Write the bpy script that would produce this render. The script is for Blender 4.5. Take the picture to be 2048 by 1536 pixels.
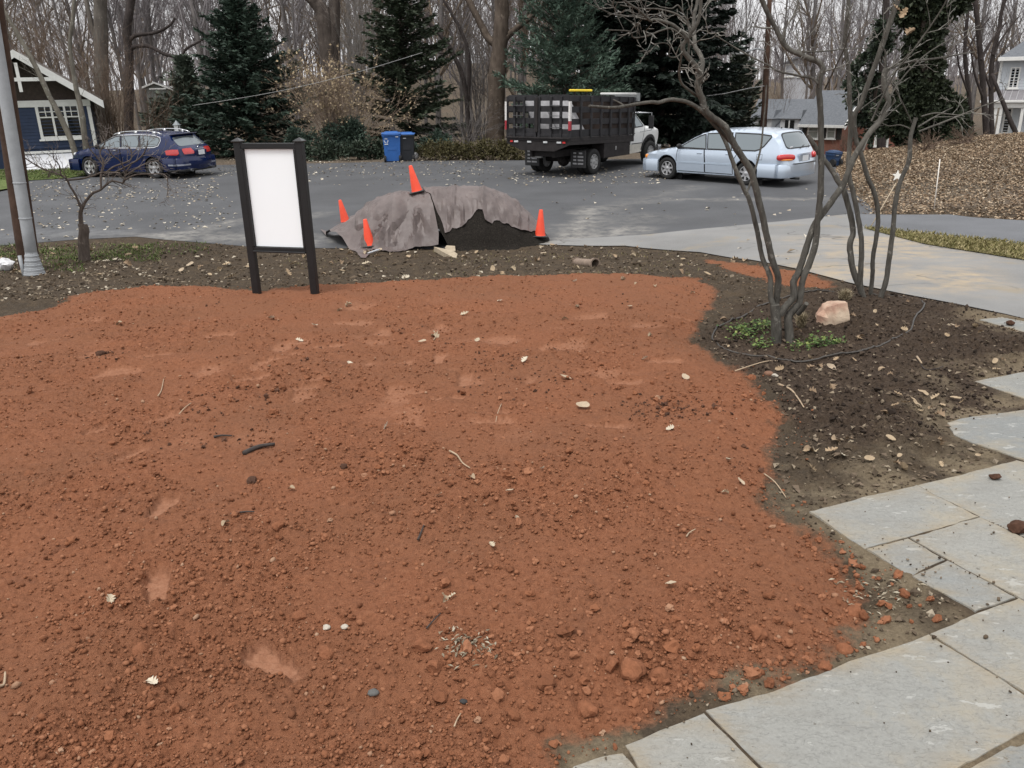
import bpy, bmesh, math, random
import numpy as np
from mathutils import Vector, Matrix
from mathutils.geometry import delaunay_2d_cdt

for o in list(bpy.data.objects):
    bpy.data.objects.remove(o)
SC = bpy.context.scene
COL = SC.collection
rng = np.random.default_rng(11)
random.seed(11)

# ------------------------------------------------------------------ camera
H, PITCH, ROLL, FPX = 2.8, math.radians(20), math.radians(1.2), 1660.0
CF = np.array([0, math.cos(PITCH), -math.sin(PITCH)])
_R0 = np.array([1.0, 0, 0]); _U0 = np.cross(_R0, CF)
CR = math.cos(ROLL)*_R0 - math.sin(ROLL)*_U0
CU = np.cross(CR, CF)
cam = bpy.data.cameras.new('camera')
cam.sensor_width = 36; cam.lens = FPX/2048*36; cam.clip_start = .05; cam.clip_end = 3000
cam_o = bpy.data.objects.new('camera', cam); COL.objects.link(cam_o)
cam_o.matrix_world = Matrix(((CR[0], CU[0], -CF[0], 0), (CR[1], CU[1], -CF[1], 0), (CR[2], CU[2], -CF[2], H), (0, 0, 0, 1)))
SC.camera = cam_o

# ------------------------------------------------------------------ light
SUN_EL, SUN_AZ = math.radians(66), math.radians(215)
W = bpy.data.worlds.new('World'); SC.world = W; W.use_nodes = True
nt = W.node_tree
bg = nt.nodes['Background']
sky = nt.nodes.new('ShaderNodeTexSky'); sky.sky_type = 'NISHITA'; sky.sun_disc = False
sky.sun_elevation = SUN_EL; sky.sun_rotation = SUN_AZ; sky.dust_density = 4; sky.air_density = 1.0; sky.ozone_density = 1
hs = nt.nodes.new('ShaderNodeHueSaturation'); hs.inputs['Saturation'].default_value = .12
bc = nt.nodes.new('ShaderNodeMix'); bc.data_type = 'RGBA'; bc.inputs[0].default_value = .72
bc.inputs[7].default_value = (7.3, 7.3, 7.42, 1)          # the even overcast deck
nt.links.new(sky.outputs[0], hs.inputs['Color']); nt.links.new(hs.outputs[0], bc.inputs[6])
nt.links.new(bc.outputs[2], bg.inputs['Color'])
bg.inputs['Strength'].default_value = .122
sun = bpy.data.lights.new('sun', 'SUN'); sun.energy = 1.5; sun.angle = math.radians(20); sun.color = (1, .97, .93)
sun_o = bpy.data.objects.new('sun', sun); COL.objects.link(sun_o)
sun_o.rotation_euler = (math.pi/2 - SUN_EL, 0, -SUN_AZ + math.pi) if False else (0, 0, 0)
_sd = Vector((math.sin(SUN_AZ)*math.cos(SUN_EL), math.cos(SUN_AZ)*math.cos(SUN_EL), math.sin(SUN_EL)))
sun_o.rotation_euler = _sd.to_track_quat('Z', 'Y').to_euler()
sun_o.location = (0, 0, 60)
SC.view_settings.view_transform = 'Standard'; SC.view_settings.look = 'None'
SC.view_settings.gamma = 1; SC.view_settings.use_curve_mapping = False
SC.view_settings.exposure = .58
SC.cycles.max_bounces = 6; SC.cycles.diffuse_bounces = 3; SC.cycles.glossy_bounces = 3; SC.cycles.transparent_max_bounces = 8

# ------------------------------------------------------------------ noise
def _h(ix, iy, s):
    h = (ix.astype(np.int64)*374761393 + iy.astype(np.int64)*668265263 + s*1274126177) & 0x7fffffff
    h = ((h ^ (h >> 13))*1274126177) & 0x7fffffff
    h = ((h ^ (h >> 16))*1103515245) & 0x7fffffff
    return ((h ^ (h >> 11)) & 0xffffff)/float(0xffffff)
def vn(x, y, s=0):
    x = np.asarray(x, float); y = np.asarray(y, float)
    ix = np.floor(x); iy = np.floor(y); fx = x-ix; fy = y-iy
    fx = fx*fx*fx*(fx*(fx*6-15)+10); fy = fy*fy*fy*(fy*(fy*6-15)+10)
    a = _h(ix, iy, s); b = _h(ix+1, iy, s); c = _h(ix, iy+1, s); d = _h(ix+1, iy+1, s)
    return (a+(b-a)*fx)*(1-fy) + (c+(d-c)*fx)*fy
def fbm(x, y, s=0, o=4):
    v = 0; a = .5; t = 0
    for i in range(o):
        v = v + a*vn(x*(2**i)+17.3*i, y*(2**i)-9.1*i, s+i); t += a; a *= .5
    return v/t - .5                                       # about -.5 .. .5
def sst(a, b, x):
    t = np.clip((np.asarray(x, float)-a)/(b-a), 0, 1); return t*t*(3-2*t)

# ------------------------------------------------------------------ terrain heights
_yl, _zl = [-8, 4, 9, 10.6, 12.4, 14.2, 400], [.84, .8, .56, .43, .06, 0, 0]
_yr, _zr = [-8, 4, 8, 11, 17, 400], [.84, .8, .62, .4, 0, 0]
BANK_A = None
def _bank(x, y):
    xl = 8.6 + (y-22)*.36
    yb = 21.5 - (x-9)*.10
    d = np.minimum(x-xl, y-yb)
    return (.60*sst(-.6, 7.5, d) + .05*sst(0, .6, d))*(1-sst(8, 15, d))
def gz(x, y):
    x = np.asarray(x, float); y = np.asarray(y, float)
    k = sst(1.0, 5.0, x)
    z = np.interp(y, _yl, _zl)*(1-k) + np.interp(y, _yr, _zr)*k
    z = z + _bank(x, y) - 1.75*sst(31, 46, y)*sst(6, 12, x)
    mid = np.exp(-((x-4)/38.0)**2)
    z = z + sst(56, 140, y)*(2.6 + 3.2*mid)
    return z
def ray(px, py):
    return CF + CR*((px-1024)/FPX) - CU*((py-768)/FPX)
_T = np.geomspace(.6, 600, 3000)
def G(px, py, dz=0.0):
    """the ground point seen at a pixel of the photograph"""
    d = ray(px, py); p = d[None]*_T[:, None]; p[:, 2] += H
    e = p[:, 2] - gz(p[:, 0], p[:, 1]) - dz
    i = int(np.argmax(e < 0))
    if i == 0: i = len(_T)-1
    t = _T[i-1] + (_T[i]-_T[i-1])*e[i-1]/(e[i-1]-e[i]+1e-12)
    return Vector((d[0]*t, d[1]*t, H+d[2]*t))
def P(px, py, Y):
    """the point at distance Y along the world's y axis seen at a pixel"""
    d = ray(px, py); t = Y/d[1]
    return Vector((d[0]*t, Y, H+d[2]*t))
def pix(x, y, z):
    v = np.array([x, y, z-H]); c = v@CF
    return 1024+FPX*(v@CR)/c, 768-FPX*(v@CU)/c
def scale_at(p):
    return FPX/((np.array(p)-np.array([0, 0, H]))@CF)

# ------------------------------------------------------------------ mesh helpers
def np_mesh(name, V, faces, mat=None, parent=None, smooth=False, attrs=None, mi=None):
    """V (n,3); faces: an (m,k) array or a list of such arrays; one linked object"""
    if not isinstance(faces, list): faces = [faces]
    faces = [np.asarray(f, dtype=np.int32) for f in faces if len(f)]
    me = bpy.data.meshes.new(name)
    V = np.asarray(V, dtype=np.float32)
    me.vertices.add(len(V)); me.vertices.foreach_set('co', V.ravel())
    nl = sum(f.size for f in faces); nf = sum(len(f) for f in faces)
    me.loops.add(nl); me.polygons.add(nf)
    me.loops.foreach_set('vertex_index', np.concatenate([f.ravel() for f in faces]))
    tot = np.concatenate([np.full(len(f), f.shape[1], np.int32) for f in faces])
    st = np.concatenate([[0], np.cumsum(tot)[:-1]]).astype(np.int32)
    me.polygons.foreach_set('loop_start', st); me.polygons.foreach_set('loop_total', tot)
    if mi is not None: me.polygons.foreach_set('material_index', np.asarray(mi, np.int32))
    me.polygons.foreach_set('use_smooth', np.full(nf, bool(smooth)))
    if attrs:
        for k, a in attrs.items():
            at = me.attributes.new(k, 'FLOAT', 'POINT'); at.data.foreach_set('value', np.asarray(a, np.float32))
    for m in (mat if isinstance(mat, (list, tuple)) else [mat]):
        if m: me.materials.append(m)
    me.update(calc_edges=True); me.validate()
    o = bpy.data.objects.new(name, me); COL.objects.link(o)
    if parent is not None: o.parent = parent
    return o

class MB:
    """collects simple shapes and links them as one mesh object"""
    def __init__(s): s.v = []; s.f = []; s.m = []; s.cm = 0
    def add(s, v, f):
        n = len(s.v); s.v += [tuple(p) for p in v]; s.f += [tuple(i+n for i in q) for q in f]; s.m += [s.cm]*len(f); return s
    def box(s, c, d, rot=None, taper=1.0):
        hx, hy, hz = d[0]/2, d[1]/2, d[2]/2
        v = [(-hx, -hy, -hz), (hx, -hy, -hz), (hx, hy, -hz), (-hx, hy, -hz),
             (-hx*taper, -hy*taper, hz), (hx*taper, -hy*taper, hz), (hx*taper, hy*taper, hz), (-hx*taper, hy*taper, hz)]
        M = Matrix.Translation(Vector(c)) @ (rot.to_4x4() if rot is not None else Matrix.Identity(4))
        return s.add([M @ Vector(p) for p in v], [(0, 3, 2, 1), (4, 5, 6, 7), (0, 1, 5, 4), (1, 2, 6, 5), (2, 3, 7, 6), (3, 0, 4, 7)])
    def bbox(s, c, d, b=.01, rot=None):
        """a box with chamfered edges"""
        bm = bmesh.new(); bmesh.ops.create_cube(bm, size=1)
        for q in bm.verts: q.co = Vector((q.co.x*d[0], q.co.y*d[1], q.co.z*d[2]))
        bmesh.ops.bevel(bm, geom=list(bm.edges), offset=b, segments=1, affect='EDGES')
        M = Matrix.Translation(Vector(c)) @ (rot.to_4x4() if rot is not None else Matrix.Identity(4))
        bm.verts.index_update()
        s.add([M @ q.co for q in bm.verts], [[q.index for q in f.verts] for f in bm.faces]); bm.free(); return s
    def tube(s, path, r, n=8, caps=True):
        path = [Vector(p) for p in path]
        rs = list(r) if isinstance(r, (list, tuple, np.ndarray)) else [r]*len(path)
        rings = []; up = None
        for i, p in enumerate(path):
            a = path[max(i-1, 0)]; b = path[min(i+1, len(path)-1)]
            t = (b-a); t = t.normalized() if t.length > 1e-9 else Vector((0, 0, 1))
            if up is None:
                up = Vector((0, 0, 1)) if abs(t.z) < .9 else Vector((1, 0, 0))
            x = t.cross(up); x = x.normalized() if x.length > 1e-6 else t.orthogonal().normalized()
            y = x.cross(t).normalized(); up = y
            rings.append([p + (x*math.cos(2*math.pi*k/n) + y*math.sin(2*math.pi*k/n))*rs[i] for k in range(n)])
        v = [q for R in rings for q in R]; f = []
        for i in range(len(path)-1):
            for k in range(n):
                f.append((i*n+k, i*n+(k+1) % n, (i+1)*n+(k+1) % n, (i+1)*n+k))
        if caps: f += [tuple(range(n-1, -1, -1)), tuple((len(path)-1)*n+k for k in range(n))]
        return s.add(v, f)
    def lathe(s, prof, n=24, c=(0, 0, 0), axis='z'):
        """prof: (radius, height) pairs turned about an axis"""
        v = []; f = []
        for r, h in prof:
            for k in range(n):
                a = 2*math.pi*k/n; x, y = r*math.cos(a), r*math.sin(a)
                p = (x, y, h) if axis == 'z' else ((x, h, y) if axis == 'y' else (h, x, y))
                v.append((p[0]+c[0], p[1]+c[1], p[2]+c[2]))
        for i in range(len(prof)-1):
            for k in range(n):
                f.append((i*n+k, i*n+(k+1) % n, (i+1)*n+(k+1) % n, (i+1)*n+k))
        return s.add(v, f)
    def prism(s, poly, h0, h1, fn=lambda u, v, h: (u, v, h)):
        n = len(poly)
        v = [fn(p[0], p[1], h0) for p in poly] + [fn(p[0], p[1], h1) for p in poly]
        f = [tuple(range(n-1, -1, -1)), tuple(range(n, 2*n))] + [(i, (i+1) % n, n+(i+1) % n, n+i) for i in range(n)]
        return s.add(v, f)
    def build(s, name, mat, parent=None, smooth=False):
        me = bpy.data.meshes.new(name); me.from_pydata([tuple(q) for q in s.v], [], s.f)
        for m in (mat if isinstance(mat, (list, tuple)) else [mat]): me.materials.append(m)
        for i, p in enumerate(me.polygons): p.material_index = s.m[i]; p.use_smooth = smooth
        bm = bmesh.new(); bm.from_mesh(me); bmesh.ops.recalc_face_normals(bm, faces=list(bm.faces)); bm.to_mesh(me); bm.free()
        me.update()
        o = bpy.data.objects.new(name, me); COL.objects.link(o)
        if parent is not None: o.parent = parent
        return o
def soft(o, deg=35):
    """smooth shading that keeps sharp edges"""
    for p in o.data.polygons: p.use_smooth = True
    try: o.data.set_sharp_from_angle(angle=math.radians(deg))
    except Exception: pass
    return o
def tag(o, label=None, cat=None, group=None, kind=None):
    if label: o['label'] = label
    if cat: o['category'] = cat
    if group: o['group'] = group
    if kind: o['kind'] = kind
    return o
def thing(name, label, cat, loc=(0, 0, 0), rz=0, group=None):
    o = bpy.data.objects.new(name, None); COL.objects.link(o); o.empty_display_size = .2
    o.location = loc; o.rotation_euler = (0, 0, rz)
    return tag(o, label, cat, group)
def copy_tree(root, loc, rz=0, sc=1, label=None, group=None):
    def rec(o, par):
        c = o.copy(); COL.objects.link(c)
        if par is not None: c.parent = par
        for ch in [q for q in bpy.data.objects if q.parent == o and q != c]: rec(ch, c)
        return c
    r = rec(root, None); r.location = loc; r.rotation_euler = (0, 0, rz)
    r.scale = (sc, sc, sc) if not isinstance(sc, (tuple, list)) else sc
    if label: r['label'] = label
    if group: r['group'] = group
    return r

# ------------------------------------------------------------------ materials
MATS = {}
def _nodes(name):
    m = bpy.data.materials.new(name); m.use_nodes = True
    t = m.node_tree; return m, t, t.nodes['Principled BSDF']
def N(t, typ, **kw):
    n = t.nodes.new(typ)
    for k, v in kw.items():
        if k.startswith('i_'): n.inputs[k[2:]].default_value = v
        else: setattr(n, k, v)
    return n
def ramp(t, src, stops):
    r = t.nodes.new('ShaderNodeValToRGB'); e = r.color_ramp.elements
    while len(e) > 1: e.remove(e[-1])
    e[0].position = stops[0][0]; e[0].color = (*stops[0][1], 1) if len(stops[0][1]) == 3 else stops[0][1]
    for p, c in stops[1:]:
        q = e.new(p); q.color = (*c, 1) if len(c) == 3 else c
    t.links.new(src, r.inputs[0]); return r.outputs[0]
def noise(t, scale, detail=4, rough=.6, vec=None, w=None):
    n = t.nodes.new('ShaderNodeTexNoise'); n.inputs['Scale'].default_value = scale
    n.inputs['Detail'].default_value = detail; n.inputs['Roughness'].default_value = rough
    if vec is not None: t.links.new(vec, n.inputs['Vector'])
    return n.outputs[0]
def mixc(t, fac, a, b, mode='MIX'):
    n = t.nodes.new('ShaderNodeMix'); n.data_type = 'RGBA'; n.blend_type = mode
    for s, i in ((fac, 0), (a, 6), (b, 7)):
        if hasattr(s, 'links') or hasattr(s, 'is_linked'): t.links.new(s, n.inputs[i])
        elif isinstance(s, (int, float)): n.inputs[i].default_value = s
        else: n.inputs[i].default_value = (*s, 1) if len(s) == 3 else s
    return n.outputs[2]
def math_n(t, op, a, b=None, c=None, clamp=False):
    n = t.nodes.new('ShaderNodeMath'); n.operation = op; n.use_clamp = clamp
    for i, s in enumerate((a, b, c)):
        if s is None: continue
        if isinstance(s, (int, float)): n.inputs[i].default_value = s
        else: t.links.new(s, n.inputs[i])
    return n.outputs[0]
def bump(t, b, src, strength=.3, dist=.01):
    n = t.nodes.new('ShaderNodeBump'); n.inputs['Strength'].default_value = strength; n.inputs['Distance'].default_value = dist
    t.links.new(src, n.inputs['Height']); t.links.new(n.outputs[0], b.inputs['Normal']); return n
def objco(t, kind='Object'):
    n = t.nodes.new('ShaderNodeTexCoord'); return n.outputs[kind]
def mat(name, col, rough=.6, var=.2, scale=8, bmp=0, bscale=60, metal=0, spec=.5, rnd=0, coat=0, bdist=.01):
    """a plain surface with grain: two tones of one colour, fine relief, optional per-object shift"""
    if name in MATS: return MATS[name]
    m, t, b = _nodes(name); co = objco(t)
    n = noise(t, scale, 5, .65, co)
    lo = tuple(c*(1-var) for c in col); hi = tuple(min(1, c*(1+var)) for c in col)
    c = ramp(t, n, [(.3, lo), (.7, hi)])
    if rnd:
        oi = t.nodes.new('ShaderNodeObjectInfo')
        c = mixc(t, 1.0, c, ramp(t, oi.outputs['Random'], [(0, (1-rnd,)*3), (1, (1+rnd,)*3)]), 'MULTIPLY')
    t.links.new(c, b.inputs['Base Color'])
    b.inputs['Roughness'].default_value = rough; b.inputs['Metallic'].default_value = metal
    b.inputs['Specular IOR Level'].default_value = spec
    if coat: b.inputs['Coat Weight'].default_value = coat; b.inputs['Coat Roughness'].default_value = .05
    if bmp: bump(t, b, noise(t, bscale, 4, .6, co), bmp, bdist)
    MATS[name] = m; return m
def inside(poly, x, y):
    x = np.asarray(x); y = np.asarray(y); r = np.zeros(x.shape, bool); n = len(poly)
    for i in range(n):
        x1, y1 = poly[i][:2]; x2, y2 = poly[(i+1) % n][:2]
        c = (y1 > y) != (y2 > y)
        r ^= c & (x < (x2-x1)*(y-y1)/((y2-y1) if y2 != y1 else 1e-9)+x1)
    return r
def sdist(poly, x, y):
    """signed distance, positive inside"""
    d = np.full(np.shape(x), 1e9); n = len(poly)
    for i in range(n):
        x1, y1 = poly[i][:2]; x2, y2 = poly[(i+1) % n][:2]
        dx, dy = x2-x1, y2-y1; L = dx*dx+dy*dy+1e-12
        t = np.clip(((x-x1)*dx+(y-y1)*dy)/L, 0, 1)
        d = np.minimum(d, np.hypot(x-x1-t*dx, y-y1-t*dy))
    return np.where(inside(poly, x, y), d, -d)
def GP(pts): return [tuple(G(*p)[:2]) for p in pts]
def cdt(poly, step, extra=None):
    """triangulate a polygon (2-D) with interior points; returns points, faces"""
    pts = []; n = len(poly)
    for i in range(n):
        a = np.array(poly[i][:2]); b = np.array(poly[(i+1) % n][:2]); L = np.linalg.norm(b-a); k = max(1, int(L/step))
        pts += [tuple(a+(b-a)*j/k) for j in range(k)]
    nb = len(pts); A = np.array(poly)[:, :2]; lo = A.min(0); hi = A.max(0)
    gx, gy = np.meshgrid(np.arange(lo[0]+step/2, hi[0], step), np.arange(lo[1]+step/2, hi[1], step))
    gx = gx.ravel(); gy = gy.ravel(); gx[::2] += step*.2
    k = sdist(pts, gx, gy) > step*.35
    pts += list(zip(gx[k], gy[k]))
    vs, es, fs, *_ = delaunay_2d_cdt([Vector(p) for p in pts], [], [list(range(nb))], 2, 1e-6)
    return np.array([tuple(v) for v in vs]), [tuple(f) for f in fs]
def sheet(name, poly, dz, m, step=.5, kind='structure', parent=None, zf=None):
    v, f = cdt(poly, step)
    z = (zf or gz)(v[:, 0], v[:, 1]) + dz
    o = np_mesh(name, np.column_stack([v, z]), np.array([q for q in f if len(q) == 3]), m, parent, True)
    if kind: o['kind'] = kind
    return o
# ================================================================== GROUND
RED = GP([(-300, 690), (0, 637), (110, 612), (150, 590), (240, 578), (330, 572), (430, 577), (520, 583), (640, 570), (760, 566), (850, 560),
          (1000, 555), (1150, 550), (1290, 548), (1390, 557), (1425, 578), (1425, 600), (1400, 640), (1385, 680), (1430, 715), (1480, 740),
          (1530, 775), (1555, 810), (1545, 860), (1535, 900), (1540, 950), (1530, 1000), (1570, 1040), (1640, 1075), (1690, 1120), (1725, 1170),
          (1722, 1210), (1730, 1245), (1690, 1290), (1640, 1315), (1560, 1345), (1450, 1365), (1370, 1385), (1300, 1410), (1260, 1440),
          (1200, 1470), (1130, 1500), (1060, 1600), (900, 2300), (-900, 2300), (-900, 760)])
RED2 = GP([(1392, 512), (1440, 516), (1540, 532), (1650, 552), (1700, 574), (1640, 582), (1560, 575), (1460, 548), (1400, 528)])
MULCH = GP([(1385, 690), (1420, 650), (1500, 612), (1640, 585), (1710, 572), (1800, 588), (1911, 608), (2060, 643), (2400, 730), (2400, 830), (2048, 745),
            (1948, 762), (2000, 790), (2040, 815), (1955, 831), (1893, 846), (1900, 866), (1800, 880), (1650, 890), (1560, 830), (1530, 775), (1430, 715)])
ROAD = GP([(-900, 560), (-300, 520), (0, 492), (150, 480), (270, 474), (330, 480), (500, 494), (640, 497), (860, 499), (1070, 490), (1120, 480), (1300, 470),
           (1450, 455), (1540, 446), (1700, 429), (1760, 431)]) + [(8.9, 22.0), (9.6, 24.5), (10.6, 27.5), (13.5, 35), (17, 44), (10.5, 44), (8, 36)] + \
       [tuple(G(1300, 318)[:2]), tuple(G(1040, 321)[:2]), tuple(G(850, 322)[:2]), tuple(G(640, 327)[:2]), tuple(G(450, 330)[:2]), tuple(G(330, 335)[:2]),
        tuple(G(240, 342)[:2]), tuple(G(140, 357)[:2]), tuple(G(60, 362)[:2]), tuple(G(20, 380)[:2]), tuple(G(-60, 395)[:2]), tuple(G(-500, 410)[:2]), tuple(G(-1100, 430)[:2])]
DRIVE = GP([(1070, 490), (1120, 480), (1300, 470), (1450, 455), (1540, 446), (1700, 429), (1733, 458), (1850, 490), (2048, 522), (2500, 600), (3400, 760), (3400, 1020), (2500, 745), (2048, 640),
            (2011, 631), (1911, 610), (1800, 589), (1700, 568), (1600, 541), (1500, 521), (1400, 506), (1250, 493)])
SIDE = GP([(1700, 429), (1760, 431), (1900, 431), (2048, 443), (2600, 485), (3600, 560), (3600, 700), (2600, 560), (2048, 493), (1900, 476), (1733, 458)])
STRIP = GP([(1728, 457), (1900, 475), (2048, 492), (2600, 559), (3500, 690), (3500, 780), (2500, 601), (2048, 523), (1850, 491), (1733, 460)])

STONES = [[(1958, 640), (2000, 633), (2048, 641), (2150, 662), (2150, 705), (2048, 664)],
          [(1948, 762), (2048, 742), (2220, 715), (2220, 795), (2048, 798), (2000, 781)],
          [(1893, 846), (1917, 839), (1955, 831), (2048, 820), (2220, 800), (2220, 1000), (2045, 920), (1942, 885), (1907, 870)],
          [(1615, 1024), (1735, 993), (1834, 970), (1867, 989), (1960, 1034), (1730, 1099)],
          [(1834, 970), (2032, 921), (2060, 928), (2330, 1040), (2330, 1215), (2048, 1076), (1960, 1034), (1867, 989)],
          [(1816, 1075), (1960, 1034), (2048, 1076), (2330, 1215), (2330, 1360), (2036, 1196), (1894, 1119)],
          [(1730, 1099), (1816, 1075), (1894, 1119), (1822, 1152)],
          [(1822, 1152), (1894, 1119), (2036, 1196), (1951, 1226)],
          [(1857, 1267), (1951, 1226), (2036, 1196), (2330, 1360), (2330, 1430), (2117, 1430)],
          [(1408, 1420), (1544, 1381), (1683, 1326), (1857, 1267), (2117, 1430), (1924, 1536), (1660, 1690), (1521, 1536)],
          [(2117, 1430), (2330, 1430), (2500, 1700), (2200, 1900), (1924, 1536)],
          [(1246, 1489), (1330, 1456), (1408, 1424), (1521, 1536), (1660, 1690), (1420, 1800), (1275, 1536)],
          [(1146, 1531), (1206, 1510), (1246, 1504), (1275, 1536), (1420, 1800), (1150, 1820), (1060, 1600)],
          [(1924, 1536), (2200, 1900), (1900, 2100), (1660, 1690)],
          [(2224, 712), (2700, 640), (2700, 900), (2224, 998)], [(2224, 1003), (2700, 905), (2700, 1200), (2334, 1036)], [(2334, 1042), (2700, 1206), (2700, 1560), (2334, 1355)], [(2334, 1364), (2700, 1570), (2700, 1900), (2505, 1695), (2334, 1428)]]
STONES = [GP(s) for s in STONES]
PRINTS = [((327, 1028), 20, 1.0), ((318, 1190), 4, 1.0), ((546, 1340), -35, 1.0), ((262, 920), 40, .8), ((212, 866), 60, .8), ((505, 766), 75, .8),
          ((655, 702), 80, .8), ((880, 728), 10, .8), ((930, 768), 5, .8), ((895, 806), 75, .9), ((985, 858), 80, .8), ((600, 790), 80, .7), ((1330, 735), 80, .7),
          ((810, 795), 85, .7), ((1210, 865), 80, .8), ((1010, 690), 85, .6), ((540, 732), 65, .7), ((325, 845), 65, .6), ((310, 722), 80, .6), ((1355, 640), 80, .6), ((1250, 775), 85, .6)]
PRINTS = [(g, math.radians(-a)-math.atan2(g.x, g.y), k) for g, a, k in ((G(*p), a, k) for p, a, k in PRINTS)]

def print_mask(x, y):
    m = np.zeros(np.shape(x))
    for p, a, k in PRINTS:
        near = (np.abs(x-p.x) < .3) & (np.abs(y-p.y) < .3)
        if not near.any(): continue
        dx, dy = x[near]-p.x, y[near]-p.y
        u = dx*math.cos(a)+dy*math.sin(a); v = -dx*math.sin(a)+dy*math.cos(a)
        hw = np.where(v > .02, .064, .052)                      # sole wider than heel
        hw = np.where(np.abs(v+.02) < .025, .046, hw)
        e = np.maximum(np.abs(u)/hw, np.abs(v)/.15)
        e = np.sqrt((np.abs(u)/hw)**3 + (np.abs(v)/.15)**3)
        m[near] = np.maximum(m[near], k*(1-sst(.72, 1.1, e + .7*fbm(x[near]*22, y[near]*22, 5, 3)+.25*fbm(x[near]*9, y[near]*9, 6, 2))))
    return m
def zones(x, y):
    w = .09*fbm(x*2.3, y*2.3, 40, 4) + .10*fbm(x*9, y*9, 41, 3)
    sr = np.maximum(sdist(RED, x, y), sdist(RED2, x, y)-.15) + w*1.6
    sm = sdist(MULCH, x, y) + w*2.5
    red = sst(-.13, .13, sr)
    mul = sst(-.3, .3, sm)*(1-red)
    return sr, red, mul
def stone_dist(x, y):
    d = np.full(np.shape(x), -9.0)
    for s in STONES: d = np.maximum(d, sdist(s, x, y))
    return d
def soil_mesh():
    nx, ny = 620, 520
    ys = np.geomspace(1.5, 18.5, ny); s = np.linspace(-1, 1, nx)
    Y = np.repeat(ys[:, None], nx, 1); X = s[None]*(ys[:, None]*.665+.9)
    jx = (rng.random(X.shape)-.5); jy = (rng.random(X.shape)-.5)
    X = X + jx*(ys[:, None]*.665+.9)*2/nx*.5; Y = Y + jy*Y*.0048*.5
    x, y = X.ravel(), Y.ravel()
    sr, red, mul = zones(x, y)
    pr = print_mask(x, y)
    pr = np.maximum(pr, .65*sst(.13, .22, fbm(x*2.6, y*2.6, 23, 3))*sst(4.2, 5, y)*(1-sst(8.0, 9, y))*sst(-.02, .12, fbm(x*.8+3, y*.8, 24, 2)+.12))
    sd = stone_dist(x, y)
    asph = np.maximum(np.maximum(sdist(ROAD, x, y), sdist(DRIVE, x, y)), np.maximum(sdist(SIDE, x, y), sdist(STRIP, x, y)))
    hard = np.maximum(asph, sd)
    calm = 1-sst(-.25, .02, hard)                                # relief dies away at stone and asphalt
    z = gz(x, y) - .012
    lumps = .07*fbm(x*.9, y*.9, 1, 3) + .055*fbm(x*3.1, y*3.1, 2, 3)
    bil = 1-np.abs(2*fbm(x*11, y*11, 3, 3))*2
    bil2 = 1-np.abs(2*fbm(x*30, y*30, 8, 3))*2
    patch = sst(-.15, .2, fbm(x*1.6, y*1.6, 12, 3))
    fine = (.020*bil*(.3+.7*patch) + .012*bil2*(.4+.6*patch) + .007*fbm(x*70, y*70, 9, 2)*2)
    loose = fine*(1+.5*mul)
    loose = loose*(1-.9*pr) - .022*pr + .011*pr*np.clip(np.sin(x*40+y*170)*1.5, -1, 1)*(.5+fbm(x*12, y*12, 7, 2))
    z = z + (lumps + loose)*calm + .05*sst(0, .35, sr)*calm + .02*mul*calm
    z = z + (.015+.03*fbm(x*2, y*2, 17, 3)*(1-sst(-.12, 0, asph)))*sst(-.45, -.02, asph) - .06*sst(.02, .12, asph) - .045*sst(.02, .06, sd) + .008*sst(-.15, -.02, sd)
    # a soft ridge thrown up beside the footprints is left to the lumps
    dust = np.clip(sst(-.55, -.05, sd)*(1-red)*sst(-.12, .2, fbm(x*3.7, y*3.7, 31, 3)) + .55*sst(-.9, .0, sdist(DRIVE, x, y)-.3)*0, 0, 1)
    # tan thatch on the open brown soil above the middle stone
    pt = G(1700, 960); dust = np.maximum(dust, (1-red)*.75*sst(.85, .2, np.hypot((x-pt.x)/1.1, (y-pt.y)/.8))*sst(-.05, .2, fbm(x*5, y*5, 33, 3)))
    idx = np.arange(nx*ny).reshape(ny, nx)
    q = np.stack([idx[:-1, :-1], idx[:-1, 1:], idx[1:, 1:], idx[1:, :-1]], -1).reshape(-1, 4)
    V = np.column_stack([x, y, z]); q = q[~((asph[q].min(1) > .25) | (sd[q].min(1) > .12))]
    fr = red[q].mean(1); fm = mul[q].mean(1)
    for nm, k in (('red_soil', fr > .5), ('garden_bed', (fr <= .5) & (fm > .5)), ('dirt_verge', (fr <= .5) & (fm <= .5))):
        qq = q[k]; u, inv = np.unique(qq, return_inverse=True)
        o = np_mesh(nm, V[u], inv.reshape(-1, 4), soil_mat(), None, True,
                    dict(red=red[u], mulch=mul[u], print=pr[u], dust=dust[u]))
        o['kind'] = 'structure'
    return ys, (X, Y, z.reshape(ny, nx))
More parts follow.
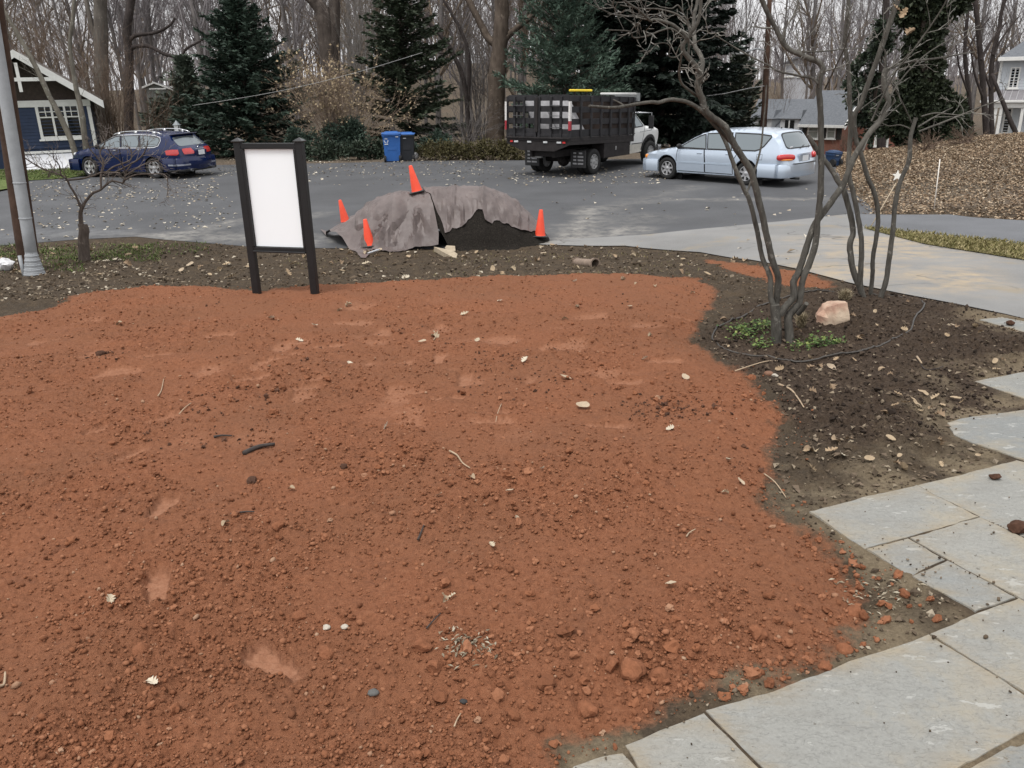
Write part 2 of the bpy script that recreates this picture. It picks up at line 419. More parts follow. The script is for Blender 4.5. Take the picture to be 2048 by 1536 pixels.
def soil_mat():
    if 'soil' in MATS: return MATS['soil']
    m, t, b = _nodes('soil'); co = objco(t)
    at = lambda n: N(t, 'ShaderNodeAttribute', attribute_name=n).outputs['Fac']
    nf = noise(t, 42, 6, .7, co); nm = noise(t, 6.5, 5, .6, co); nl = noise(t, 1.1, 4, .55, co)
    br = ramp(t, nf, [(.25, (.030, .0225, .0155)), (.55, (.066, .050, .035)), (.8, (.13, .10, .07))])
    br = mixc(t, ramp(t, nm, [(.45, (0, 0, 0)), (.7, (.5, .5, .5))]), br, (.115, .082, .05))
    rd = ramp(t, nf, [(.2, (.136, .055, .0285)), (.5, (.226, .090, .0455)), (.8, (.300, .137, .075))])
    rd = mixc(t, ramp(t, nl, [(.38, (0, 0, 0)), (.66, (.75, .75, .75))]), rd, mixc(t, nf, (.158, .069, .037), (.243, .107, .057)))
    rd = mixc(t, ramp(t, nm, [(.60, (0, 0, 0)), (.75, (.45, .45, .45))]), rd, (.105, .047, .030))
    rd = mixc(t, math_n(t, 'MULTIPLY', at('print'), math_n(t, 'MULTIPLY', nf, 1.15)), rd, mixc(t, nf, (.27, .125, .075), (.37, .20, .125)))
    mu = ramp(t, nf, [(.25, (.024, .017, .012)), (.55, (.060, .042, .0295)), (.85, (.12, .088, .062))])
    du = ramp(t, nf, [(.2, (.13, .10, .066)), (.8, (.36, .29, .19))])
    k = lambda a, j: math_n(t, 'SMOOTH_MIN', math_n(t, 'MAXIMUM', math_n(t, 'ADD', math_n(t, 'MULTIPLY', math_n(t, 'SUBTRACT', math_n(t, 'ADD', at(a), math_n(t, 'MULTIPLY', math_n(t, 'SUBTRACT', nf, .5), j)), .5), 2.2), .5), 0), 1, .1)
    c = mixc(t, k('mulch', .9), br, mu)
    c = mixc(t, math_n(t, 'MULTIPLY', at('dust'), .55), c, du)
    c = mixc(t, k('red', .8), c, rd)
    t.links.new(c, b.inputs['Base Color']); b.inputs['Roughness'].default_value = .95; b.inputs['Specular IOR Level'].default_value = .15
    b1 = bump(t, b, noise(t, 160, 5, .7, co), .55, .006); b2 = N(t, 'ShaderNodeBump'); b2.inputs['Strength'].default_value = .8; b2.inputs['Distance'].default_value = .035
    hm = math_n(t, 'MULTIPLY', noise(t, 26, 5, .72, co), math_n(t, 'SUBTRACT', 1, math_n(t, 'MULTIPLY', at('print'), .8)))
    t.links.new(hm, b2.inputs['Height']); t.links.new(b2.outputs[0], b1.inputs['Normal'])
    MATS['soil'] = m; return m
GX = soil_mesh()
def soil_z(x, y):
    """height of the built soil at points (nearest grid node)"""
    X, Y, Z = GX[1]; ys = GX[0]
    j = np.clip(np.searchsorted(ys, y), 0, len(ys)-1)
    sx = np.asarray(x)/(ys[j]*.665+.9)
    i = np.clip(((sx+1)/2*(X.shape[1]-1)).round().astype(int), 0, X.shape[1]-1)
    return Z[j, i]
def SZ(p): 
    """a Vector dropped onto the built soil"""
    return Vector((p[0], p[1], float(soil_z(np.array([p[0]]), np.array([p[1]]))[0])))

def far_ground():
    ys = np.concatenate([np.linspace(-90, 0, 11), np.linspace(2, 16, 12), np.linspace(16.4, 48, 70), np.linspace(50, 150, 40), np.geomspace(160, 660, 12)])
    xs = np.concatenate([-np.geomspace(510, 46, 14), np.linspace(-44, 44, 150), np.geomspace(46, 510, 14)])
    X, Y = np.meshgrid(xs, ys); x, y = X.ravel(), Y.ravel()
    z = gz(x, y) - .10 + .085*sst(18.2, 19, y)
    far = sst(14, 20, y); z += far*(.05*fbm(x*1.1, y*1.1, 60, 3))
    z = z - .06*sst(-.1, .2, sdist(ROAD, x, y))*sst(18.2,19,y)
    z = z - .08*sst(-.15, .2, sdist(SIDE, x, y))*sst(17, 18.5, y)
    idx = np.arange(x.size).reshape(X.shape)
    q = np.stack([idx[:-1, :-1], idx[:-1, 1:], idx[1:, 1:], idx[1:, :-1]], -1).reshape(-1, 4)
    m, t, b = _nodes('leaf_litter_ground'); co = objco(t)
    a = noise(t, 9, 6, .7, co); l = noise(t, .35, 3, .5, co)
    c = ramp(t, a, [(.3, (.05, .039, .030)), (.5, (.115, .09, .068)), (.72, (.21, .165, .12))])
    c = mixc(t, ramp(t, l, [(.4, (0, 0, 0)), (.65, (.6, .6, .6))]), c, ramp(t, a, [(.3, (.05, .045, .035)), (.7, (.15, .13, .10))]))
    t.links.new(c, b.inputs['Base Color']); b.inputs['Roughness'].default_value = .95; b.inputs['Specular IOR Level'].default_value = .1
    bump(t, b, a, .6, .05)
    o = np_mesh('ground', np.column_stack([x, y, z]), q, m, None, True); o['kind'] = 'structure'
far_ground()

# ------------------------------------------------------------------ asphalt
def asphalt(name, lo, hi, stain, samt, gloss=.85):
    m, t, b = _nodes(name); co = objco(t)
    f = noise(t, 90, 5, .75, co); l = noise(t, .55, 5, .6, co); s = noise(t, .9, 6, .62, co)
    c = ramp(t, f, [(.3, lo), (.7, hi)])
    c = mixc(t, ramp(t, l, [(.35, (0, 0, 0)), (.7, (.55, .55, .55))]), c, tuple(q*1.35 for q in hi))
    c = mixc(t, ramp(t, s, [(samt, (0, 0, 0)), (samt+.13, (.8, .8, .8))]), c, mixc(t, f, tuple(q*.75 for q in stain), stain))
    return m, t, b, c, f, co
def finish(m, t, b, c, f, rough):
    t.links.new(c, b.inputs['Base Color']); b.inputs['Roughness'].default_value = rough; b.inputs['Specular IOR Level'].default_value = .35
    bump(t, b, f, .35, .006); return m
m, t, b, c, f, co = asphalt('road_asphalt', (.043, .044, .047), (.082, .084, .089), (.20, .188, .168), .66)
# pale tyre-tracked dust where lorries turned, and near the grass edge
def streaks(t, c, f, co, segs, col):
    for (p, q, w, k) in segs:
        a = Vector((p[0], p[1], 0)); d = Vector((q[0]-p[0], q[1]-p[1], 0)); L = d.length; d = d.normalized()
        sub = N(t, 'ShaderNodeVectorMath', operation='SUBTRACT'); t.links.new(co, sub.inputs[0]); sub.inputs[1].default_value = a
        du = N(t, 'ShaderNodeVectorMath', operation='DOT_PRODUCT'); t.links.new(sub.outputs[0], du.inputs[0]); du.inputs[1].default_value = d
        dv = N(t, 'ShaderNodeVectorMath', operation='DOT_PRODUCT'); t.links.new(sub.outputs[0], dv.inputs[0]); dv.inputs[1].default_value = (-d.y, d.x, 0)
        wob = math_n(t, 'MULTIPLY', math_n(t, 'SUBTRACT', noise(t, 1.3, 4, .6, co), .5), w*2.2)
        v = math_n(t, 'ABSOLUTE', math_n(t, 'ADD', dv.outputs['Value'], wob))
        e = math_n(t, 'SUBTRACT', 1, math_n(t, 'DIVIDE', v, w), clamp=True)
        u1 = math_n(t, 'MULTIPLY', math_n(t, 'ADD', du.outputs['Value'], .3), 2, clamp=True)
        u2 = math_n(t, 'MULTIPLY', math_n(t, 'SUBTRACT', L+.3, du.outputs['Value']), 2, clamp=True)
        g = math_n(t, 'MULTIPLY', math_n(t, 'MULTIPLY', u1, u2), e)
        g = math_n(t, 'MULTIPLY', g, math_n(t, 'MULTIPLY', ramp(t, noise(t, 3.5, 5, .7, co), [(.36, (0, 0, 0)), (.62, (1, 1, 1))]), k))
        c = mixc(t, g, c, col)
    return c
seg = [(G(1145, 480), G(1185, 415), .5, .9), (G(1185, 425), G(1400, 372), .7, .35), (G(1110, 490), G(1290, 455), .6, .9), (G(330, 478), G(480, 440), .5, .8), (G(300, 470), G(660, 484), .8, .8),
       (G(490, 462), G(660, 425), .4, .45), (G(1050, 470), G(1320, 430), .9, .35), (G(1340, 400), G(1660, 398), .4, .55), (G(120, 468), G(330, 470), .7, .35)]
c = streaks(t, c, f, co, seg, (.26, .247, .225))
c = streaks(t, c, f, co, [(G(0, 470), G(260, 462), .8, .8)], (.14, .144, .15))
finish(m, t, b, c, f, .75)
sheet('road', ROAD, .008, m, .6)
m, t, b, c, f, co = asphalt('driveway_asphalt', (.140, .138, .134), (.218, .216, .210), (.30, .245, .165), .58)
c = streaks(t, c, f, co, [(G(1640, 545), G(1990, 560), 1.5, 1.0), (G(1740, 475), G(1800, 520), 1.6, .9), (G(1560, 530), G(1760, 540), .6, .9)], (.37, .295, .20))
vo = N(t, 'ShaderNodeTexVoronoi', feature='DISTANCE_TO_EDGE'); vo.inputs['Scale'].default_value = .55
nn = N(t, 'ShaderNodeTexNoise'); nn.inputs['Scale'].default_value = 1.7; t.links.new(co, nn.inputs['Vector'])
av = N(t, 'ShaderNodeVectorMath', operation='ADD'); t.links.new(co, av.inputs[0]); t.links.new(nn.outputs['Color'], av.inputs[1]); t.links.new(av.outputs[0], vo.inputs['Vector'])
crk = ramp(t, vo.outputs['Distance'], [(.006, (.6, .6, .6)), (.02, (0, 0, 0))])
c = mixc(t, math_n(t, 'MULTIPLY', crk, ramp(t, noise(t, .5, 3, .5, co), [(.5, (0, 0, 0)), (.62, (1, 1, 1))])), c, (.05, .045, .04))
finish(m, t, b, c, f, .8)
sheet('driveway', DRIVE, .016, m, .35)
m, t, b, c, f, co = asphalt('side_road_asphalt', (.078, .081, .088), (.13, .135, .145), (.2, .2, .2), .7)
finish(m, t, b, c, f, .75)
sheet('side_road', SIDE, .02, m, .4)
sheet('grass_strip', STRIP, .03, mat('dry_turf', (.13, .115, .05), .95, .35, 14, .5, 60, spec=.1), .25)

LAWN = GP([(-500, 420), (-60, 393), (20, 378), (60, 362), (140, 357), (240, 342), (330, 334), (360, 326), (200, 318), (-200, 322), (-700, 345)])
sheet('lawn', LAWN, .03, mat('lawn_turf', (.10, .13, .045), .95, .35, 5, .5, 30, spec=.1), .5)
# ================================================================== PATIO
def flag_mat():
    m, t, b = _nodes('flagstone'); co = objco(t)
    oi = t.nodes.new('ShaderNodeObjectInfo')
    off = N(t, 'ShaderNodeVectorMath', operation='ADD'); t.links.new(co, off.inputs[0])
    sc = N(t, 'ShaderNodeVectorMath', operation='SCALE'); sc.inputs[0].default_value = (17, 9, 13); t.links.new(oi.outputs['Random'], sc.inputs['Scale']); t.links.new(sc.outputs[0], off.inputs[1])
    v = off.outputs[0]
    mp = N(t, 'ShaderNodeMapping'); t.links.new(v, mp.inputs[0]); mp.inputs['Scale'].default_value = (1, 2.4, 1); mp.inputs['Rotation'].default_value = (0, 0, .55)
    v2 = mp.outputs[0]
    l = noise(t, 1.7, 6, .68, v); f = noise(t, 75, 6, .75, v); s = noise(t, 9, 5, .6, v2); d = noise(t, 26, 4, .65, v); g = noise(t, 4.2, 6, .72, v2)
    base = mixc(t, oi.outputs['Random'], (.198, .208, .206), (.282, .275, .248))
    c = mixc(t, ramp(t, f, [(.25, (.55, .55, .55)), (.5, (0, 0, 0))]), base, (.15, .148, .138))
    c = mixc(t, ramp(t, f, [(.55, (0, 0, 0)), (.78, (.5, .5, .5))]), c, (.40, .395, .37))
    c = mixc(t, ramp(t, l, [(.52, (0, 0, 0)), (.68, (.7, .7, .7))]), c, mixc(t, g, (.25, .215, .155), (.38, .335, .25)))
    c = mixc(t, ramp(t, g, [(.5, (0, 0, 0)), (.66, (.5, .5, .5))]), c, (.20, .198, .185))
    c = mixc(t, ramp(t, s, [(.615, (0, 0, 0)), (.635, (.55, .55, .55))]), c, (.40, .398, .375))
    c = mixc(t, ramp(t, d, [(.665, (0, 0, 0)), (.70, (.75, .75, .75))]), c, (.11, .098, .08))
    ae = N(t, 'ShaderNodeAttribute', attribute_name='edge').outputs['Fac']
    dirt = math_n(t, 'MULTIPLY', ae, ramp(t, g, [(.38, (.05, .05, .05)), (.62, (1, 1, 1))]))
    c = mixc(t, math_n(t, 'MULTIPLY', dirt, .8), c, mixc(t, l, (.17, .135, .09), (.40, .33, .225)))
    t.links.new(c, b.inputs['Base Color']); b.inputs['Roughness'].default_value = .75; b.inputs['Specular IOR Level'].default_value = .3
    steps = ramp(t, s, [(.38, (0, 0, 0)), (.40, (.35, .35, .35)), (.52, (.35, .35, .35)), (.535, (.7, .7, .7)), (.615, (.7, .7, .7)), (.63, (1, 1, 1))])
    hgt = math_n(t, 'ADD', math_n(t, 'ADD', math_n(t, 'MULTIPLY', steps, .5), math_n(t, 'MULTIPLY', g, .5)), math_n(t, 'MULTIPLY', f, .35))
    bump(t, b, hgt, .75, .014)
    return m
FLAG = flag_mat()
PB = GP([(1160, 1540), (1408, 1430), (1857, 1275), (1945, 1230), (1735, 1103), (1628, 1026), (1834, 974), (2035, 925), (1950, 890), (1897, 850), (2048, 824), (2220, 716), (2690, 646), (2690, 1880), (1900, 2080), (1160, 1810)])
patio = sheet('patio_base', PB, -.02, mat('joint_sand', (.06, .052, .042), .95, .3, 30, .4, 80, spec=.1), .3)
def flagstone(poly, i):
    A = np.array(poly); c = A.mean(0)
    pts = []
    for k in range(len(A)):
        a, b_ = A[k], A[(k+1) % len(A)]; n = max(1, int(np.linalg.norm(b_-a)/.03)); pts += [a+(b_-a)*j/n for j in range(n)]
    pts = np.array(pts)
    nx = np.roll(pts, -1, 0)-np.roll(pts, 1, 0); nr = np.column_stack([-nx[:, 1], nx[:, 0]]); nr /= np.linalg.norm(nr, axis=1)[:, None]+1e-9
    area = np.sum(pts[:, 0]*np.roll(pts[:, 1], -1)-np.roll(pts[:, 0], -1)*pts[:, 1])
    if area < 0: nr = -nr
    jig = .009*fbm(pts[:, 0]*5, pts[:, 1]*5, 70+i, 3)*2 + .006*fbm(pts[:, 0]*25, pts[:, 1]*25, 90+i, 2)*2
    pts = pts + nr*(.0072 + jig*.6)[:, None]
    v, f = cdt([tuple(p) for p in pts], .05)
    f = [q for q in f if len(q) == 3]
    tilt = rng.normal(0, .0025, 2)
    z = gz(v[:, 0], v[:, 1]) + .001 + rng.normal(0, .0015) + (v[:, 0]-c[0])*tilt[0] + (v[:, 1]-c[1])*tilt[1] + .008*fbm(v[:, 0]*3, v[:, 1]*3, 80+i, 3) + .0035*np.round(6*fbm(v[:, 0]*2.2+v[:, 1]*.8, v[:, 1]*3.4-v[:, 0]*.7, 85+i, 3))/1.5
    n = len(pts); V = np.column_stack([v, z])
    nb = np.array([np.argmin(np.hypot(v[:, 0]-p[0], v[:, 1]-p[1])) for p in pts])
    ring1 = V[nb] + np.column_stack([-nr*.0015, np.full(n, -.005)]); ring2 = V[nb] + np.column_stack([-nr*.003, np.full(n, -.055)])
    base = len(V); V = np.vstack([V, ring1, ring2])
    sides = []
    for k in range(n):
        a, b2 = int(nb[k]), int(nb[(k+1) % n])
        if a == b2: continue
        sides += [(a, base+k, base+(k+1) % n, b2), (base+k, base+n+k, base+n+(k+1) % n, base+(k+1) % n)]
    ed = np.exp(-np.maximum(sdist([tuple(p) for p in pts], V[:, 0], V[:, 1]), 0)/.045)
    o = np_mesh('flagstone', V, [np.array(f), np.array(sides)], FLAG, patio, False, dict(edge=ed))
    bm = bmesh.new(); bm.from_mesh(o.data); bmesh.ops.recalc_face_normals(bm, faces=list(bm.faces)); bm.to_mesh(o.data); bm.free()
    soft(o, 30)
for i, s in enumerate(STONES): flagstone(s, i)

# ================================================================== NOTICE BOARD
def rise(base, row):
    lo, hi = 0.0, 12.0
    for _ in range(40):
        mid = (lo+hi)/2
        if pix(base.x, base.y, base.z+mid)[1] > row: lo = mid
        else: hi = mid
    return lo
BLACK = mat('black_painted_vinyl', (.012, .012, .013), .42, .2, 6, .08, 40, spec=.4)
def notice_board():
    bl, br = SZ(G(515, 592)), SZ(G(631, 595))
    c = (bl+br)/2; d = br-bl; w = d.length; c.z = min(bl.z, br.z)
    t = thing('notice_board', 'blank white board framed by two black posts standing in the red soil', 'sign', c, math.atan2(d.y, d.x))
    b0 = Vector((c.x, c.y, c.z))
    h = rise(b0, 284); r0, r1, r2, r3 = (rise(b0, q) for q in (286, 297.5, 494, 505))
    for s in (-1, 1):
        x = s*w/2
        o = MB().bbox((x, 0, h/2-.1), (.082, .07, h+.2), .004).build('post', BLACK, t)
        cap = MB(); cap.bbox((x, 0, h+.008), (.112, .1, .016), .003)
        cap.add([(x-.05, -.045, h+.016), (x+.05, -.045, h+.016), (x+.05, .045, h+.016), (x-.05, .045, h+.016), (x, 0, h+.048)],
                [(0, 1, 4), (1, 2, 4), (2, 3, 4), (3, 0, 4), (3, 2, 1, 0)])
        cap.build('post_cap', mat('black_gloss_cap', (.02, .02, .02), .22, .1, 5, spec=.6), o)
    x = w/2-.0405
    MB().bbox((0, -.005, (r0+r1)/2), (2*x, .05, r0-r1), .004).build('top_rail', BLACK, t)
    bo = MB().bbox((0, -.005, (r2+r3)/2), (2*x, .05, r2-r3), .004).build('bottom_rail', BLACK, t)
    MB().bbox((0, -.04, r3+.012), (2*x-.01, .03, .018), .003).build('ledge', BLACK, bo)
    for s in (-1, 1):
        MB().bbox((s*(x-.014), -.012, (r1+r2)/2), (.028, .05, r1-r2-.002), .003).build('side_stop', BLACK, t)
    MB().bbox((0, .006, (r1+r2)/2), (2*x-.058, .016, r1-r2-.004), .002).build('panel', mat('white_board', (.865, .905, .93), .5, .008, 3, spec=.3), t)
notice_board()

# ================================================================== TARPED PILE
PY = 15.75
def _pz(px, row): return P(px, row, PY).z
_ridge = [(640, 470), (668, 458), (700, 440), (722, 420), (745, 404), (770, 393), (800, 385), (850, 380), (900, 375), (950, 375), (985, 380), (1015, 394), (1045, 420), (1070, 446), (1085, 460), (1100, 474)]
_rx = np.array([P(p, r, PY).x for p, r in _ridge]); _rz = np.maximum(np.array([_pz(p, r) for p, r in _ridge])-.03, 0)
def mound_z(x, y):
    x = np.asarray(x, float); y = np.asarray(y, float)
    h = np.interp(x, _rx, _rz, 0, 0)
    w = np.where(y < PY, .62+.42*np.clip(h, 0, 1), 1.0)
    u = np.clip(np.abs(y-PY)/w, 0, 1)
    prof = np.where(y < PY, 1-u**2.0, (1-u*u)**1.3)
    rough = .05*fbm(x*3, y*3, 200, 3)
    return gz(x, y) + h*np.clip(prof, 0, 1) + rough*sst(0, .3, h*prof)
def mound_hit(px, row):
    d = ray(px, row); ts = np.linspace(10, 22, 1500); p = d[None]*ts[:, None]; p[:, 2] += H
    e = p[:, 2]-np.maximum(mound_z(p[:, 0], p[:, 1]), gz(p[:, 0], p[:, 1]))
    i = int(np.argmax(e < 0)); return tuple(p[i][:2])
x0, x1 = _rx[0]-.1, _rx[-1]+.25
mp = [(x0+.5, PY-.3), (x0+.9, PY-.35), (x0+1.6, PY-.45), (x1-2.35, PY-.7), (x1-1.9, PY-1.2), (x1-1.0, PY-1.1), (x1-.35, PY-.75), (x1-.15, PY-.2), (x1-.3, PY+.5), (x1-1, PY+.9), (x0+1, PY+.9), (x0+.5, PY+.4)]
m, t, b = _nodes('black_topsoil'); co = objco(t)
c = ramp(t, noise(t, 45, 6, .7, co), [(.3, (.008, .007, .006)), (.55, (.022, .019, .016)), (.8, (.065, .054, .044))])
t.links.new(c, b.inputs['Base Color']); b.inputs['Roughness'].default_value = .95; b.inputs['Specular IOR Level'].default_value = .12
bump(t, b, noise(t, 70, 5, .7, co), .9, .02); TOPSOIL = m
def _mz(x, y):
    e = sst(0, .22, sdist(mp, x, y)); base = gz(x, y)
    return base-.03 + (mound_z(x, y)-base+.03)*1.0 + .075*e*fbm(x*7, y*7, 210, 4)*2 + .03*e - .04*(1-e)
pile = sheet('soil_pile', mp, 0, TOPSOIL, .045, None, None, _mz)
tag(pile, 'mound of black topsoil heaped at the road edge under tarps', 'soil pile')
m, t, b = _nodes('brown_tarpaulin'); co = objco(t)
wv = noise(t, 3.2, 5, .6, co)
c = ramp(t, wv, [(.3, (.098, .078, .074)), (.7, (.158, .129, .122))])
c = mixc(t, ramp(t, noise(t, 7, 4, .6, co), [(.55, (0, 0, 0)), (.8, (.6, .6, .6))]), c, (.14, .115, .10))
t.links.new(c, b.inputs['Base Color']); b.inputs['Roughness'].default_value = .5; b.inputs['Specular IOR Level'].default_value = .35
bump(t, b, noise(t, 11, 4, .6, co), .3, .03); TARP = m
def crumple(x, y, sd):
    """distance to the nearest of scattered points, in facets: the sharp ridges of a crumpled sheet"""
    ix, iy = np.floor(x), np.floor(y); d1 = np.full(x.shape, 9.0); d2 = np.full(x.shape, 9.0)
    for a in (-1, 0, 1):
        for b_ in (-1, 0, 1):
            px = ix+a+_h(ix+a, iy+b_, sd); py = iy+b_+_h(ix+a, iy+b_, sd+7); d = np.hypot(x-px, y-py)
            d2 = np.minimum(d2, np.maximum(d, d1)); d1 = np.minimum(d1, d)
    return d1, d2
def tarp(poly_px, back, sd, label, apex):
    """a sheet laid on the mound with long straight creases fanning down from the points where it is held, and puckers between them"""
    poly = [mound_hit(*p) for p in poly_px]+back; r = np.random.default_rng(sd)
    def base(x, y):
        b0 = np.maximum(mound_z(x, y), gz(x, y)); return b0+.045+.04*fbm(x*1.5, y*1.5, sd+2, 2)*sst(0, .3, b0-gz(x, y))
    o = sheet('tarp', poly, 0, TARP, .04, None, None, base)
    me = o.data; n = len(me.vertices); V = np.empty(n*3, np.float32); me.vertices.foreach_get('co', V); V = V.reshape(-1, 3); Nn = np.empty(n*3, np.float32); me.vertices.foreach_get('normal', Nn); Nn = Nn.reshape(-1, 3)
    Nn[Nn[:, 2] < 0] *= -1
    x, y, z = V[:, 0].astype(float), V[:, 1].astype(float), V[:, 2].astype(float)
    s_ = z-.55*(y-PY)                                     # falls down the front
    wx = x+.05*fbm(x*2, s_*2, sd+9, 2)
    fold = np.zeros(n)
    for (apx, n_c, lo, hi) in apex:
        ax = P(apx, 400, PY).x; as_ = float(np.interp(ax, _rx, _rz))+.05+.1*r.random()
        for i in range(n_c):
            an = lo+(hi-lo)*(i+r.uniform(.2, .8))/n_c; ln = r.uniform(.5, 1.25); dx, ds = math.sin(an), -math.cos(an)
            o0 = r.uniform(0, .25); px, ps = ax+dx*o0, as_+ds*o0
            u = (wx-px)*dx+(s_-ps)*ds; v = (wx-px)*(-ds)+(s_-ps)*dx
            w = (.04+.12*np.clip(u/ln, 0, 1))*r.uniform(.6, 1.3); A = r.choice([1, 1, -.8])*r.uniform(.035, .085)
            env = sst(-.02, .12, u)*(1-sst(ln*.75, ln*1.15, u))
            asym = np.where(v > 0, v/w, -v/(w*r.uniform(.35, .7)))
            fold += A*env*np.maximum(0, 1-asym)
    for _ in range(26):                                   # short stray creases
        px, ps = r.uniform(x.min(), x.max()), r.uniform(.1, 1.0); an = r.uniform(0, math.pi); ln = r.uniform(.12, .4); dx, ds = math.cos(an), math.sin(an)
        u = (wx-px)*dx+(s_-ps)*ds; v = np.abs((wx-px)*(-ds)+(s_-ps)*dx); fold += r.choice([1, -1])*r.uniform(.015, .04)*(1-sst(ln*.5, ln, np.abs(u)))*np.maximum(0, 1-v/r.uniform(.04, .09))
    d1, d2 = crumple(wx*3.1-.6*s_, s_*2.6+.8*wx, sd); fold += .07*(d1-.35)
    h = z-gz(x, y); pd = sdist(poly, x, y)
    k = (.35+.65*sst(.1, .5, h))*(.45+.55*sst(0, .15, pd))*(.25+.75*sst(PY+.15, PY-.30, y))
    V = V+Nn*(fold*k*2.1)[:, None]; x, y = V[:, 0], V[:, 1]; V[:, 2] = np.maximum(V[:, 2], np.maximum(gz(x, y)+.02, _mz(x, y)+.02))
    me.vertices.foreach_set('co', V.astype(np.float32).ravel()); me.update()
    soft(o, 17); return tag(o, label, 'tarp', 'brown tarps over the soil pile')
lx = lambda p, y: (P(p, 430, PY).x, y)
tA = tarp([(641, 462), (662, 468), (684, 478), (692, 492), (712, 506), (722, 521), (732, 521), (739, 512), (733, 506), (748, 503), (775, 508), (790, 507), (830, 499), (862, 497), (877, 495), (878, 472), (872, 440), (866, 412), (856, 392)],
     [lx(856, PY+.2), lx(850, PY+1.05), lx(700, PY+.95), lx(665, PY+.85), lx(645, PY+.75)], 300,
     'brown tarp over the left half of the pile, trailing a folded corner', [(838, 7, -1.1, .7), (790, 5, -1.3, .2), (745, 4, -1.2, .3), (705, 4, -1.0, .6)])
tB = tarp([(851, 390), (862, 400), (872, 425), (882, 450), (890, 472), (905, 468), (928, 458), (945, 443), (957, 428), (965, 427), (968, 438), (970, 448), (985, 454), (1010, 459), (1040, 466), (1064, 470), (1075, 471)],
     [lx(1090, PY-.1), lx(1085, PY+.4), lx(1000, PY+1.05), lx(845, PY+1.05), lx(842, PY+.2)], 340,
     'brown tarp over the right half, lifted in an arch above black soil', [(866, 5, -.2, .9), (925, 4, -.6, .6), (968, 6, -.9, 1.2), (1015, 4, .1, 1.3)])
tB.location.z = .012
# silvery underside showing at the trailing corner
_a = [P(736, 517, 14.35), P(742, 507, 14.38), P(749, 500, 14.42)]
mb = MB()
for i in range(3):
    q = [Vector((p.x+.045*i, p.y+.02*i, gz(p.x, p.y)+.05+.012*i+.01*j)) for j, p in enumerate(_a)]
    mb.tube(q, [.012, .02, .014], 6)
hem = mb.build('rolled_hem', mat('silver_tarp_underside', (.42, .43, .45), .35, .15, 20, .2, 40), tA, True)

# ================================================================== CONES
CONE = mat('orange_cone', (.80, .080, .036), .5, .10, 5, .05, 30, spec=.4, rnd=.06)
CONE_B = mat('cone_foot', (.03, .03, .03), .7, .2, 9)
def cone(px, row, tx, ty, z, label, Y=None, sunk=False, dirty=False):
    p = G(px, row) if Y is None else P(px, row, Y)
    if z is not None: p.z = z
    t = thing('traffic_cone', label, 'traffic cone', p, rng.uniform(0, 6), 'orange cones round the tarped pile')
    t.rotation_euler = (tx, ty, 0)
    prof = [(.104, .0), (.098, .012), (.094, .03), (.034, .455), (.028, .466), (.016, .468), (.016, .44)]
    MB().lathe(prof, 28).build('cone_body', CONE, t, True)
    f = MB(); f.bbox((0, 0, -.008), (.27, .27, .022), .008); f.build('foot', CONE_B, t)
    return t
def tz(x, y): return float(np.maximum(mound_z(np.array([x]), np.array([y])), gz(x, y))[0])
c = cone(834, 385, .03, -.20, None, 'orange traffic cone perched on top of the tarped pile', PY-.12)
c.location.z += .03
p = mound_hit(692, 446); cone(691, 446, .05, -.16, tz(*p)+.10, 'orange cone at the back left corner of the tarp', p[1]+.12).location.z = tz(*p)+.02
p = mound_hit(737, 481); cone(739, 484, .05, -.10, None, 'orange cone sunk into the folds at the front of the left tarp', p[1]+.02).location.z -= .05
p = mound_hit(1080, 470); cone(1080, 468, 0, .05, tz(*p)+.03, 'orange traffic cone upright at the right end of the pile', p[1]-.08).location.z = max(tz(p[0], p[1]-.08), .0)+.035

# ================================================================== SMALL THINGS BY THE ROAD
def rock_mesh(sx, sy, sz, seed, sub=3, rough=.12, chop=7):
    r = np.random.default_rng(seed)
    bm = bmesh.new(); bmesh.ops.create_icosphere(bm, subdivisions=sub, radius=1)
    pl = []
    for _ in range(chop):
        n = r.normal(0, 1, 3); n /= np.linalg.norm(n); pl.append((Vector(n), r.uniform(.55, .85)))
    for v in bm.verts:
        for n, d in pl:
            k = v.co.dot(n)
            if k > d: v.co -= n*(k-d)
        a = float(fbm(np.array([v.co.x*2.2+seed]), np.array([v.co.y*2.2+v.co.z*1.7]), seed, 4)[0])
        v.co *= 1+rough*a*2
        v.co = Vector((v.co.x*sx, v.co.y*sy, v.co.z*sz))
    vs = [tuple(v.co) for v in bm.verts]; bm.verts.index_update(); fs = [[v.index for v in f.verts] for f in bm.faces]; bm.free()
    return vs, fs
def rock(name, p, s, seed, m, label, cat, rz=0, sub=3, rough=.12, chop=7, deg=28):
    o = MB().add(*rock_mesh(*s, seed, sub, rough, chop)).build(name, m)
    o.location = p; o.rotation_euler = (0, 0, rz); soft(o, deg)
    return tag(o, label, cat)
m, t, b = _nodes('pink_sandstone'); co = objco(t)
f = noise(t, 9, 6, .65, co); l = noise(t, 3, 4, .6, co)
c = ramp(t, f, [(.3, (.30, .17, .12)), (.55, (.50, .32, .23)), (.8, (.60, .43, .32))])
c = mixc(t, ramp(t, l, [(.45, (0, 0, 0)), (.6, (.85, .85, .85))]), c, (.52, .42, .31))
t.links.new(c, b.inputs['Base Color']); b.inputs['Roughness'].default_value = .85; bump(t, b, f, .7, .03); SAND = m
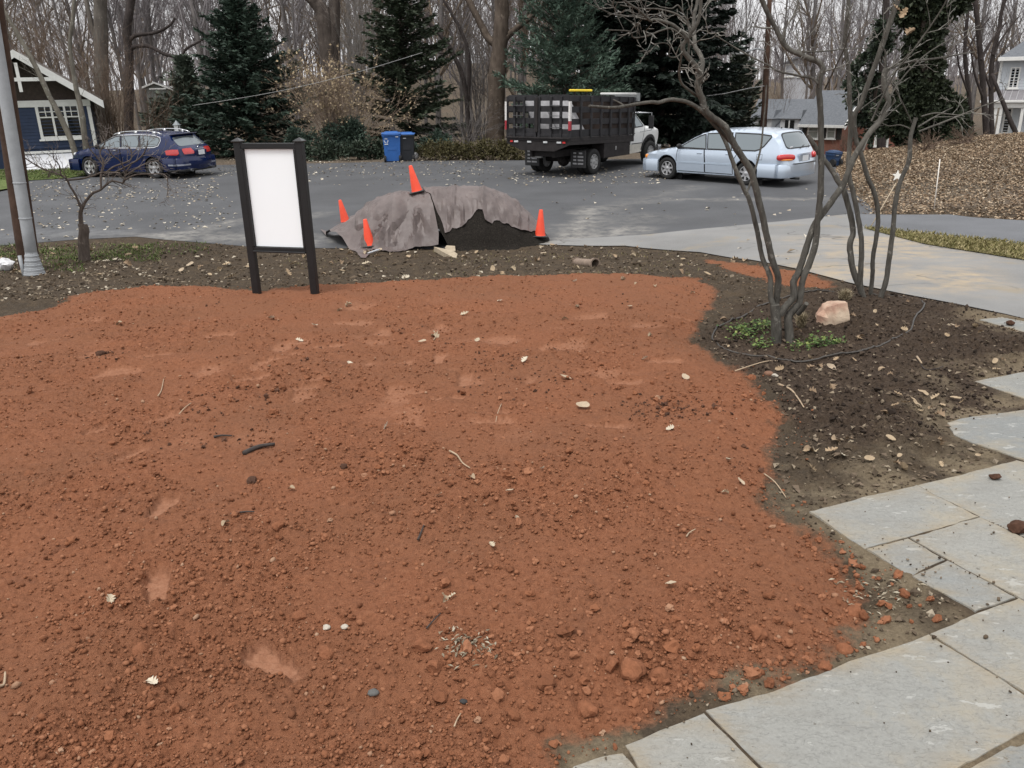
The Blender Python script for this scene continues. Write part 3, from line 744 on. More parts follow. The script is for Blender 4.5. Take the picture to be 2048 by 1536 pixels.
def boulder():
    p = SZ(G(1660, 648)); k = 1/scale_at(p)
    w = 34*k
    prof = [(-1, -.25, .15), (-.55, -.7, .0), (.1, -.8, -.05), (.8, -.7, 0), (1.0, -.1, .1), (.85, .6, 0), (.1, .75, 0), (-.7, .5, 0)]
    vs = []
    for (x, y, d) in prof: vs.append((x, y, -.25))
    for (x, y, d) in prof: vs.append((x*1.02, y*1.02, .25+d))
    top = [(-.62, -.2, .72), (-.42, -.5, .95), (.1, -.5, 1.12), (.72, -.45, 1.16), (.80, 0, 1.1), (.7, .4, 1.0), (0, .45, 1.05), (-.5, .3, .9)]
    vs += top; n = 8
    fs = [tuple(range(2*n, 3*n))] + [(r*n+i, r*n+(i+1) % n, (r+1)*n+(i+1) % n, (r+1)*n+i) for r in (0, 1) for i in range(n)]
    o = MB().add([(x*w, y*w, z*w*.95) for x, y, z in vs], fs).build('boulder', SAND)
    bm = bmesh.new(); bm.from_mesh(o.data)
    bmesh.ops.triangulate(bm, faces=list(bm.faces)); bmesh.ops.subdivide_edges(bm, edges=list(bm.edges), cuts=3, use_grid_fill=True)
    for v in bm.verts:
        q = v.co/w; a = float(fbm(np.array([q.x*2.1+q.z]), np.array([q.y*2.1-q.z*1.3]), 77, 4)[0]); b2 = float(fbm(np.array([q.x*6+q.z*5]), np.array([q.y*6-q.z*4]), 78, 3)[0])
        v.co += Vector((a*.16*w, b2*.10*w, a*.10*w+b2*.05*w))
    bmesh.ops.recalc_face_normals(bm, faces=list(bm.faces)); bm.to_mesh(o.data); bm.free()
    soft(o, 24); o.location = (p.x, p.y, p.z-.01); o.rotation_euler = (0, 0, .1)
    tag(o, 'pinkish sandstone boulder sitting in the dark mulch bed behind the tree', 'rock')
boulder()
SLAB = mat('tan_slab', (.36, .30, .22), .9, .2, 12, .4, 40, spec=.2)
for (pp, lab) in (([(868, 505), (905, 508), (915, 512), (912, 517), (890, 512)], 'longer flat tan slab lying in the dirt before the pile'),
                  ([(890, 503), (893, 500), (910, 500), (911, 506), (896, 507)], 'small square tan slab propped at the pile foot')):
    q = GP(pp); cx = sum(a for a, _ in q)/len(q); cy = sum(a for _, a in q)/len(q); z = SZ((cx, cy)).z
    mb = MB().prism([(a-cx, b_-cy) for a, b_ in q], -.04, .045); o = mb.build('stone_slab', SLAB); o.location = (cx, cy, z+.02); o.rotation_euler = (.12, .05, 0); tag(o, lab, 'slab')
p = SZ(G(1191, 536)); k = 1/scale_at(p)
mb = MB().lathe([(12*k, -.05), (12.5*k, 0), (9.5*k, .0), (9*k, -.05), (9*k, -.5), (12*k, -.5)], 24, axis='y')
o = mb.build('drain_pipe', mat('clay_pipe', (.20, .15, .115), .85, .25, 14, .3, 40), None); soft(o, 40)
o.scale = (1, 1, 1); o.location = (p.x, p.y, p.z+6*k); o.rotation_euler = (.12, 0, math.pi+.55)
tag(o, 'round clay drain pipe end sticking out of the dirt verge', 'pipe')

# ---- poles at the left edge
def utility_pole():
    b0 = SZ(G(60, 540)); top = P(-12, 30, b0.y+.05); d = top-b0
    t = thing('utility_pole', 'brown wooden utility pole at the left edge behind the grey metal pole', 'pole', b0)
    e = d*2.4
    k = 1/scale_at(b0)
    n = 26; pts = [e*(i/n) for i in range(-2, n+1)]
    MB().tube(pts, [19.5*k*(1-.25*max(i, 0)/n) for i in range(-2, n+1)], 18).build('pole', mat('weathered_pole', (.060, .036, .026), .9, .45, 3, .6, 18, spec=.2), t, True)
    return b0
UB = utility_pole()
def grey_pole():
    b0 = SZ(G(69, 546)); b0.y -= .02
    b0 = SZ(G(69, 547)); top = P(-3, 110, b0.y+.1); d = (top-b0); k = 1/scale_at(b0)
    t = thing('metal_pole', 'grey metal pole with a ribbed base collar before the wooden pole', 'pole', b0)
    GM = mat('galvanised_grey', (.30, .315, .33), .5, .12, 7, .1, 40, spec=.4)
    h = d.length; rot = Vector((0, 0, 1)).rotation_difference(d.normalized()).to_matrix()
    o = MB().tube([d*(i/12*2.6) for i in range(13)], 11*k, 18).build('shaft', GM, t, True)
    prof = []
    H1 = .34
    for i in range(15):
        z = H1*i/14; r = (20-9.0*(i/14)**.8)*k
        prof += [(r+(.006 if i % 3 == 0 and i > 0 else 0), z), (r+(.006 if i % 3 == 0 and i > 0 else 0), z+H1/18)]
    prof.append((11.2*k, H1+.03))
    mb = MB(); mb.lathe(prof, 24); mb.v = [tuple(rot @ Vector(v)) for v in mb.v]
    soft(mb.build('base_collar', GM, t), 40)
    mb = MB().tube([(-.14, -.06, -.1), (-.142, -.06, .32)], .028, 12); mb.build('conduit', GM, t, True)
    for z in (.9, 1.45):
        MB().lathe([(11.3*k, -.012), (11.9*k, -.008), (11.9*k, .008), (11.3*k, .012)], 18).build('band', GM, t).matrix_local = Matrix.Translation(d.normalized()*z) @ rot.to_4x4()
grey_pole()
def plastic_bag():
    p = SZ(G(14, 540)); vs, fs = rock_mesh(.17, .13, .12, 5, 4, .38, 6)
    o = MB().add(vs, fs).build('plastic_bag', mat('white_film', (.62, .62, .63), .35, .1, 9, .5, 25)); soft(o, 30)
    o.location = (p.x, p.y, p.z+.05); tag(o, 'crumpled white plastic bag lying left of the grey pole', 'bag')
plastic_bag()
# ---- driveway markers
WHT = mat('white_marker', (.72, .68, .62), .5, .06, 10)
def marker():
    b0 = G(1868, 421); top = P(1880, 318, b0.y)
    o = MB().tube([b0-Vector((0, 0, .1)), top], .011, 8).build('driveway_marker', WHT, None, True)
    tag(o, 'thin white marker rod standing alone in the leafy bank', 'marker')
    b0 = G(1739, 458); top = P(1792, 366, b0.y+.15); t = thing('star_stake', 'leaning thin stake topped with a white star beside the side road', 'marker', b0)
    d = top-b0
    MB().tube([-d*.06, d], .009, 6).build('stick', mat('bamboo', (.42, .34, .24), .7, .2, 30), t, True)
    k = 1/scale_at(top); r = 11*k; pts = [(r*(1 if i % 2 == 0 else .42)*math.sin(math.pi*i/5), r*(1 if i % 2 == 0 else .42)*math.cos(math.pi*i/5)) for i in range(10)]
    MB().prism(pts, -.008, .008, lambda u, v, h: (d.x+u, d.y+h-.015, d.z+r*1.3+v)).build('star', mat('star_white', (.82, .80, .74), .5, .05, 9), t)
marker()
# ---- hose looped round the bed
def hose():
    pp = [(1668, 589), (1612, 592), (1570, 598), (1532, 609), (1475, 641), (1440, 657), (1424, 676), (1436, 690), (1455, 699), (1517, 709), (1560, 716), (1600, 721), (1675, 717), (1725, 709), (1762, 695), (1776, 687),
          (1818, 666), (1828, 644), (1846, 621), (1845, 607), (1823, 599), (1781, 594), (1740, 590)]
    q = [SZ(G(*p)) for p in pp]; pts = []
    for i in range(len(q)-1):
        p0, p1, p2, p3 = q[max(i-1, 0)], q[i], q[i+1], q[min(i+2, len(q)-1)]
        for j in range(8):
            u = j/8; v = .5*((2*p1)+(p2-p0)*u+(2*p0-5*p1+4*p2-p3)*u*u+(3*p1-p0-3*p2+p3)*u**3)
            pts.append(v)
    pts = [SZ(v)+Vector((0, 0, .004+.012*math.sin(v.x*3+v.y*2))) for v in pts]
    z = np.convolve(np.pad([p.z for p in pts], 3, 'edge'), np.ones(7)/7, 'valid')
    pts = [Vector((p.x, p.y, float(max(p.z, zz)))) for p, zz in zip(pts, z)]
    o = MB().tube(pts, .0085, 6).build('drip_hose', mat('black_poly_hose', (.04, .034, .028), .5, .3, 20), None, True)
    tag(o, 'thin black drip hose looped around the mulch bed', 'hose')
hose()
# ================================================================== VEHICLES
GLASS = None
def glass_mat():
    m, t, b = _nodes('car_glass')
    b.inputs['Base Color'].default_value = (.20, .23, .245, 1); b.inputs['Metallic'].default_value = .55
    b.inputs['Roughness'].default_value = .07; b.inputs['Specular IOR Level'].default_value = .8
    return m
GLASS = glass_mat()
RUBBER = mat('tyre_rubber', (.018, .018, .018), .8, .25, 20, .2, 60, spec=.3)
DARKP = mat('dark_plastic', (.014, .014, .015), .6, .15, 10)
SEAM = mat('panel_gap', (.008, .008, .010), .9, .1, 10, spec=.1)
CHROME = mat('bright_trim', (.62, .63, .65), .2, .05, 6, metal=.9)
ALLOY = mat('alloy_wheel', (.50, .50, .51), .32, .1, 7, metal=.75)
def paint(name, col, metal=.3, rough=.32):
    return mat(name, col, rough, .035, 3, metal=metal, spec=.55, coat=.8)
RED_L = mat('red_lens', (.45, .012, .012), .15, .15, 12, spec=.8, coat=.5)
AMB_L = mat('amber_lens', (.75, .25, .02), .15, .15, 12, spec=.8, coat=.5)
CLR_L = mat('clear_lens', (.6, .62, .63), .12, .1, 12, spec=.8, coat=.5, metal=.3)
PLATE = mat('licence_plate_white', (.66, .68, .70), .45, .04, 8)

class Car:
    """a body shell from a side outline: side panels curved in plan and section, and a ribbon that runs over bonnet, roof and tail"""
    def __init__(s, top, bot, Wd, belt, tum, r=.07, plan=(1.5, .14, -1.6, .10), crown=.035, bow_f=.16, bow_r=.10):
        s.top = top; s.bot = bot; s.W = Wd/2; s.belt = belt; s.tum = tum; s.r = r; s.plan = plan; s.crown = crown; s.bf = bow_f; s.br = bow_r
        s.topd = s.dense(top, .05)
        L = [0]
        for a, b in zip(s.topd[:-1], s.topd[1:]): L.append(L[-1]+math.hypot(b[0]-a[0], b[1]-a[1]))
        s.L = np.array(L); s.tp = np.array(s.topd)
        s.xf = max(p[0] for p in top); s.xr = min(p[0] for p in top)
    @staticmethod
    def dense(pts, st):
        out = []
        for a, b in zip(pts[:-1], pts[1:]):
            n = max(1, int(math.hypot(b[0]-a[0], b[1]-a[1])/st)); out += [(a[0]+(b[0]-a[0])*i/n, a[1]+(b[1]-a[1])*i/n) for i in range(n)]
        return out+[pts[-1]]
    def w0(s, x, z):
        x = np.asarray(x, float); z = np.asarray(z, float)
        xf, kf, xr, kr = s.plan
        p = 1 - kf*np.clip((x-xf)/(s.xf-xf), 0, 1)**2.2 - kr*np.clip((xr-x)/(xr-s.xr), 0, 1)**2.2
        low = np.clip((s.belt-.22-z)/.5, 0, 1); sh = np.clip((z-(s.belt-.22))/.22, 0, 1)
        y = s.W*p*(1-.055*low**1.6-.03*sh**2)
        return y - np.maximum(z-s.belt, 0)*s.tum
    def w(s, x, z):
        x = np.asarray(x, float); z = np.asarray(z, float)
        d = np.full(x.shape, 9.0); A = s.tp
        for i in range(len(A)-1):
            dx, dz = A[i+1]-A[i]; l = dx*dx+dz*dz+1e-12
            t = np.clip(((x-A[i, 0])*dx+(z-A[i, 1])*dz)/l, 0, 1)
            d = np.minimum(d, np.hypot(x-A[i, 0]-t*dx, z-A[i, 1]-t*dz))
        k = np.clip(s.r-d, 0, s.r)
        return s.w0(x, z) - (s.r-np.sqrt(np.maximum(s.r**2-k**2, 0)))
    def side(s, poly, off, step=.07, sgn=1):
        v, f = cdt(poly, step); y = (s.w(v[:, 0], v[:, 1])+off)*sgn
        return np.column_stack([v[:, 0], y, v[:, 1]]), [q if sgn < 0 else q[::-1] for q in f if len(q) == 3]
    def add_side(s, mb, poly, off, step=.07, sgn=1): v, f = s.side(poly, off, step, sgn); mb.add(v, f); return mb
    def rib(s, l, t, off=0):
        """point on the ribbon: l = distance along the top outline, t = -1..1 across"""
        i = int(np.clip(np.searchsorted(s.L, l)-1, 0, len(s.L)-2)); u = (l-s.L[i])/(s.L[i+1]-s.L[i]+1e-9)
        p = s.tp[i]*(1-u)+s.tp[i+1]*u
        j0, j1 = max(i-1, 0), min(i+2, len(s.tp)-1); tn = s.tp[j1]-s.tp[j0]; tn = tn/(np.linalg.norm(tn)+1e-9); n = np.array([-tn[1], tn[0]])
        if n[1] < 0 and abs(n[1]) > .5: n = -n
        if abs(n[1]) <= .5: n = n if (n[0] > 0) == (p[0] > 0) else -n
        wd = float(s.w0(p[0], p[1]))-s.r
        k = 1-t*t
        q = p + n*(s.crown*k*(abs(n[1])) + off)
        bow = s.bf if p[0] > 0 else s.br
        q = q + np.array([n[0]*bow*k*abs(n[0])**1.5, 0])
        return (q[0], wd*t, q[1])
    def ribbon(s, mb, l0, l1, t0, t1, off=0, nl=None, nt=14, rc=0):
        nl = nl or max(2, int((l1-l0)/.05)); n = len(mb.v); vs = []
        for i in range(nl+1):
            b = 2*i/nl-1; sq = 1-rc*abs(b)**8
            for j in range(nt+1):
                a = 2*j/nt-1; tm, th = (t0+t1)/2, (t1-t0)/2
                lb = b*(1-rc*.6*abs(a)**8)
                vs.append(s.rib((l0+l1)/2+(l1-l0)/2*lb, tm+th*a*sq, off))
        fs = [(i*(nt+1)+j, i*(nt+1)+j+1, (i+1)*(nt+1)+j+1, (i+1)*(nt+1)+j) for i in range(nl) for j in range(nt)]
        mb.add(vs, fs); return mb
    def at(s, x=None, z=None, seg=None):
        """distance along the outline where it passes x (or z) within part of the outline"""
        best = None
        for i, p in enumerate(s.topd):
            if seg and not (seg[0] <= p[0] <= seg[1]): continue
            e = abs((p[0]-x) if x is not None else (p[1]-z))
            if best is None or e < best[0]: best = (e, s.L[i])
        return best[1]
def arch(cx, r, z0, n=14, zc=None):
    zc = r*.92 if zc is None else zc
    a0 = math.asin(max(-1, min(1, (z0-zc)/r)))
    return [(cx+r*math.cos(a0+(math.pi-2*a0)*i/n), zc+r*math.sin(a0+(math.pi-2*a0)*i/n)) for i in range(n+1)]
def wheel(parent, x, y, R, wd, rimR, style, side, lab=None):
    """hub disc with tyre and rim; side = +1 left, -1 right"""
    hub = MB().lathe([(.001, -wd*.30), (rimR*.96, -wd*.30), (rimR*.96, -wd*.1), (.001, -wd*.1)], 24, axis='y').build('wheel', mat('wheel_dark', (.03, .03, .03), .7, .2, 10), parent)
    hub.location = (x, y, R)
    if side < 0: hub.rotation_euler = (0, 0, math.pi)
    h = wd/2
    prof = [(rimR, -h*.8), (rimR+.03, -h), (R-.035, -h*1.02), (R-.008, -h*.85), (R, -h*.5), (R-.004, -h*.17), (R, h*.2), (R, h*.5), (R-.008, h*.85), (R-.035, h*1.02), (rimR+.03, h), (rimR, h*.8), (rimR-.005, -h*.8)]
    soft(MB().lathe(prof, 36, axis='y').build('tyre', RUBBER, hub), 40)
    mb = MB()
    mb.lathe([(rimR*1.0, h*.80), (rimR*1.0, h*.92), (rimR*.95, h*.95), (rimR*.90, h*.80), (rimR*.88, h*.2), (rimR*.96, h*.2)], 32, axis='y')
    ns = style[0]; w1 = style[1]
    for k in range(ns):
        a = 2*math.pi*k/ns + .3
        ca, sa = math.cos(a), math.sin(a)
        def pt(rr, ww, yy): return (rr*ca-ww*sa, yy, rr*sa+ww*ca)
        r0, r1 = rimR*.12, rimR*.94; wa, wb = w1*rimR*1.0, w1*rimR*style[2]
        v = [pt(r0, -wa, h*.8), pt(r0, wa, h*.8), pt(r1, wb, h*.84), pt(r1, -wb, h*.84), pt(r0, -wa, h*.45), pt(r0, wa, h*.45), pt(r1, wb, h*.5), pt(r1, -wb, h*.5)]
        mb.add(v, [(0, 1, 2, 3), (4, 7, 6, 5), (0, 4, 5, 1), (1, 5, 6, 2), (2, 6, 7, 3), (3, 7, 4, 0)])
    mb.lathe([(rimR*.30, h*.5), (rimR*.30, h*.82), (rimR*.2, h*.90), (.001, h*.92)], 20, axis='y')
    soft(mb.build('rim', style[3], hub), 40)
    return hub
def text_mesh(txt, size, name, m, parent, loc, rot, depth=.002):
    cu = bpy.data.curves.new(name, 'FONT'); cu.body = txt; cu.size = size; cu.extrude = depth; cu.align_x = 'CENTER'; cu.align_y = 'CENTER'; cu.resolution_u = 2
    o = bpy.data.objects.new('tmp', cu); COL.objects.link(o)
    dg = bpy.context.evaluated_depsgraph_get(); me = bpy.data.meshes.new_from_object(o.evaluated_get(dg)); bpy.data.objects.remove(o)
    me.materials.clear(); me.materials.append(m)
    q = bpy.data.objects.new(name, me); COL.objects.link(q); q.parent = parent; q.location = loc; q.rotation_euler = rot; return q
def place_car(root, near_px, far_px, wb, side, sh=0):
    """put the car so that the wheels of its nearer side stand at the two pixels (rear, front)"""
    a, b = G(*near_px), G(*far_px); d = b-a; ang = math.atan2(d.y, d.x)
    return a, b, ang

def shell(c, t, body_m, holes, sillz, wells, Rw, wellx):
    """outer skin, underside and dark wheel wells"""
    mb = MB()
    poly = list(c.top) + list(reversed(c.bot))
    for sg in (1, -1): c.add_side(mb, poly, 0, .075, sg)
    c.ribbon(mb, 0, c.L[-1], -1, 1, 0, nl=len(c.L)*1, nt=14)
    # close the strip between ribbon and side
    o = mb.build('body', body_m, t, True)
    bm = bmesh.new(); bm.from_mesh(o.data); bmesh.ops.remove_doubles(bm, verts=list(bm.verts), dist=.012); bmesh.ops.recalc_face_normals(bm, faces=list(bm.faces)); bm.to_mesh(o.data); bm.free()
    soft(o, 32)
    u = MB(); u.box(((c.xf+c.xr)/2, 0, sillz+.03), (c.xf-c.xr-.35, c.W*2-.16, .04))
    for x in wellx:
        for sg in (1, -1):
            u.box((x, sg*(c.W-.30), Rw+.02), (Rw*2.3, .04, Rw*2.0))
            n = 12; r = Rw*1.20
            v = []; f = []
            for i in range(n+1):
                a = math.pi*i/n
                for yy in (c.W-.30, c.W-.075): v.append((x+r*math.cos(a), sg*yy, Rw*.95+r*math.sin(a)))
            f = [(2*i, 2*i+1, 2*i+3, 2*i+2) for i in range(n)]; u.add(v, f)
    u.build('underbody', DARKP, t)
    return o
def band(c, t, name, m, path_xz, hw, off, sides=(1,)):
    """a thin strip of trim that follows a line on the side panel"""
    mb = MB(); pts = Car.dense(path_xz, .06)
    for sg in sides:
        v = []; 
        for i, p in enumerate(pts):
            a = pts[max(i-1, 0)]; b = pts[min(i+1, len(pts)-1)]; dx, dz = b[0]-a[0], b[1]-a[1]; L = math.hypot(dx, dz)+1e-9; nx, nz = -dz/L*hw, dx/L*hw
            for q in ((p[0]-nx, p[1]-nz), (p[0]+nx, p[1]+nz)): v.append((q[0], float(c.w(np.array([q[0]]), np.array([q[1]]))[0]+off)*sg, q[1]))
        f = [(2*i, 2*i+1, 2*i+3, 2*i+2) for i in range(len(pts)-1)]
        mb.add(v, f)
        vb = [(x, y-sg*(off+.012), z) for x, y, z in v]; n = len(mb.v); mb.add(vb, [])
        k = n-len(v)
        mb.f += [(k+2*i, k+2*i+2, n+2*i+2, n+2*i) for i in range(len(pts)-1)]+[(k+2*i+1, n+2*i+1, n+2*i+3, k+2*i+3) for i in range(len(pts)-1)]; mb.m += [0]*(2*(len(pts)-1))
    return mb.build(name, m, t)
def door(c, t, poly, m, handle=None, sg=1, win=None, trim=None):
    mb = MB(); P2 = np.array(poly); ce = P2.mean(0)
    c.add_side(mb, [tuple(ce+(p-ce)*1.0) for p in P2], .0035, .08, sg)
    o = mb.build('door', m, t, True)
    pts = list(poly)+[poly[0]]
    band(c, o, 'door_gap', SEAM, pts, .008, .005, (sg,))
    if handle:
        x, z = handle; y = float(c.w(np.array([x]), np.array([z]))[0])
        MB().bbox((x, sg*(y+.016), z), (.17, .026, .026), .009).build('handle', trim or m, o)
    return o
def side_glass(c, t, poly, sg=1, off=.007, frame=DARKP, fw=.016):
    mb = MB(); c.add_side(mb, poly, off, .08, sg); o = mb.build('window', GLASS, t, True)
    band(c, o, 'window_seal', frame, list(poly)+[poly[0]], fw, off+.003, (sg,)); return o
def bumper(t, c, m, x, z0, z1, out, wrap, front, name='bumper', inset=0):
    mb = MB(); sg = 1 if front else -1; n = 9
    path = []
    Wd = c.W-.03
    for i in range(6): path.append((x-sg*wrap*(1-i/6), Wd+.012, 1, 0))
    R = .2
    for i in range(9):
        a = math.pi/2*i/8; path.append((x-sg*(R-R*math.sin(a)), Wd+.012-R+R*math.cos(a), math.cos(a), math.sin(a)))
    half = path; mid = []
    for i in range(1, 8):
        u = i/8; yy = (Wd-R)*(1-u*2); mid.append((x+sg*.05*(1-(yy/(Wd-R))**2), yy, 0, 1))
    full = half + mid + [(p[0], -p[1], -p[2], p[3]) for p in reversed(half)]
    prof = [(-.03, z0), (out*.75, z0), (out, z0+.03), (out, z1-.05), (out*.7, z1-.01), (-.03, z1)]
    v = []; f = []; k = len(prof)
    for (px, py, ny, nx) in full:
        for (o_, z) in prof: v.append((px+sg*nx*o_, py+ny*o_, z))
    for i in range(len(full)-1):
        for j in range(k-1): f.append((i*k+j, i*k+j+1, (i+1)*k+j+1, (i+1)*k+j))
    f += [tuple(range(k)), tuple((len(full)-1)*k+j for j in range(k-1, -1, -1))]
    mb.add(v, f); return soft(mb.build(name, m, t), 40)
def mirror(t, x, y, z, m, sg):
    mb = MB(); vs, fs = [], []
    bm = bmesh.new(); bmesh.ops.create_icosphere(bm, subdivisions=2, radius=1)
    for q in bm.verts: q.co = Vector((q.co.x*.075*(1 if q.co.x > 0 else .45)+x, q.co.y*.11+y+sg*.10, q.co.z*.075+z))
    bm.verts.index_update(); mb.add([q.co for q in bm.verts], [[q.index for q in f.verts] for f in bm.faces]); bm.free()
    mb.box((x, y, z-.03), (.06, .12, .04)); return mb.build('mirror', m, t, True)
def lens(t, name, m, c, dims, rz=0, ry=0, lab=None):
    bm = bmesh.new(); bmesh.ops.create_uvsphere(bm, u_segments=20, v_segments=12, radius=1)
    R = Matrix.Rotation(rz, 3, 'Z') @ Matrix.Rotation(ry, 3, 'Y'); pw = .62
    for q in bm.verts:
        v = q.co; q.co = R @ Vector((math.copysign(abs(v.x)**pw, v.x)*dims[0], math.copysign(abs(v.y)**pw, v.y)*dims[1], math.copysign(abs(v.z)**pw, v.z)*dims[2])) + Vector(c)
    mb = MB(); bm.verts.index_update(); mb.add([q.co for q in bm.verts], [[q.index for q in f.verts] for f in bm.faces]); bm.free()
    return mb.build(name, m, t, True)
def wiper(t, p0, p1, m=DARKP):
    return MB().tube([p0, p1], .008, 6).build('wiper', m, t)

# ---------------------------------------------------------------- pale blue estate
def pale_estate():
    M = paint('pale_blue_paint', (.48, .555, .65), .35, .3)
    t = thing('parked_car', 'pale silver blue estate car parked on the road beside the truck', 'car', group='cars parked on the road')
    Rw = .315; fx, rx = 1.31, -1.31
    top = [(2.24, .30), (2.27, .42), (2.26, .55), (2.21, .66), (2.05, .735), (1.7, .81), (1.35, .868), (1.02, .92), (.80, 1.035), (.5, 1.2), (.25, 1.315), (.0, 1.385), (-.3, 1.425), (-.8, 1.45), (-1.3, 1.45), (-1.75, 1.43), (-2.0, 1.395), (-2.07, 1.36),
           (-2.22, 1.14), (-2.34, .95), (-2.40, .84), (-2.44, .70), (-2.47, .58), (-2.47, .42), (-2.44, .30)]
    bot = [(2.24, .30), (2.1, .20)] + arch(fx, .36, .20)[0:] + [(.9, .185)] + [(-.9, .185)] + arch(rx, .36, .20) + [(-1.8, .26), (-2.44, .30)]
    bot = [(2.24, .30), (2.1, .22)] + arch(fx, .365, .22) + arch(rx, .365, .23) + [(-1.9, .26), (-2.44, .30)]
    c = Car(top, bot, 1.77, .90, .30, .075, (1.3, .13, -1.7, .09), .03, .20, .10)
    shell(c, t, M, None, .2, None, Rw, (fx, rx))
    for sg in (1, -1):
        # doors
        door(c, t, [(.98, .27), (.98, .62), (.95, .885), (.06, .895), (.02, .60), (.02, .27)], M, (.20, .80), sg)
        door(c, t, [(.0, .27), (.0, .60), (.04, .895), (-.98, .905), (-1.0, .80), (-.88, .62), (-.90, .27)][::1], M, (-.74, .81), sg)
        side_glass(c, t, [(.90, .925), (.74, 1.02), (.50, 1.15), (.26, 1.255), (.16, 1.29), (.10, 1.295), (.0, .915)], sg)
        side_glass(c, t, [(-.05, .915), (.045, 1.32), (-.75, 1.36), (-.82, .92)], sg)
        side_glass(c, t, [(-.90, .92), (-.84, 1.36), (-1.55, 1.35), (-1.92, 1.315), (-1.94, 1.28), (-1.78, 1.05), (-1.66, .96), (-1.55, .925)], sg)
        wheel(t, fx, sg*(c.W-.115), Rw, .20, .20, (7, .20, .55, ALLOY), sg)
        wheel(t, rx, sg*(c.W-.115), Rw, .20, .20, (7, .20, .55, ALLOY), sg)
        mirror(t, .86, sg*(c.W-.06), .96, DARKP, sg)
        band(c, t, 'rubbing_strip', paint('pale_blue_strip', (.43, .51, .60), .2, .4), [(.92, .52), (-.86, .53)], .022, .010, (sg,))
        lens(t, 'tail_light', RED_L, (-2.385, sg*.715, .775), (.075, .255, .088), -sg*.62, 0)
        am = lens(t, 'tail_light', AMB_L, (-2.397, sg*.71, .722), (.07, .20, .028), -sg*.62, 0); am['label'] = 'amber lower band of the tail light'
        lens(t, 'headlight', CLR_L, (2.16, sg*.60, .63), (.09, .20, .06), sg*.35)
        x = lens(t, 'turn_signal', AMB_L, (2.075, sg*.765, .625), (.09, .05, .055), sg*.25)
        band(c, t, 'wheel_arch_lip', paint('pale_blue_paint', None), arch(fx, .375, .26), .012, .006, (sg,))
        band(c, t, 'wheel_arch_lip', paint('pale_blue_paint', None), arch(rx, .375, .27), .012, .006, (sg,))
    bumper(t, c, M, 2.24, .22, .56, .045, .62, True)
    bumper(t, c, M, -2.42, .25, .60, .07, .72, False)
    MB().box((-2.545, 0, .607), (.10, 1.05, .02)).build('bumper_step', DARKP, t)
    l0, l1 = c.at(x=-2.075), c.at(z=.985, seg=(-2.6, -2.2))
    g = MB(); c.ribbon(g, l0+.02, l1, -.86, .86, .008, 10, 16, .10); gw = g.build('rear_window', GLASS, t, True)
    fr = MB(); c.ribbon(fr, l0-.01, l1+.03, -.90, .90, .004, 10, 16, .09); fr.build('rear_window_seal', DARKP, gw, True)
    l0, l1 = c.at(x=1.0), c.at(x=.30)
    g = MB(); c.ribbon(g, l0, l1, -.9, .9, .006, 10, 14, .06); g.build('windscreen', GLASS, t, True)
    MB().bbox((-2.545, 0, .85), (.05, .50, .045), .01).build('plate_garnish', M, t)
    rc = MB(); rc.bbox((-2.535, 0, .735), (.03, .56, .16), .01); rc.build('plate_recess', mat('plate_recess_grey', (.25, .28, .32), .5, .1, 8), t)
    pl = MB().bbox((-2.556, -.02, .73), (.012, .31, .15), .004).build('licence_plate', PLATE, t)
    for y in (.10, -.34): wiper(t, (-2.435, y, .97), (-2.385, y-.30, 1.05))
    for (y, w) in ((.50, .035), (.455, .03), (.415, .035)): MB().box((-2.375, y, 1.02), (.012, w, .045), Matrix.Rotation(-.5, 3, 'Y')).build('window_sticker', PLATE, gw)
    MB().lathe([(.03, 0), (.03, .25)], 12, (-2.62, .35, .22), 'x').build('exhaust_pipe', DARKP, t)
    MB().tube([(-1.72, -.1, 1.45), (-1.74, -.1, 1.49)], .02, 8).build('aerial_base', DARKP, t)
    band(c, t, 'filler_flap', SEAM, [(-1.62, .70), (-1.62, .84), (-1.78, .84), (-1.78, .70), (-1.62, .70)], .004, .003, (1,))
    return t, c
def seat(t, rear_px, front_px, W2, wbx, z=.008):
    """stand a car with its left wheels near the two pixels"""
    a, b = G(*rear_px), G(*front_px)
    d = (b-a).normalized(); ang = math.atan2(d.y, d.x)
    mid = (a+b)/2
    n = Vector((-math.sin(ang), math.cos(ang), 0))          # car's left
    return mid, ang, n
if 'pale_blue_paint' not in MATS: paint('pale_blue_paint', (.48, .555, .65), .35, .3)
T1, C1 = pale_estate()
mid, ang, n = seat(T1, (1496, 371), (1334, 358), C1.W, 1.31)
T1.location = (mid.x-n.x*(C1.W-.12), mid.y-n.y*(C1.W-.12), .008); T1.rotation_euler = (0, 0, ang)

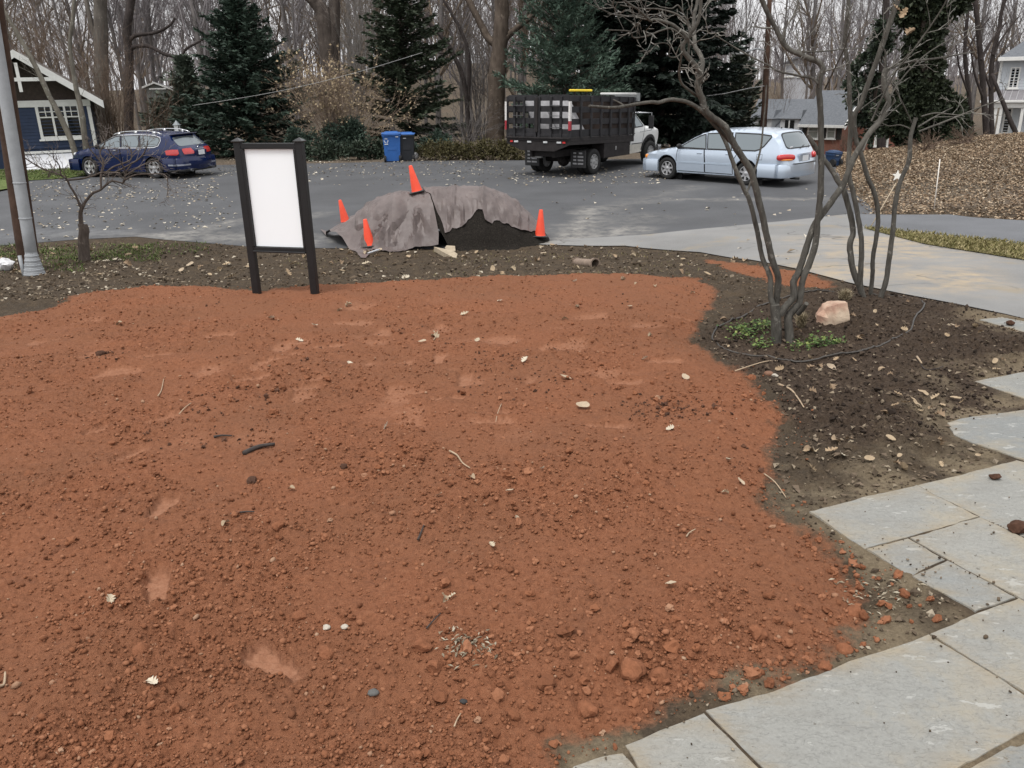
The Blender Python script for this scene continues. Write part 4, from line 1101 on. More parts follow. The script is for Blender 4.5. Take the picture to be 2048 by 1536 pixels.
# ---------------------------------------------------------------- dark blue estate
def blue_estate():
    M = mat('deep_blue_paint', (.002, .0095, .055), .22, .03, 3, metal=0, spec=.4, coat=.3)
    t = thing('parked_car', 'deep blue estate car with roof rails parked before the blue house', 'car', group='cars parked on the road')
    Rw = .335; fx, rx = 1.35, -1.35
    top = [(2.24, .32), (2.28, .50), (2.24, .68), (2.1, .79), (1.75, .88), (1.35, .945), (1.08, .985), (.8, 1.11), (.45, 1.275), (.2, 1.37), (-.1, 1.42), (-.6, 1.445), (-1.1, 1.44), (-1.6, 1.41), (-1.85, 1.375), (-1.90, 1.345),
           (-2.12, 1.14), (-2.30, .99), (-2.38, .94), (-2.43, .82), (-2.45, .66), (-2.50, .58), (-2.50, .42), (-2.44, .27)]
    bot = [(2.24, .32), (2.1, .22)] + arch(fx, .375, .22, zc=.335) + arch(rx, .375, .22, zc=.335) + [(-1.95, .24), (-2.44, .27)]
    c = Car(top, bot, 1.84, .965, .42, .085, (1.1, .26, -1.5, .17), .03, .26, .16)
    shell(c, t, M, None, .2, None, Rw, (fx, rx))
    for sg in (1, -1):
        door(c, t, [(.95, .30), (.98, .65), (.96, .945), (-.05, .965), (-.08, .6), (-.05, .30)], M, (.13, .90), sg, trim=CHROME)
        door(c, t, [(-.08, .30), (-.11, .6), (-.08, .965), (-1.05, .985), (-1.10, .82), (-.92, .62), (-.94, .30)], M, (-.87, .92), sg, trim=CHROME)
        side_glass(c, t, [(.90, .985), (.72, 1.10), (.42, 1.245), (.16, 1.335), (-.02, 1.352), (-.09, .99)], sg)
        side_glass(c, t, [(-.15, .99), (-.08, 1.357), (-.78, 1.375), (-.86, 1.005)], sg)
        side_glass(c, t, [(-.92, 1.005), (-.84, 1.375), (-1.40, 1.35), (-1.62, 1.29), (-1.66, 1.2), (-1.60, 1.06), (-1.45, 1.02)], sg)
        band(c, t, 'window_chrome', CHROME, [(.97, .972), (.72, 1.125), (.42, 1.27), (.16, 1.357), (-.05, 1.376), (-.8, 1.396), (-1.42, 1.372), (-1.66, 1.31), (-1.70, 1.2), (-1.63, 1.045), (-1.46, .998), (-.9, .982), (.97, .972)], .011, .014, (sg,))
        for x in (fx, rx): wheel(t, x, sg*(c.W-.125), Rw, .21, .225, (5, .22, .80, ALLOY), sg)
        mirror(t, .80, sg*(c.W-.06), 1.02, DARKP, sg)
        # roof rail on three feet
        rz = lambda x: float(np.interp(-x, [-.3, .1, .8, 1.3, 1.7], [1.375, 1.435, 1.465, 1.455, 1.40]))
        y0 = lambda x: sg*(float(c.w0(x, 1.40))-.02)
        rl = MB().tube([(x, y0(x), rz(x)+.045*(1-((x+.7)/1.0)**6)) for x in np.linspace(.3, -1.7, 18)], .017, 8)
        for x in (.05, -.65, -1.4): rl.box((x, y0(x), rz(x)), (.12, .03, .07))
        rl.build('roof_rail', CHROME, t, True)
        q = MB(); c.add_side(q, [(-1.93, .76), (-1.90, .90), (-2.15, .93), (-2.34, .925), (-2.37, .80), (-2.30, .745), (-2.1, .75)], .012, .05, sg); q.build('tail_light', RED_L, t, True)
        l0, l1 = c.at(z=.915, seg=(-2.6, -2.2)), c.at(z=.79, seg=(-2.6, -2.2))
        q = MB(); c.ribbon(q, l0, l1, *( (.42, .985) if sg > 0 else (-.985, -.42)), .012, 4, 8, .12); q.build('tail_light', RED_L, t, True)
        lens(t, 'headlight', CLR_L, (1.98, sg*.62, .75), (.16, .14, .065), sg*.5)
    sp = MB(); sp.bbox((-1.97, 0, 1.375), (.26, 1.12, .035), .012, Matrix.Rotation(.12, 3, 'Y')); sp.build('roof_spoiler', mat('gloss_dark_blue', (.008, .008, .03), .3, .05, 5, coat=.5), t)
    l0, l1 = c.at(x=-1.93), c.at(z=.985, seg=(-2.6, -2.2))
    g = MB(); c.ribbon(g, l0+.03, l1-.02, -.92, .92, .008, 10, 16, .08); gw = g.build('rear_window', GLASS, t, True)
    wiper(t, (-2.47, .02, .995), (-2.36, -.42, 1.07))
    g = MB(); c.ribbon(g, c.at(x=1.05), c.at(x=.25), -.92, .92, .006, 10, 14, .05); g.build('windscreen', GLASS, t, True)
    bumper(t, c, M, 2.25, .24, .60, .04, .5, True)
    bumper(t, c, M, -2.43, .27, .66, .09, .62, False)
    bumper(t, c, mat('bumper_chrome_line', (.40, .42, .5), .25, .05, 6, metal=.6), -2.43, .44, .468, .104, .4, False, 'bumper_strip')
    bumper(t, c, DARKP, -2.44, .22, .34, .085, .4, False, 'lower_valance')
    MB().bbox((-2.60, 0, .80), (.03, .56, .16), .01).build('plate_recess', mat('plate_recess_blue', (.008, .009, .05), .4, .1, 5), t)
    MB().bbox((-2.622, 0, .795), (.012, .31, .15), .004).build('licence_plate', PLATE, t)
    MB().bbox((-2.57, 0, .905), (.02, .42, .022), .006).build('plate_garnish', CHROME, t)
    MB().lathe([(.001, 0), (.04, 0), (.045, .012), (.02, .02)], 16, (-2.525, 0, .955), 'x').build('tailgate_emblem', CHROME, t)
    for sg in (1, -1): MB().lathe([(.038, 0), (.045, .0), (.045, .2), (.038, .2), (.038, 0)], 14, (-2.62, sg*.55, .27), 'x').build('exhaust_pipe', CHROME, t)
    return t, c
T2, C2 = blue_estate()
a = G(316, 357); fpx = (188, 348)
# the far front wheel's foot is uncertain: keep the wheelbase and take the bearing that puts the front wheel on its column
best = min(((abs(pix(a.x+2.7*math.cos(q), a.y+2.7*math.sin(q), 0)[0]-fpx[0]), q) for q in np.linspace(math.radians(95), math.radians(178), 400)))
ang = best[1]; n = Vector((-math.sin(ang), math.cos(ang), 0)); d = Vector((math.cos(ang), math.sin(ang), 0))
mid = a + d*1.35
T2.location = (mid.x-n.x*(C2.W-.13), mid.y-n.y*(C2.W-.13), .008); T2.rotation_euler = (0, 0, ang)
# ---------------------------------------------------------------- stake truck
BEDM = mat('rusty_black_steel', (.020, .017, .017), .75, .45, 5, .3, 30, spec=.3)
BEDW = mat('black_stake_wood', (.019, .018, .020), .7, .4, 4, .35, 25, spec=.35)
RUSTP = mat('dark_brown_panel', (.026, .018, .015), .8, .5, 3, .3, 20, spec=.25)
WPAINT = mat('white_truck_paint', (.66, .67, .66), .38, .06, 2.5, spec=.5, coat=.4)
GREYW = mat('truck_wheel_grey', (.26, .26, .26), .55, .25, 9, .1, 30)
def stake_truck():
    a = G(1183, 349); th = math.radians(52.5); d = Vector((math.cos(th), math.sin(th), 0)); n = Vector((-d.y, d.x, 0))
    o0 = a + n*1.02
    t = thing('stake_truck', 'black stake bed truck with a white cab parked facing right', 'truck', (o0.x, o0.y, .008), th)
    WB = 3.85
    # frame and running gear
    mb = MB()
    for sg in (1, -1): mb.box((1.65, sg*.42, .68), (5.8, .09, .2))
    for x in (-1.1, .6, 1.6, 2.6): mb.box((x, 0, .68), (.1, .8, .16))
    mb.tube([(0, -.95, .42), (0, .95, .42)], .075, 12); mb.tube([(WB, -.85, .42), (WB, .85, .42)], .06, 10)
    bm = bmesh.new(); bmesh.ops.create_icosphere(bm, subdivisions=2, radius=.2)
    for q in bm.verts: q.co += Vector((-.06, 0, .40))
    bm.verts.index_update(); mb.add([q.co for q in bm.verts], [[q.index for q in f.verts] for f in bm.faces]); bm.free()
    mb.tube([(0, 0, .45), (2.4, 0, .6)], .05, 10)
    mb.build('chassis', BEDM, t)
    for sg in (1, -1):
        for k, y in enumerate((.78, 1.02)):
            wheel(t, 0, sg*y, .39, .21, .225, (8, .30, .42, GREYW), sg if k else -sg)
        wheel(t, WB, sg*.93, .39, .22, .225, (8, .30, .42, GREYW), sg)
    # tilted bed, built about the rear axle
    pit = Matrix.Rotation(math.radians(2.0), 4, 'Y')
    def bed(mb, name, m, par=None):
        mb.v = [tuple(pit @ Vector(v)) for v in mb.v]; return mb.build(name, m, par or t)
    X0, X1, HW = -1.55, 2.35, 1.17
    mb = MB().bbox(((X0+X1)/2, 0, 1.09), (X1-X0, HW*2, .12), .01)
    for sg in (1, -1): mb.box(((X0+X1)/2, sg*(HW-.02), .985), (X1-X0-.01, .05, .10))
    deck = bed(mb, 'bed_floor', BEDM)
    mb = MB().prism([(-HW+.02, 1.025), (HW-.02, 1.025), (HW-.02, .93), (.62, .74), (-.62, .74), (-HW+.02, .93)], X0+.02, X0+.07, lambda u, v, h: (h, u, v)); bed(mb, 'rear_skirt', BEDM)
    bed(MB().bbox((X0-.012, 0, 1.12), (.05, HW*2+.04, .05), .008), 'rear_sill', BEDM)
    lows = [1.165, 1.165+.345, 1.165+.69, 1.165+1.005]; bh = [.205, .17, .17, .17]
    for sg in (1, -1):
        for x in [X0+.05, X0+.62, X0+1.2, X0+1.78, X0+2.36, X0+2.94, X0+3.5, X1-.05]:
            bed(MB().bbox((x, sg*(HW+.0), 1.72), (.075, .05, 1.2), .006), 'stake', BEDW)
        for z, h in zip(lows, bh):
            bed(MB().bbox(((X0+X1)/2, sg*(HW-.048), z+h/2), (X1-X0-.02, .04, h), .006), 'side_board', BEDW)
        bed(MB().bbox((1.42, sg*(HW-.082), 1.72), (1.85, .02, 1.12), .004), 'side_panel', RUSTP)
        # reflective strip at the rear corner
        for k, (z0, z1, mm) in enumerate(((1.35, 1.62, 'r'), (1.62, 2.17, 'w'))):
            mt = mat('reflector_red', (.30, .02, .03), .4, .2, 20) if mm == 'r' else mat('reflector_white', (.60, .58, .56), .4, .25, 25)
            bed(MB().box((X0+.0, sg*(HW+.032), (z0+z1)/2), (.085, .012, z1-z0)), 'reflector_strip', mt)
            bed(MB().box((X0-.032, sg*(HW+.0), (z0+z1)/2), (.012, .05, z1-z0)), 'reflector_strip', mt)
    for z, h in zip(lows, bh): bed(MB().bbox((X1-.03, 0, z+h/2), (.04, HW*2-.2, h), .006), 'head_board', BEDW)
    bed(MB().bbox((X1-.065, 0, 1.72), (.02, HW*2-.22, 1.1), .004), 'head_panel', RUSTP)
    # rear gates: two leaves
    for sg in (1, -1):
        y0, y1 = sg*.03, sg*(HW-.06); yc = (y0+y1)/2; wy = abs(y1-y0)
        g = bed(MB().bbox((X0+.03, yc, 1.2), (.05, wy, .08), .006), 'rear_gate', BEDW)
        for yy in (sg*.07, sg*.50, sg*.86): bed(MB().bbox((X0-.005, yy, 1.72), (.05, .085, 1.18), .006), 'gate_post', BEDW, g)
        for z, h in zip(lows, bh): bed(MB().bbox((X0+.04, yc, z+h/2+.02), (.035, wy, h), .006), 'gate_board', BEDW, g)
        for z in (1.43, 1.76, 2.06): bed(MB().bbox((X0-.04, sg*.69, z), (.07, .42, .018), .004), 'gate_step', mat('worn_step', (.06, .06, .065), .5, .3, 20), g)
    bed(MB().bbox((X0-.04, .0, 1.78), (.06, .10, 1.0), .01), 'gate_latch', BEDM)
    # load seen through the gaps
    PLY = mat('weathered_plywood', (.34, .335, .345), .8, .25, 3, .2, 30)
    mb = MB().box((-.1, .35, 1.72), (2.6, .03, 1.25), Matrix.Rotation(-.5, 3, 'X')); pl = bed(mb, 'plywood_sheet', PLY)
    mb = MB().box((-.5, -.35, 1.62), (1.5, .03, .95), Matrix.Rotation(-.6, 3, 'X')); bed(mb, 'plywood_sheet', PLY)
    # rear lamps
    for sg in (1, -1):
        for y, w, mm in ((.98, .10, RED_L), (.80, .16, CLR_L), (.30, .15, CLR_L)):
            bed(MB().bbox((X0+.006, sg*y, 1.0), (.03, w, .055), .006), 'rear_lamp', mm)
    # underside boxes, mud flaps
    for sg in (1, -1):
        tb = MB().bbox((1.35, sg*.92, .70), (1.65, .46, .50), .012).build('tool_box', BEDM, t)
        MB().bbox((1.25, sg*1.155, .72), (.05, .02, .12), .005).build('latch', GREYW, tb)
        fl = MB().bbox((-.56, sg*.88, .50), (.02, .56, .52), .004).build('mud_flap', mat('mud_flap_rubber', (.03, .03, .031), .8, .2, 10), t)
        for k in range(4):
            z = .68-.105*k
            for (yy, w) in ((.97, .20 if k else .12), (.76, .10 if k != 3 else .14)):
                MB().box((-.575, sg*.88+(.88-yy)*1.0, z), (.006, w, .05)).build('flap_lettering', mat('faded_white_print', (.33, .33, .34), .7, .45, 40), fl)
    MB().bbox((-1.05, .35, .62), (.12, .42, .16), .01).build('hitch_box', GREYW, t)
    # cab
    fx = WB
    top = [(4.66, .62), (4.70, .85), (4.68, 1.05), (4.60, 1.15), (4.30, 1.22), (3.60, 1.29), (3.02, 1.76), (2.9, 1.80), (2.52, 1.80), (2.46, 1.76), (2.45, .62)]
    bot = [(4.66, .62), (4.5, .46)] + arch(fx, .50, .46, zc=.42) + [(3.2, .44), (2.45, .44), (2.45, .62)]
    c = Car(top, bot[:-1]+[(2.45, .62)], 1.96, 1.26, .22, .07, (3.6, .10, 2.4, .0), .03, .10, 0.0)
    mb = MB(); poly = list(c.top)+list(reversed(bot[:-1]))
    for sg in (1, -1): c.add_side(mb, poly, 0, .08, sg)
    c.ribbon(mb, 0, c.L[-1], -1, 1, 0, nl=len(c.L), nt=12)
    o = mb.build('cab', WPAINT, t)
    bm = bmesh.new(); bm.from_mesh(o.data); bmesh.ops.remove_doubles(bm, verts=list(bm.verts), dist=.012); bmesh.ops.recalc_face_normals(bm, faces=list(bm.faces)); bm.to_mesh(o.data); bm.free()
    soft(o, 32)
    MB().box((3.4, 0, .55), (1.9, 1.5, .2)).build('cab_underside', DARKP, t)
    for sg in (1, -1):
        dr = door(c, t, [(2.52, .50), (2.52, 1.73), (3.0, 1.73), (3.54, 1.27), (3.42, 1.1), (3.28, .5)], WPAINT, (2.68, 1.08), sg, trim=DARKP)
        side_glass(c, t, [(2.60, 1.26), (2.60, 1.68), (2.98, 1.68), (3.42, 1.29)], sg)
        band(c, t, 'fender_flare', DARKP, arch(fx, .53, .5, zc=.42), .05, .02, (sg,))
        q = MB(); c.add_side(q, [(2.48, .46), (2.48, .72), (3.32, .72), (3.30, .46)], .014, .1, sg); q.build('rocker_panel', mat('dirty_white_paint', (.50, .48, .43), .55, .15, 5), t)
        band(c, t, 'side_moulding', DARKP, [(2.6, .745), (3.3, .745)], .012, .016, (sg,))
        # west coast mirror on tube arms
        y = sg*(c.W-.05); ym = sg*(c.W+.30)
        mr = MB(); mr.bbox((3.35, ym, 1.42), (.05, .19, .42), .015); m_ = mr.build('mirror', DARKP, t)
        tb = MB(); tb.tube([(2.95, y-sg*.06, 1.76), (3.36, ym, 1.72), (3.38, ym, 1.16), (3.1, y, 1.10)], .014, 6); tb.tube([(2.75, y-sg*.06, 1.74), (3.36, ym+sg*.02, 1.72)], .012, 6)
        tb.build('mirror_arm', CHROME, m_, True)
        lens(t, 'headlight', CLR_L, (4.62, sg*.66, .88), (.06, .15, .09), sg*.2)
    bumper(t, c, CHROME, 4.68, .42, .62, .06, .25, True)
    q = MB(); c.ribbon(q, c.at(x=3.55), c.at(x=3.06), -.93, .93, .006, 8, 12, .05); q.build('windscreen', GLASS, t, True)
    # amber bar on the headboard
    lb = MB(); bed(lb.bbox((.05, -.50, 2.50), (.13, .74, .07), .02, Matrix.Rotation(math.radians(52), 3, 'Z')), 'warning_light_bar', mat('yellow_bar', (.72, .53, .03), .5, .1, 6))
    br = MB(); [br.box((.05+dx, -.50+dy, 2.40), (.05, .05, .18)) for dx, dy in ((-.15, .12), (.15, -.12))]; bed(br, 'light_bar_bracket', BEDM)
    bed(MB().box((.05, -.5, 2.335), (.5, 1.3, .03)), 'top_cross_board', BEDW)
    tp = pit @ Vector((.2, -HW+.02, 2.40)); te = pit @ Vector((2.5, -HW+.1, 2.42))
    M4 = Matrix.Translation(Vector((o0.x, o0.y, .008))) @ Matrix.Rotation(th, 4, 'Z')
    o = MB().tube([M4 @ tp, M4 @ te], [.035, .05], 12).build('plastic_pipe', mat('white_pvc', (.60, .60, .58), .4, .08, 9), None, True)
    tag(o, 'long white pipe lying along the top edge of the stake truck', 'pipe')
    q = pit @ Vector((2.62, -.7, 2.33)); bd = MB().box(q, (.12, .9, .26)); bd.build('head_box', mat('grey_box', (.22, .23, .23), .6, .15, 8), t)
stake_truck()

# ---------------------------------------------------------------- wheelie bins
BLUE_BIN = mat('blue_bin_plastic', (.02, .10, .33), .5, .12, 5, spec=.45)
BLK_BIN = mat('black_bin_plastic', (.012, .014, .018), .5, .15, 5, spec=.4)
def wheelie_bin(px, row, label, bm_, lid_m, rz, hgt=1.1, logo=False, w=.66):
    p = G(px, row); t = thing('wheelie_bin', label, 'bin', p, rz, 'wheelie bins at the road edge')
    mb = MB(); hb = hgt-.1
    mb.box((0, 0, .04+hb*.5), (w*.80, w*.86, hb), None, 1.2)
    mb.bbox((0, 0, hb-.02), (w*1.02, w*1.10, .07), .012)
    mb.bbox((0, -w*.44, hb*.55), (w*.5, .05, hb*.22), .012)
    b = soft(mb.build('bin_body', bm_, t), 30)
    ld = MB(); ld.bbox((0, 0, hb+.045), (w*1.06, w*1.14, .05), .016); ld.add([(-w*.42, -w*.46, hb+.07), (w*.42, -w*.46, hb+.07), (w*.42, w*.46, hb+.07), (-w*.42, w*.46, hb+.07), (-w*.3, -w*.3, hb+.105), (w*.3, -w*.3, hb+.105), (w*.3, w*.3, hb+.115), (-w*.3, w*.3, hb+.115)], [(0, 1, 5, 4), (1, 2, 6, 5), (2, 3, 7, 6), (3, 0, 4, 7), (4, 5, 6, 7)])
    ld.build('lid', lid_m, t)
    for sx in (1, -1):
        wl = MB().lathe([(.001, -.04), (.12, -.04), (.125, -.02), (.125, .02), (.12, .04), (.001, .04)], 20, (sx*(w*.40), -w*.40, .125), 'x').build('wheel', RUBBER, t); soft(wl, 40)
    MB().tube([(-w*.4, -w*.58, hb+.01), (w*.4, -w*.58, hb+.01)], .017, 8).build('handle', bm_, t)
    if logo:
        lg = MB()
        for k in range(3):
            a = math.pi/2+k*2*math.pi/3; r = .075
            q = [(r*math.cos(a+s), r*math.sin(a+s)) for s in (-.75, 0, .75)]
            for u, v in zip(q[:-1], q[1:]):
                mx, mz = (u[0]+v[0])/2, (u[1]+v[1])/2; L = math.hypot(v[0]-u[0], v[1]-u[1]); an = math.atan2(v[1]-u[1], v[0]-u[0])
                lg.box((mx-w*.29, -w*.505, hb*.80+mz), (L, .012, .026), Matrix.Rotation(-an, 3, 'Y'))
        lg.box((-w*.29, -w*.50, hb*.80-.13), (.13, .012, .03))
        lg.build('recycling_mark', PLATE, t)
        MB().box((w*.30, -w*.545, hb*.93), (.10, .01, .03)).build('bin_sticker', PLATE, t)
    else: MB().box((-w*.1, -w*.545, hb*.90), (.12, .01, .03)).build('bin_sticker', mat('grey_sticker', (.3, .31, .33), .5), t)
    return t
wheelie_bin(786, 323, 'bright blue recycling bin with white arrows mark beside the black bin', BLUE_BIN, BLUE_BIN, .12, 1.10, True, .70)
wheelie_bin(816, 322, 'black wheelie bin with a blue lid at the road edge', BLK_BIN, BLUE_BIN, .05, 1.06, False, .60)
vs, fs = rock_mesh(.12, .1, .14, 15, 3, .35, 5); p = G(833, 319)
o = MB().add(vs, fs).build('paper_scrap', mat('white_film', None)); o.location = (p.x, p.y, p.z+.14); soft(o, 30); tag(o, 'scrap of white paper against the foot of the black bin', 'litter')
# ================================================================== BUILDINGS
TRIM = mat('white_house_trim', (.66, .66, .64), .6, .08, 6)
PANE = mat('dark_window_glass', (.012, .014, .015), .06, .3, 1.5, spec=.7)
def wall_window(t, x0, x1, z0, z1, y, cols, rows, topsplit=None, fr=.09, name='window', pane=PANE, sill=True):
    """framed window on a wall facing the road (-y); panes are parts of the frame"""
    mb = MB(); w, h = x1-x0, z1-z0
    mb.box((x0+fr/2, y-.03, (z0+z1)/2), (fr, .07, h)); mb.box((x1-fr/2, y-.03, (z0+z1)/2), (fr, .07, h))
    mb.box(((x0+x1)/2, y-.031, z1-fr/2), (w-2*fr, .072, fr)); mb.box(((x0+x1)/2, y-.031, z0+fr/2), (w-2*fr, .072, fr))
    if sill: mb.box(((x0+x1)/2, y-.05, z0-.03), (w+.12, .12, .06))
    cw = (w-2*fr)/cols
    for i in range(1, cols): mb.box((x0+fr+cw*i, y-.029, (z0+z1)/2), (fr*.75, .06, h-2*fr))
    zs = z0+fr+(h-2*fr)*(1-topsplit) if topsplit else None
    if topsplit:
        mb.box(((x0+x1)/2, y-.027, zs), (w-2*fr, .05, .045))
        for i in range(cols):
            xc = x0+fr+cw*(i+.5)
            mb.box((xc, y-.024, (zs+z1-fr)/2), (.03, .04, z1-fr-zs)); mb.box((xc, y-.023, (zs+z1-fr)/2), (cw*.95, .038, .03))
    elif rows > 1:
        for j in range(1, rows): mb.box(((x0+x1)/2, y-.025, z0+fr+(h-2*fr)*j/rows), (w-2*fr, .045, .035))
    f = mb.build(name, TRIM, t)
    for i in range(cols):
        MB().box((x0+fr+cw*(i+.5), y+.012, (z0+z1)/2), (cw-.01, .02, h-2*fr)).build('pane', pane, f)
    return f
def siding(mb, x0, x1, z0, z1, y, step=.13, ry=1):
    n = int((z1-z0)/step)+1; st = (z1-z0)/n
    for i in range(n):
        za, zb = z0+i*st, z0+(i+1)*st
        mb.add([(x0, y-.022, za), (x1, y-.022, za), (x1, y-.002, zb), (x0, y-.002, zb), (x0, y+.02, za), (x1, y+.02, za)], [(0, 1, 2, 3), (0, 4, 5, 1)])
    return mb
def roof_slab(mb, a, b, y0, y1, th=.12):
    """sloping slab between two ridge/eave points (x,z) from y0 to y1"""
    (xa, za), (xb, zb) = a, b
    mb.add([(xa, y0, za), (xb, y0, zb), (xb, y1, zb), (xa, y1, za), (xa, y0, za-th), (xb, y0, zb-th), (xb, y1, zb-th), (xa, y1, za-th)],
           [(0, 1, 2, 3), (7, 6, 5, 4), (0, 4, 5, 1), (1, 5, 6, 2), (2, 6, 7, 3), (3, 7, 4, 0)]); return mb
def hitp(px, row, p0, phi):
    """where a pixel's ray meets the vertical plane through p0 that runs along bearing phi: (distance along, height)"""
    d = ray(px, row); e = (math.cos(phi), math.sin(phi)); n = (-e[1], e[0])
    t = (p0.x*n[0]+p0.y*n[1])/(d[0]*n[0]+d[1]*n[1])
    x, y = d[0]*t, d[1]*t
    return (x-p0.x)*e[0]+(y-p0.y)*e[1], H+d[2]*t-p0.z
SHING = mat('grey_asphalt_shingle', (.135, .145, .16), .85, .2, 9, .5, 22, spec=.25)
def blue_house():
    Y = 33.0; r = P(60, 335, Y); r.z = float(gz(r.x, Y)); t = thing('blue_house', 'dark blue sided house with white trim and gabled roof at far left', 'house', r, math.radians(24))
    L = lambda px, row: hitp(px, row, r, math.radians(24))
    xr, zr = L(33, 118); xw, ze = L(178, 200); hw = xw-xr; xe, zee = L(204, 194)
    xl = xr-hw
    NAVY = mat('navy_siding', (.018, .032, .072), .6, .12, 5, spec=.35); BRN = mat('brown_gable_shingle', (.045, .032, .026), .85, .3, 9, .4, 20)
    DP = 8.0
    wl = MB(); siding(wl, xl, xw, .75, ze, 0); wl.box((0.5*(xl+xw), DP/2+.03, (.0+ze)/2), (xw-xl, DP, ze)); wl.build('wall', NAVY, t)
    g = MB(); sl = (zr-ze)/hw
    g.prism([(xl, ze), (xw, ze), (xr, zr)], .02, DP, lambda u, v, h: (u, h, v)); g.build('gable', BRN, t)
    x0, z0 = L(20, 210)
    MB().bbox(((xl+xw)/2, -.045, ze-.09), (xw-xl+.05, .06, .24), .008).build('header_board', TRIM, t)
    MB().bbox((xw-.06, -.04, (ze-.22+.6)/2), (.13, .08, ze-.22-.6), .006).build('corner_board', TRIM, t)
    rf = MB(); ov = xe-xw
    roof_slab(rf, (xr, zr+.28), (xw+ov, ze+.28-sl*ov), -.75, DP+.3, .16); roof_slab(rf, (xl-ov, ze+.28-sl*ov), (xr-.002, zr+.28), -.75, DP+.3, .16)
    rf.build('roof', mat('weathered_brown_roof', (.11, .095, .085), .9, .35, 5, .5, 20), t)
    vb = MB()
    roof_slab(vb, (xr+.002, zr+.30), (xw+ov+.02, ze+.30-sl*ov), -.80, -.755, .27); roof_slab(vb, (xl-ov, ze+.30-sl*ov), (xr-.001, zr+.30), -.80, -.755, .27)
    vb.build('barge_board', TRIM, t)
    # open king post truss in the peak
    tr = MB(); zc = zr-.72
    tr.box((xr, -.77, zc), (2*(zr+.1-zc)/sl, .07, .13)); tr.box((xr, -.768, zr-.65), (.11, .065, 1.0))
    tr.build('gable_truss', TRIM, t)
    wx0, wz1 = L(68, 207); wx1, _ = L(158, 209); _, wz0 = L(80, 279)
    wall_window(t, wx0, wx1, wz0, wz1-.02, -.02, 3, 1, .36, .10)
    # white cellar bulkhead against the foundation
    bx0, bz = L(44, 310); bx1, _ = L(150, 305)
    b = MB().add([(bx0, -.06, bz), (bx1, -.06, bz), (bx1+.35, -1.15, .0), (bx0, -1.15, .0), (bx0, -.06, 0), (bx1, -.06, 0)], [(0, 3, 2, 1), (1, 2, 5), (0, 4, 3), (4, 5, 2, 3), (0, 1, 5, 4)])
    o = b.build('cellar_hatch', mat('white_sheet_metal', (.62, .63, .66), .45, .08, 3), t)
    for k in range(1, 4):
        u = k/4; x = bx0+(bx1-bx0)*u
        MB().tube([(x, -.065, bz+.01), (x+.35*u, -1.155, .02)], .018, 5).build('seam', TRIM, o)
    MB().bbox(((bx0+bx1)/2, -.07, bz+.07), (bx1-bx0, .1, .09), .008).build('skirt_board', TRIM, t)
blue_house()
def small_gable():
    Y = 52.0; r = P(315, 200, Y); t = thing('garden_house', 'small grey gabled roof among evergreens behind the blue car', 'house', (r.x, Y, float(gz(r.x, Y))), math.radians(19))
    r.z = float(gz(r.x, Y)); L = lambda px, row: hitp(px, row, r, math.radians(19))
    xp, zp = L(308, 164); xa, za = L(284, 174); xb, zb = L(346, 178)
    rf = MB(); roof_slab(rf, (xp, zp), (xb, zb), -.3, 4, .08); roof_slab(rf, (xa, za), (xp-.002, zp), -.3, 4, .08); rf.build('roof', SHING, t)
    fb = MB(); roof_slab(fb, (xp+.001, zp+.015), (xb, zb+.015), -.34, -.305, .10); roof_slab(fb, (xa, za+.015), (xp-.001, zp+.015), -.34, -.305, .10); fb.build('barge_board', TRIM, t)
    MB().prism([(xa+.2, 0), (xb-.2, 0), (xb-.2, zb-.05), (xp, zp-.1), (xa+.2, za-.05)], 0, 3.6, lambda u, v, h: (u, h, v)).build('wall', mat('grey_green_wall', (.22, .24, .23), .8, .1, 3), t)
    MB().bbox(((xa+xb)/2, -.32, za-.12), (abs(xb-xa)*.55, .05, .07), .005).build('tie_beam', TRIM, t)
small_gable()
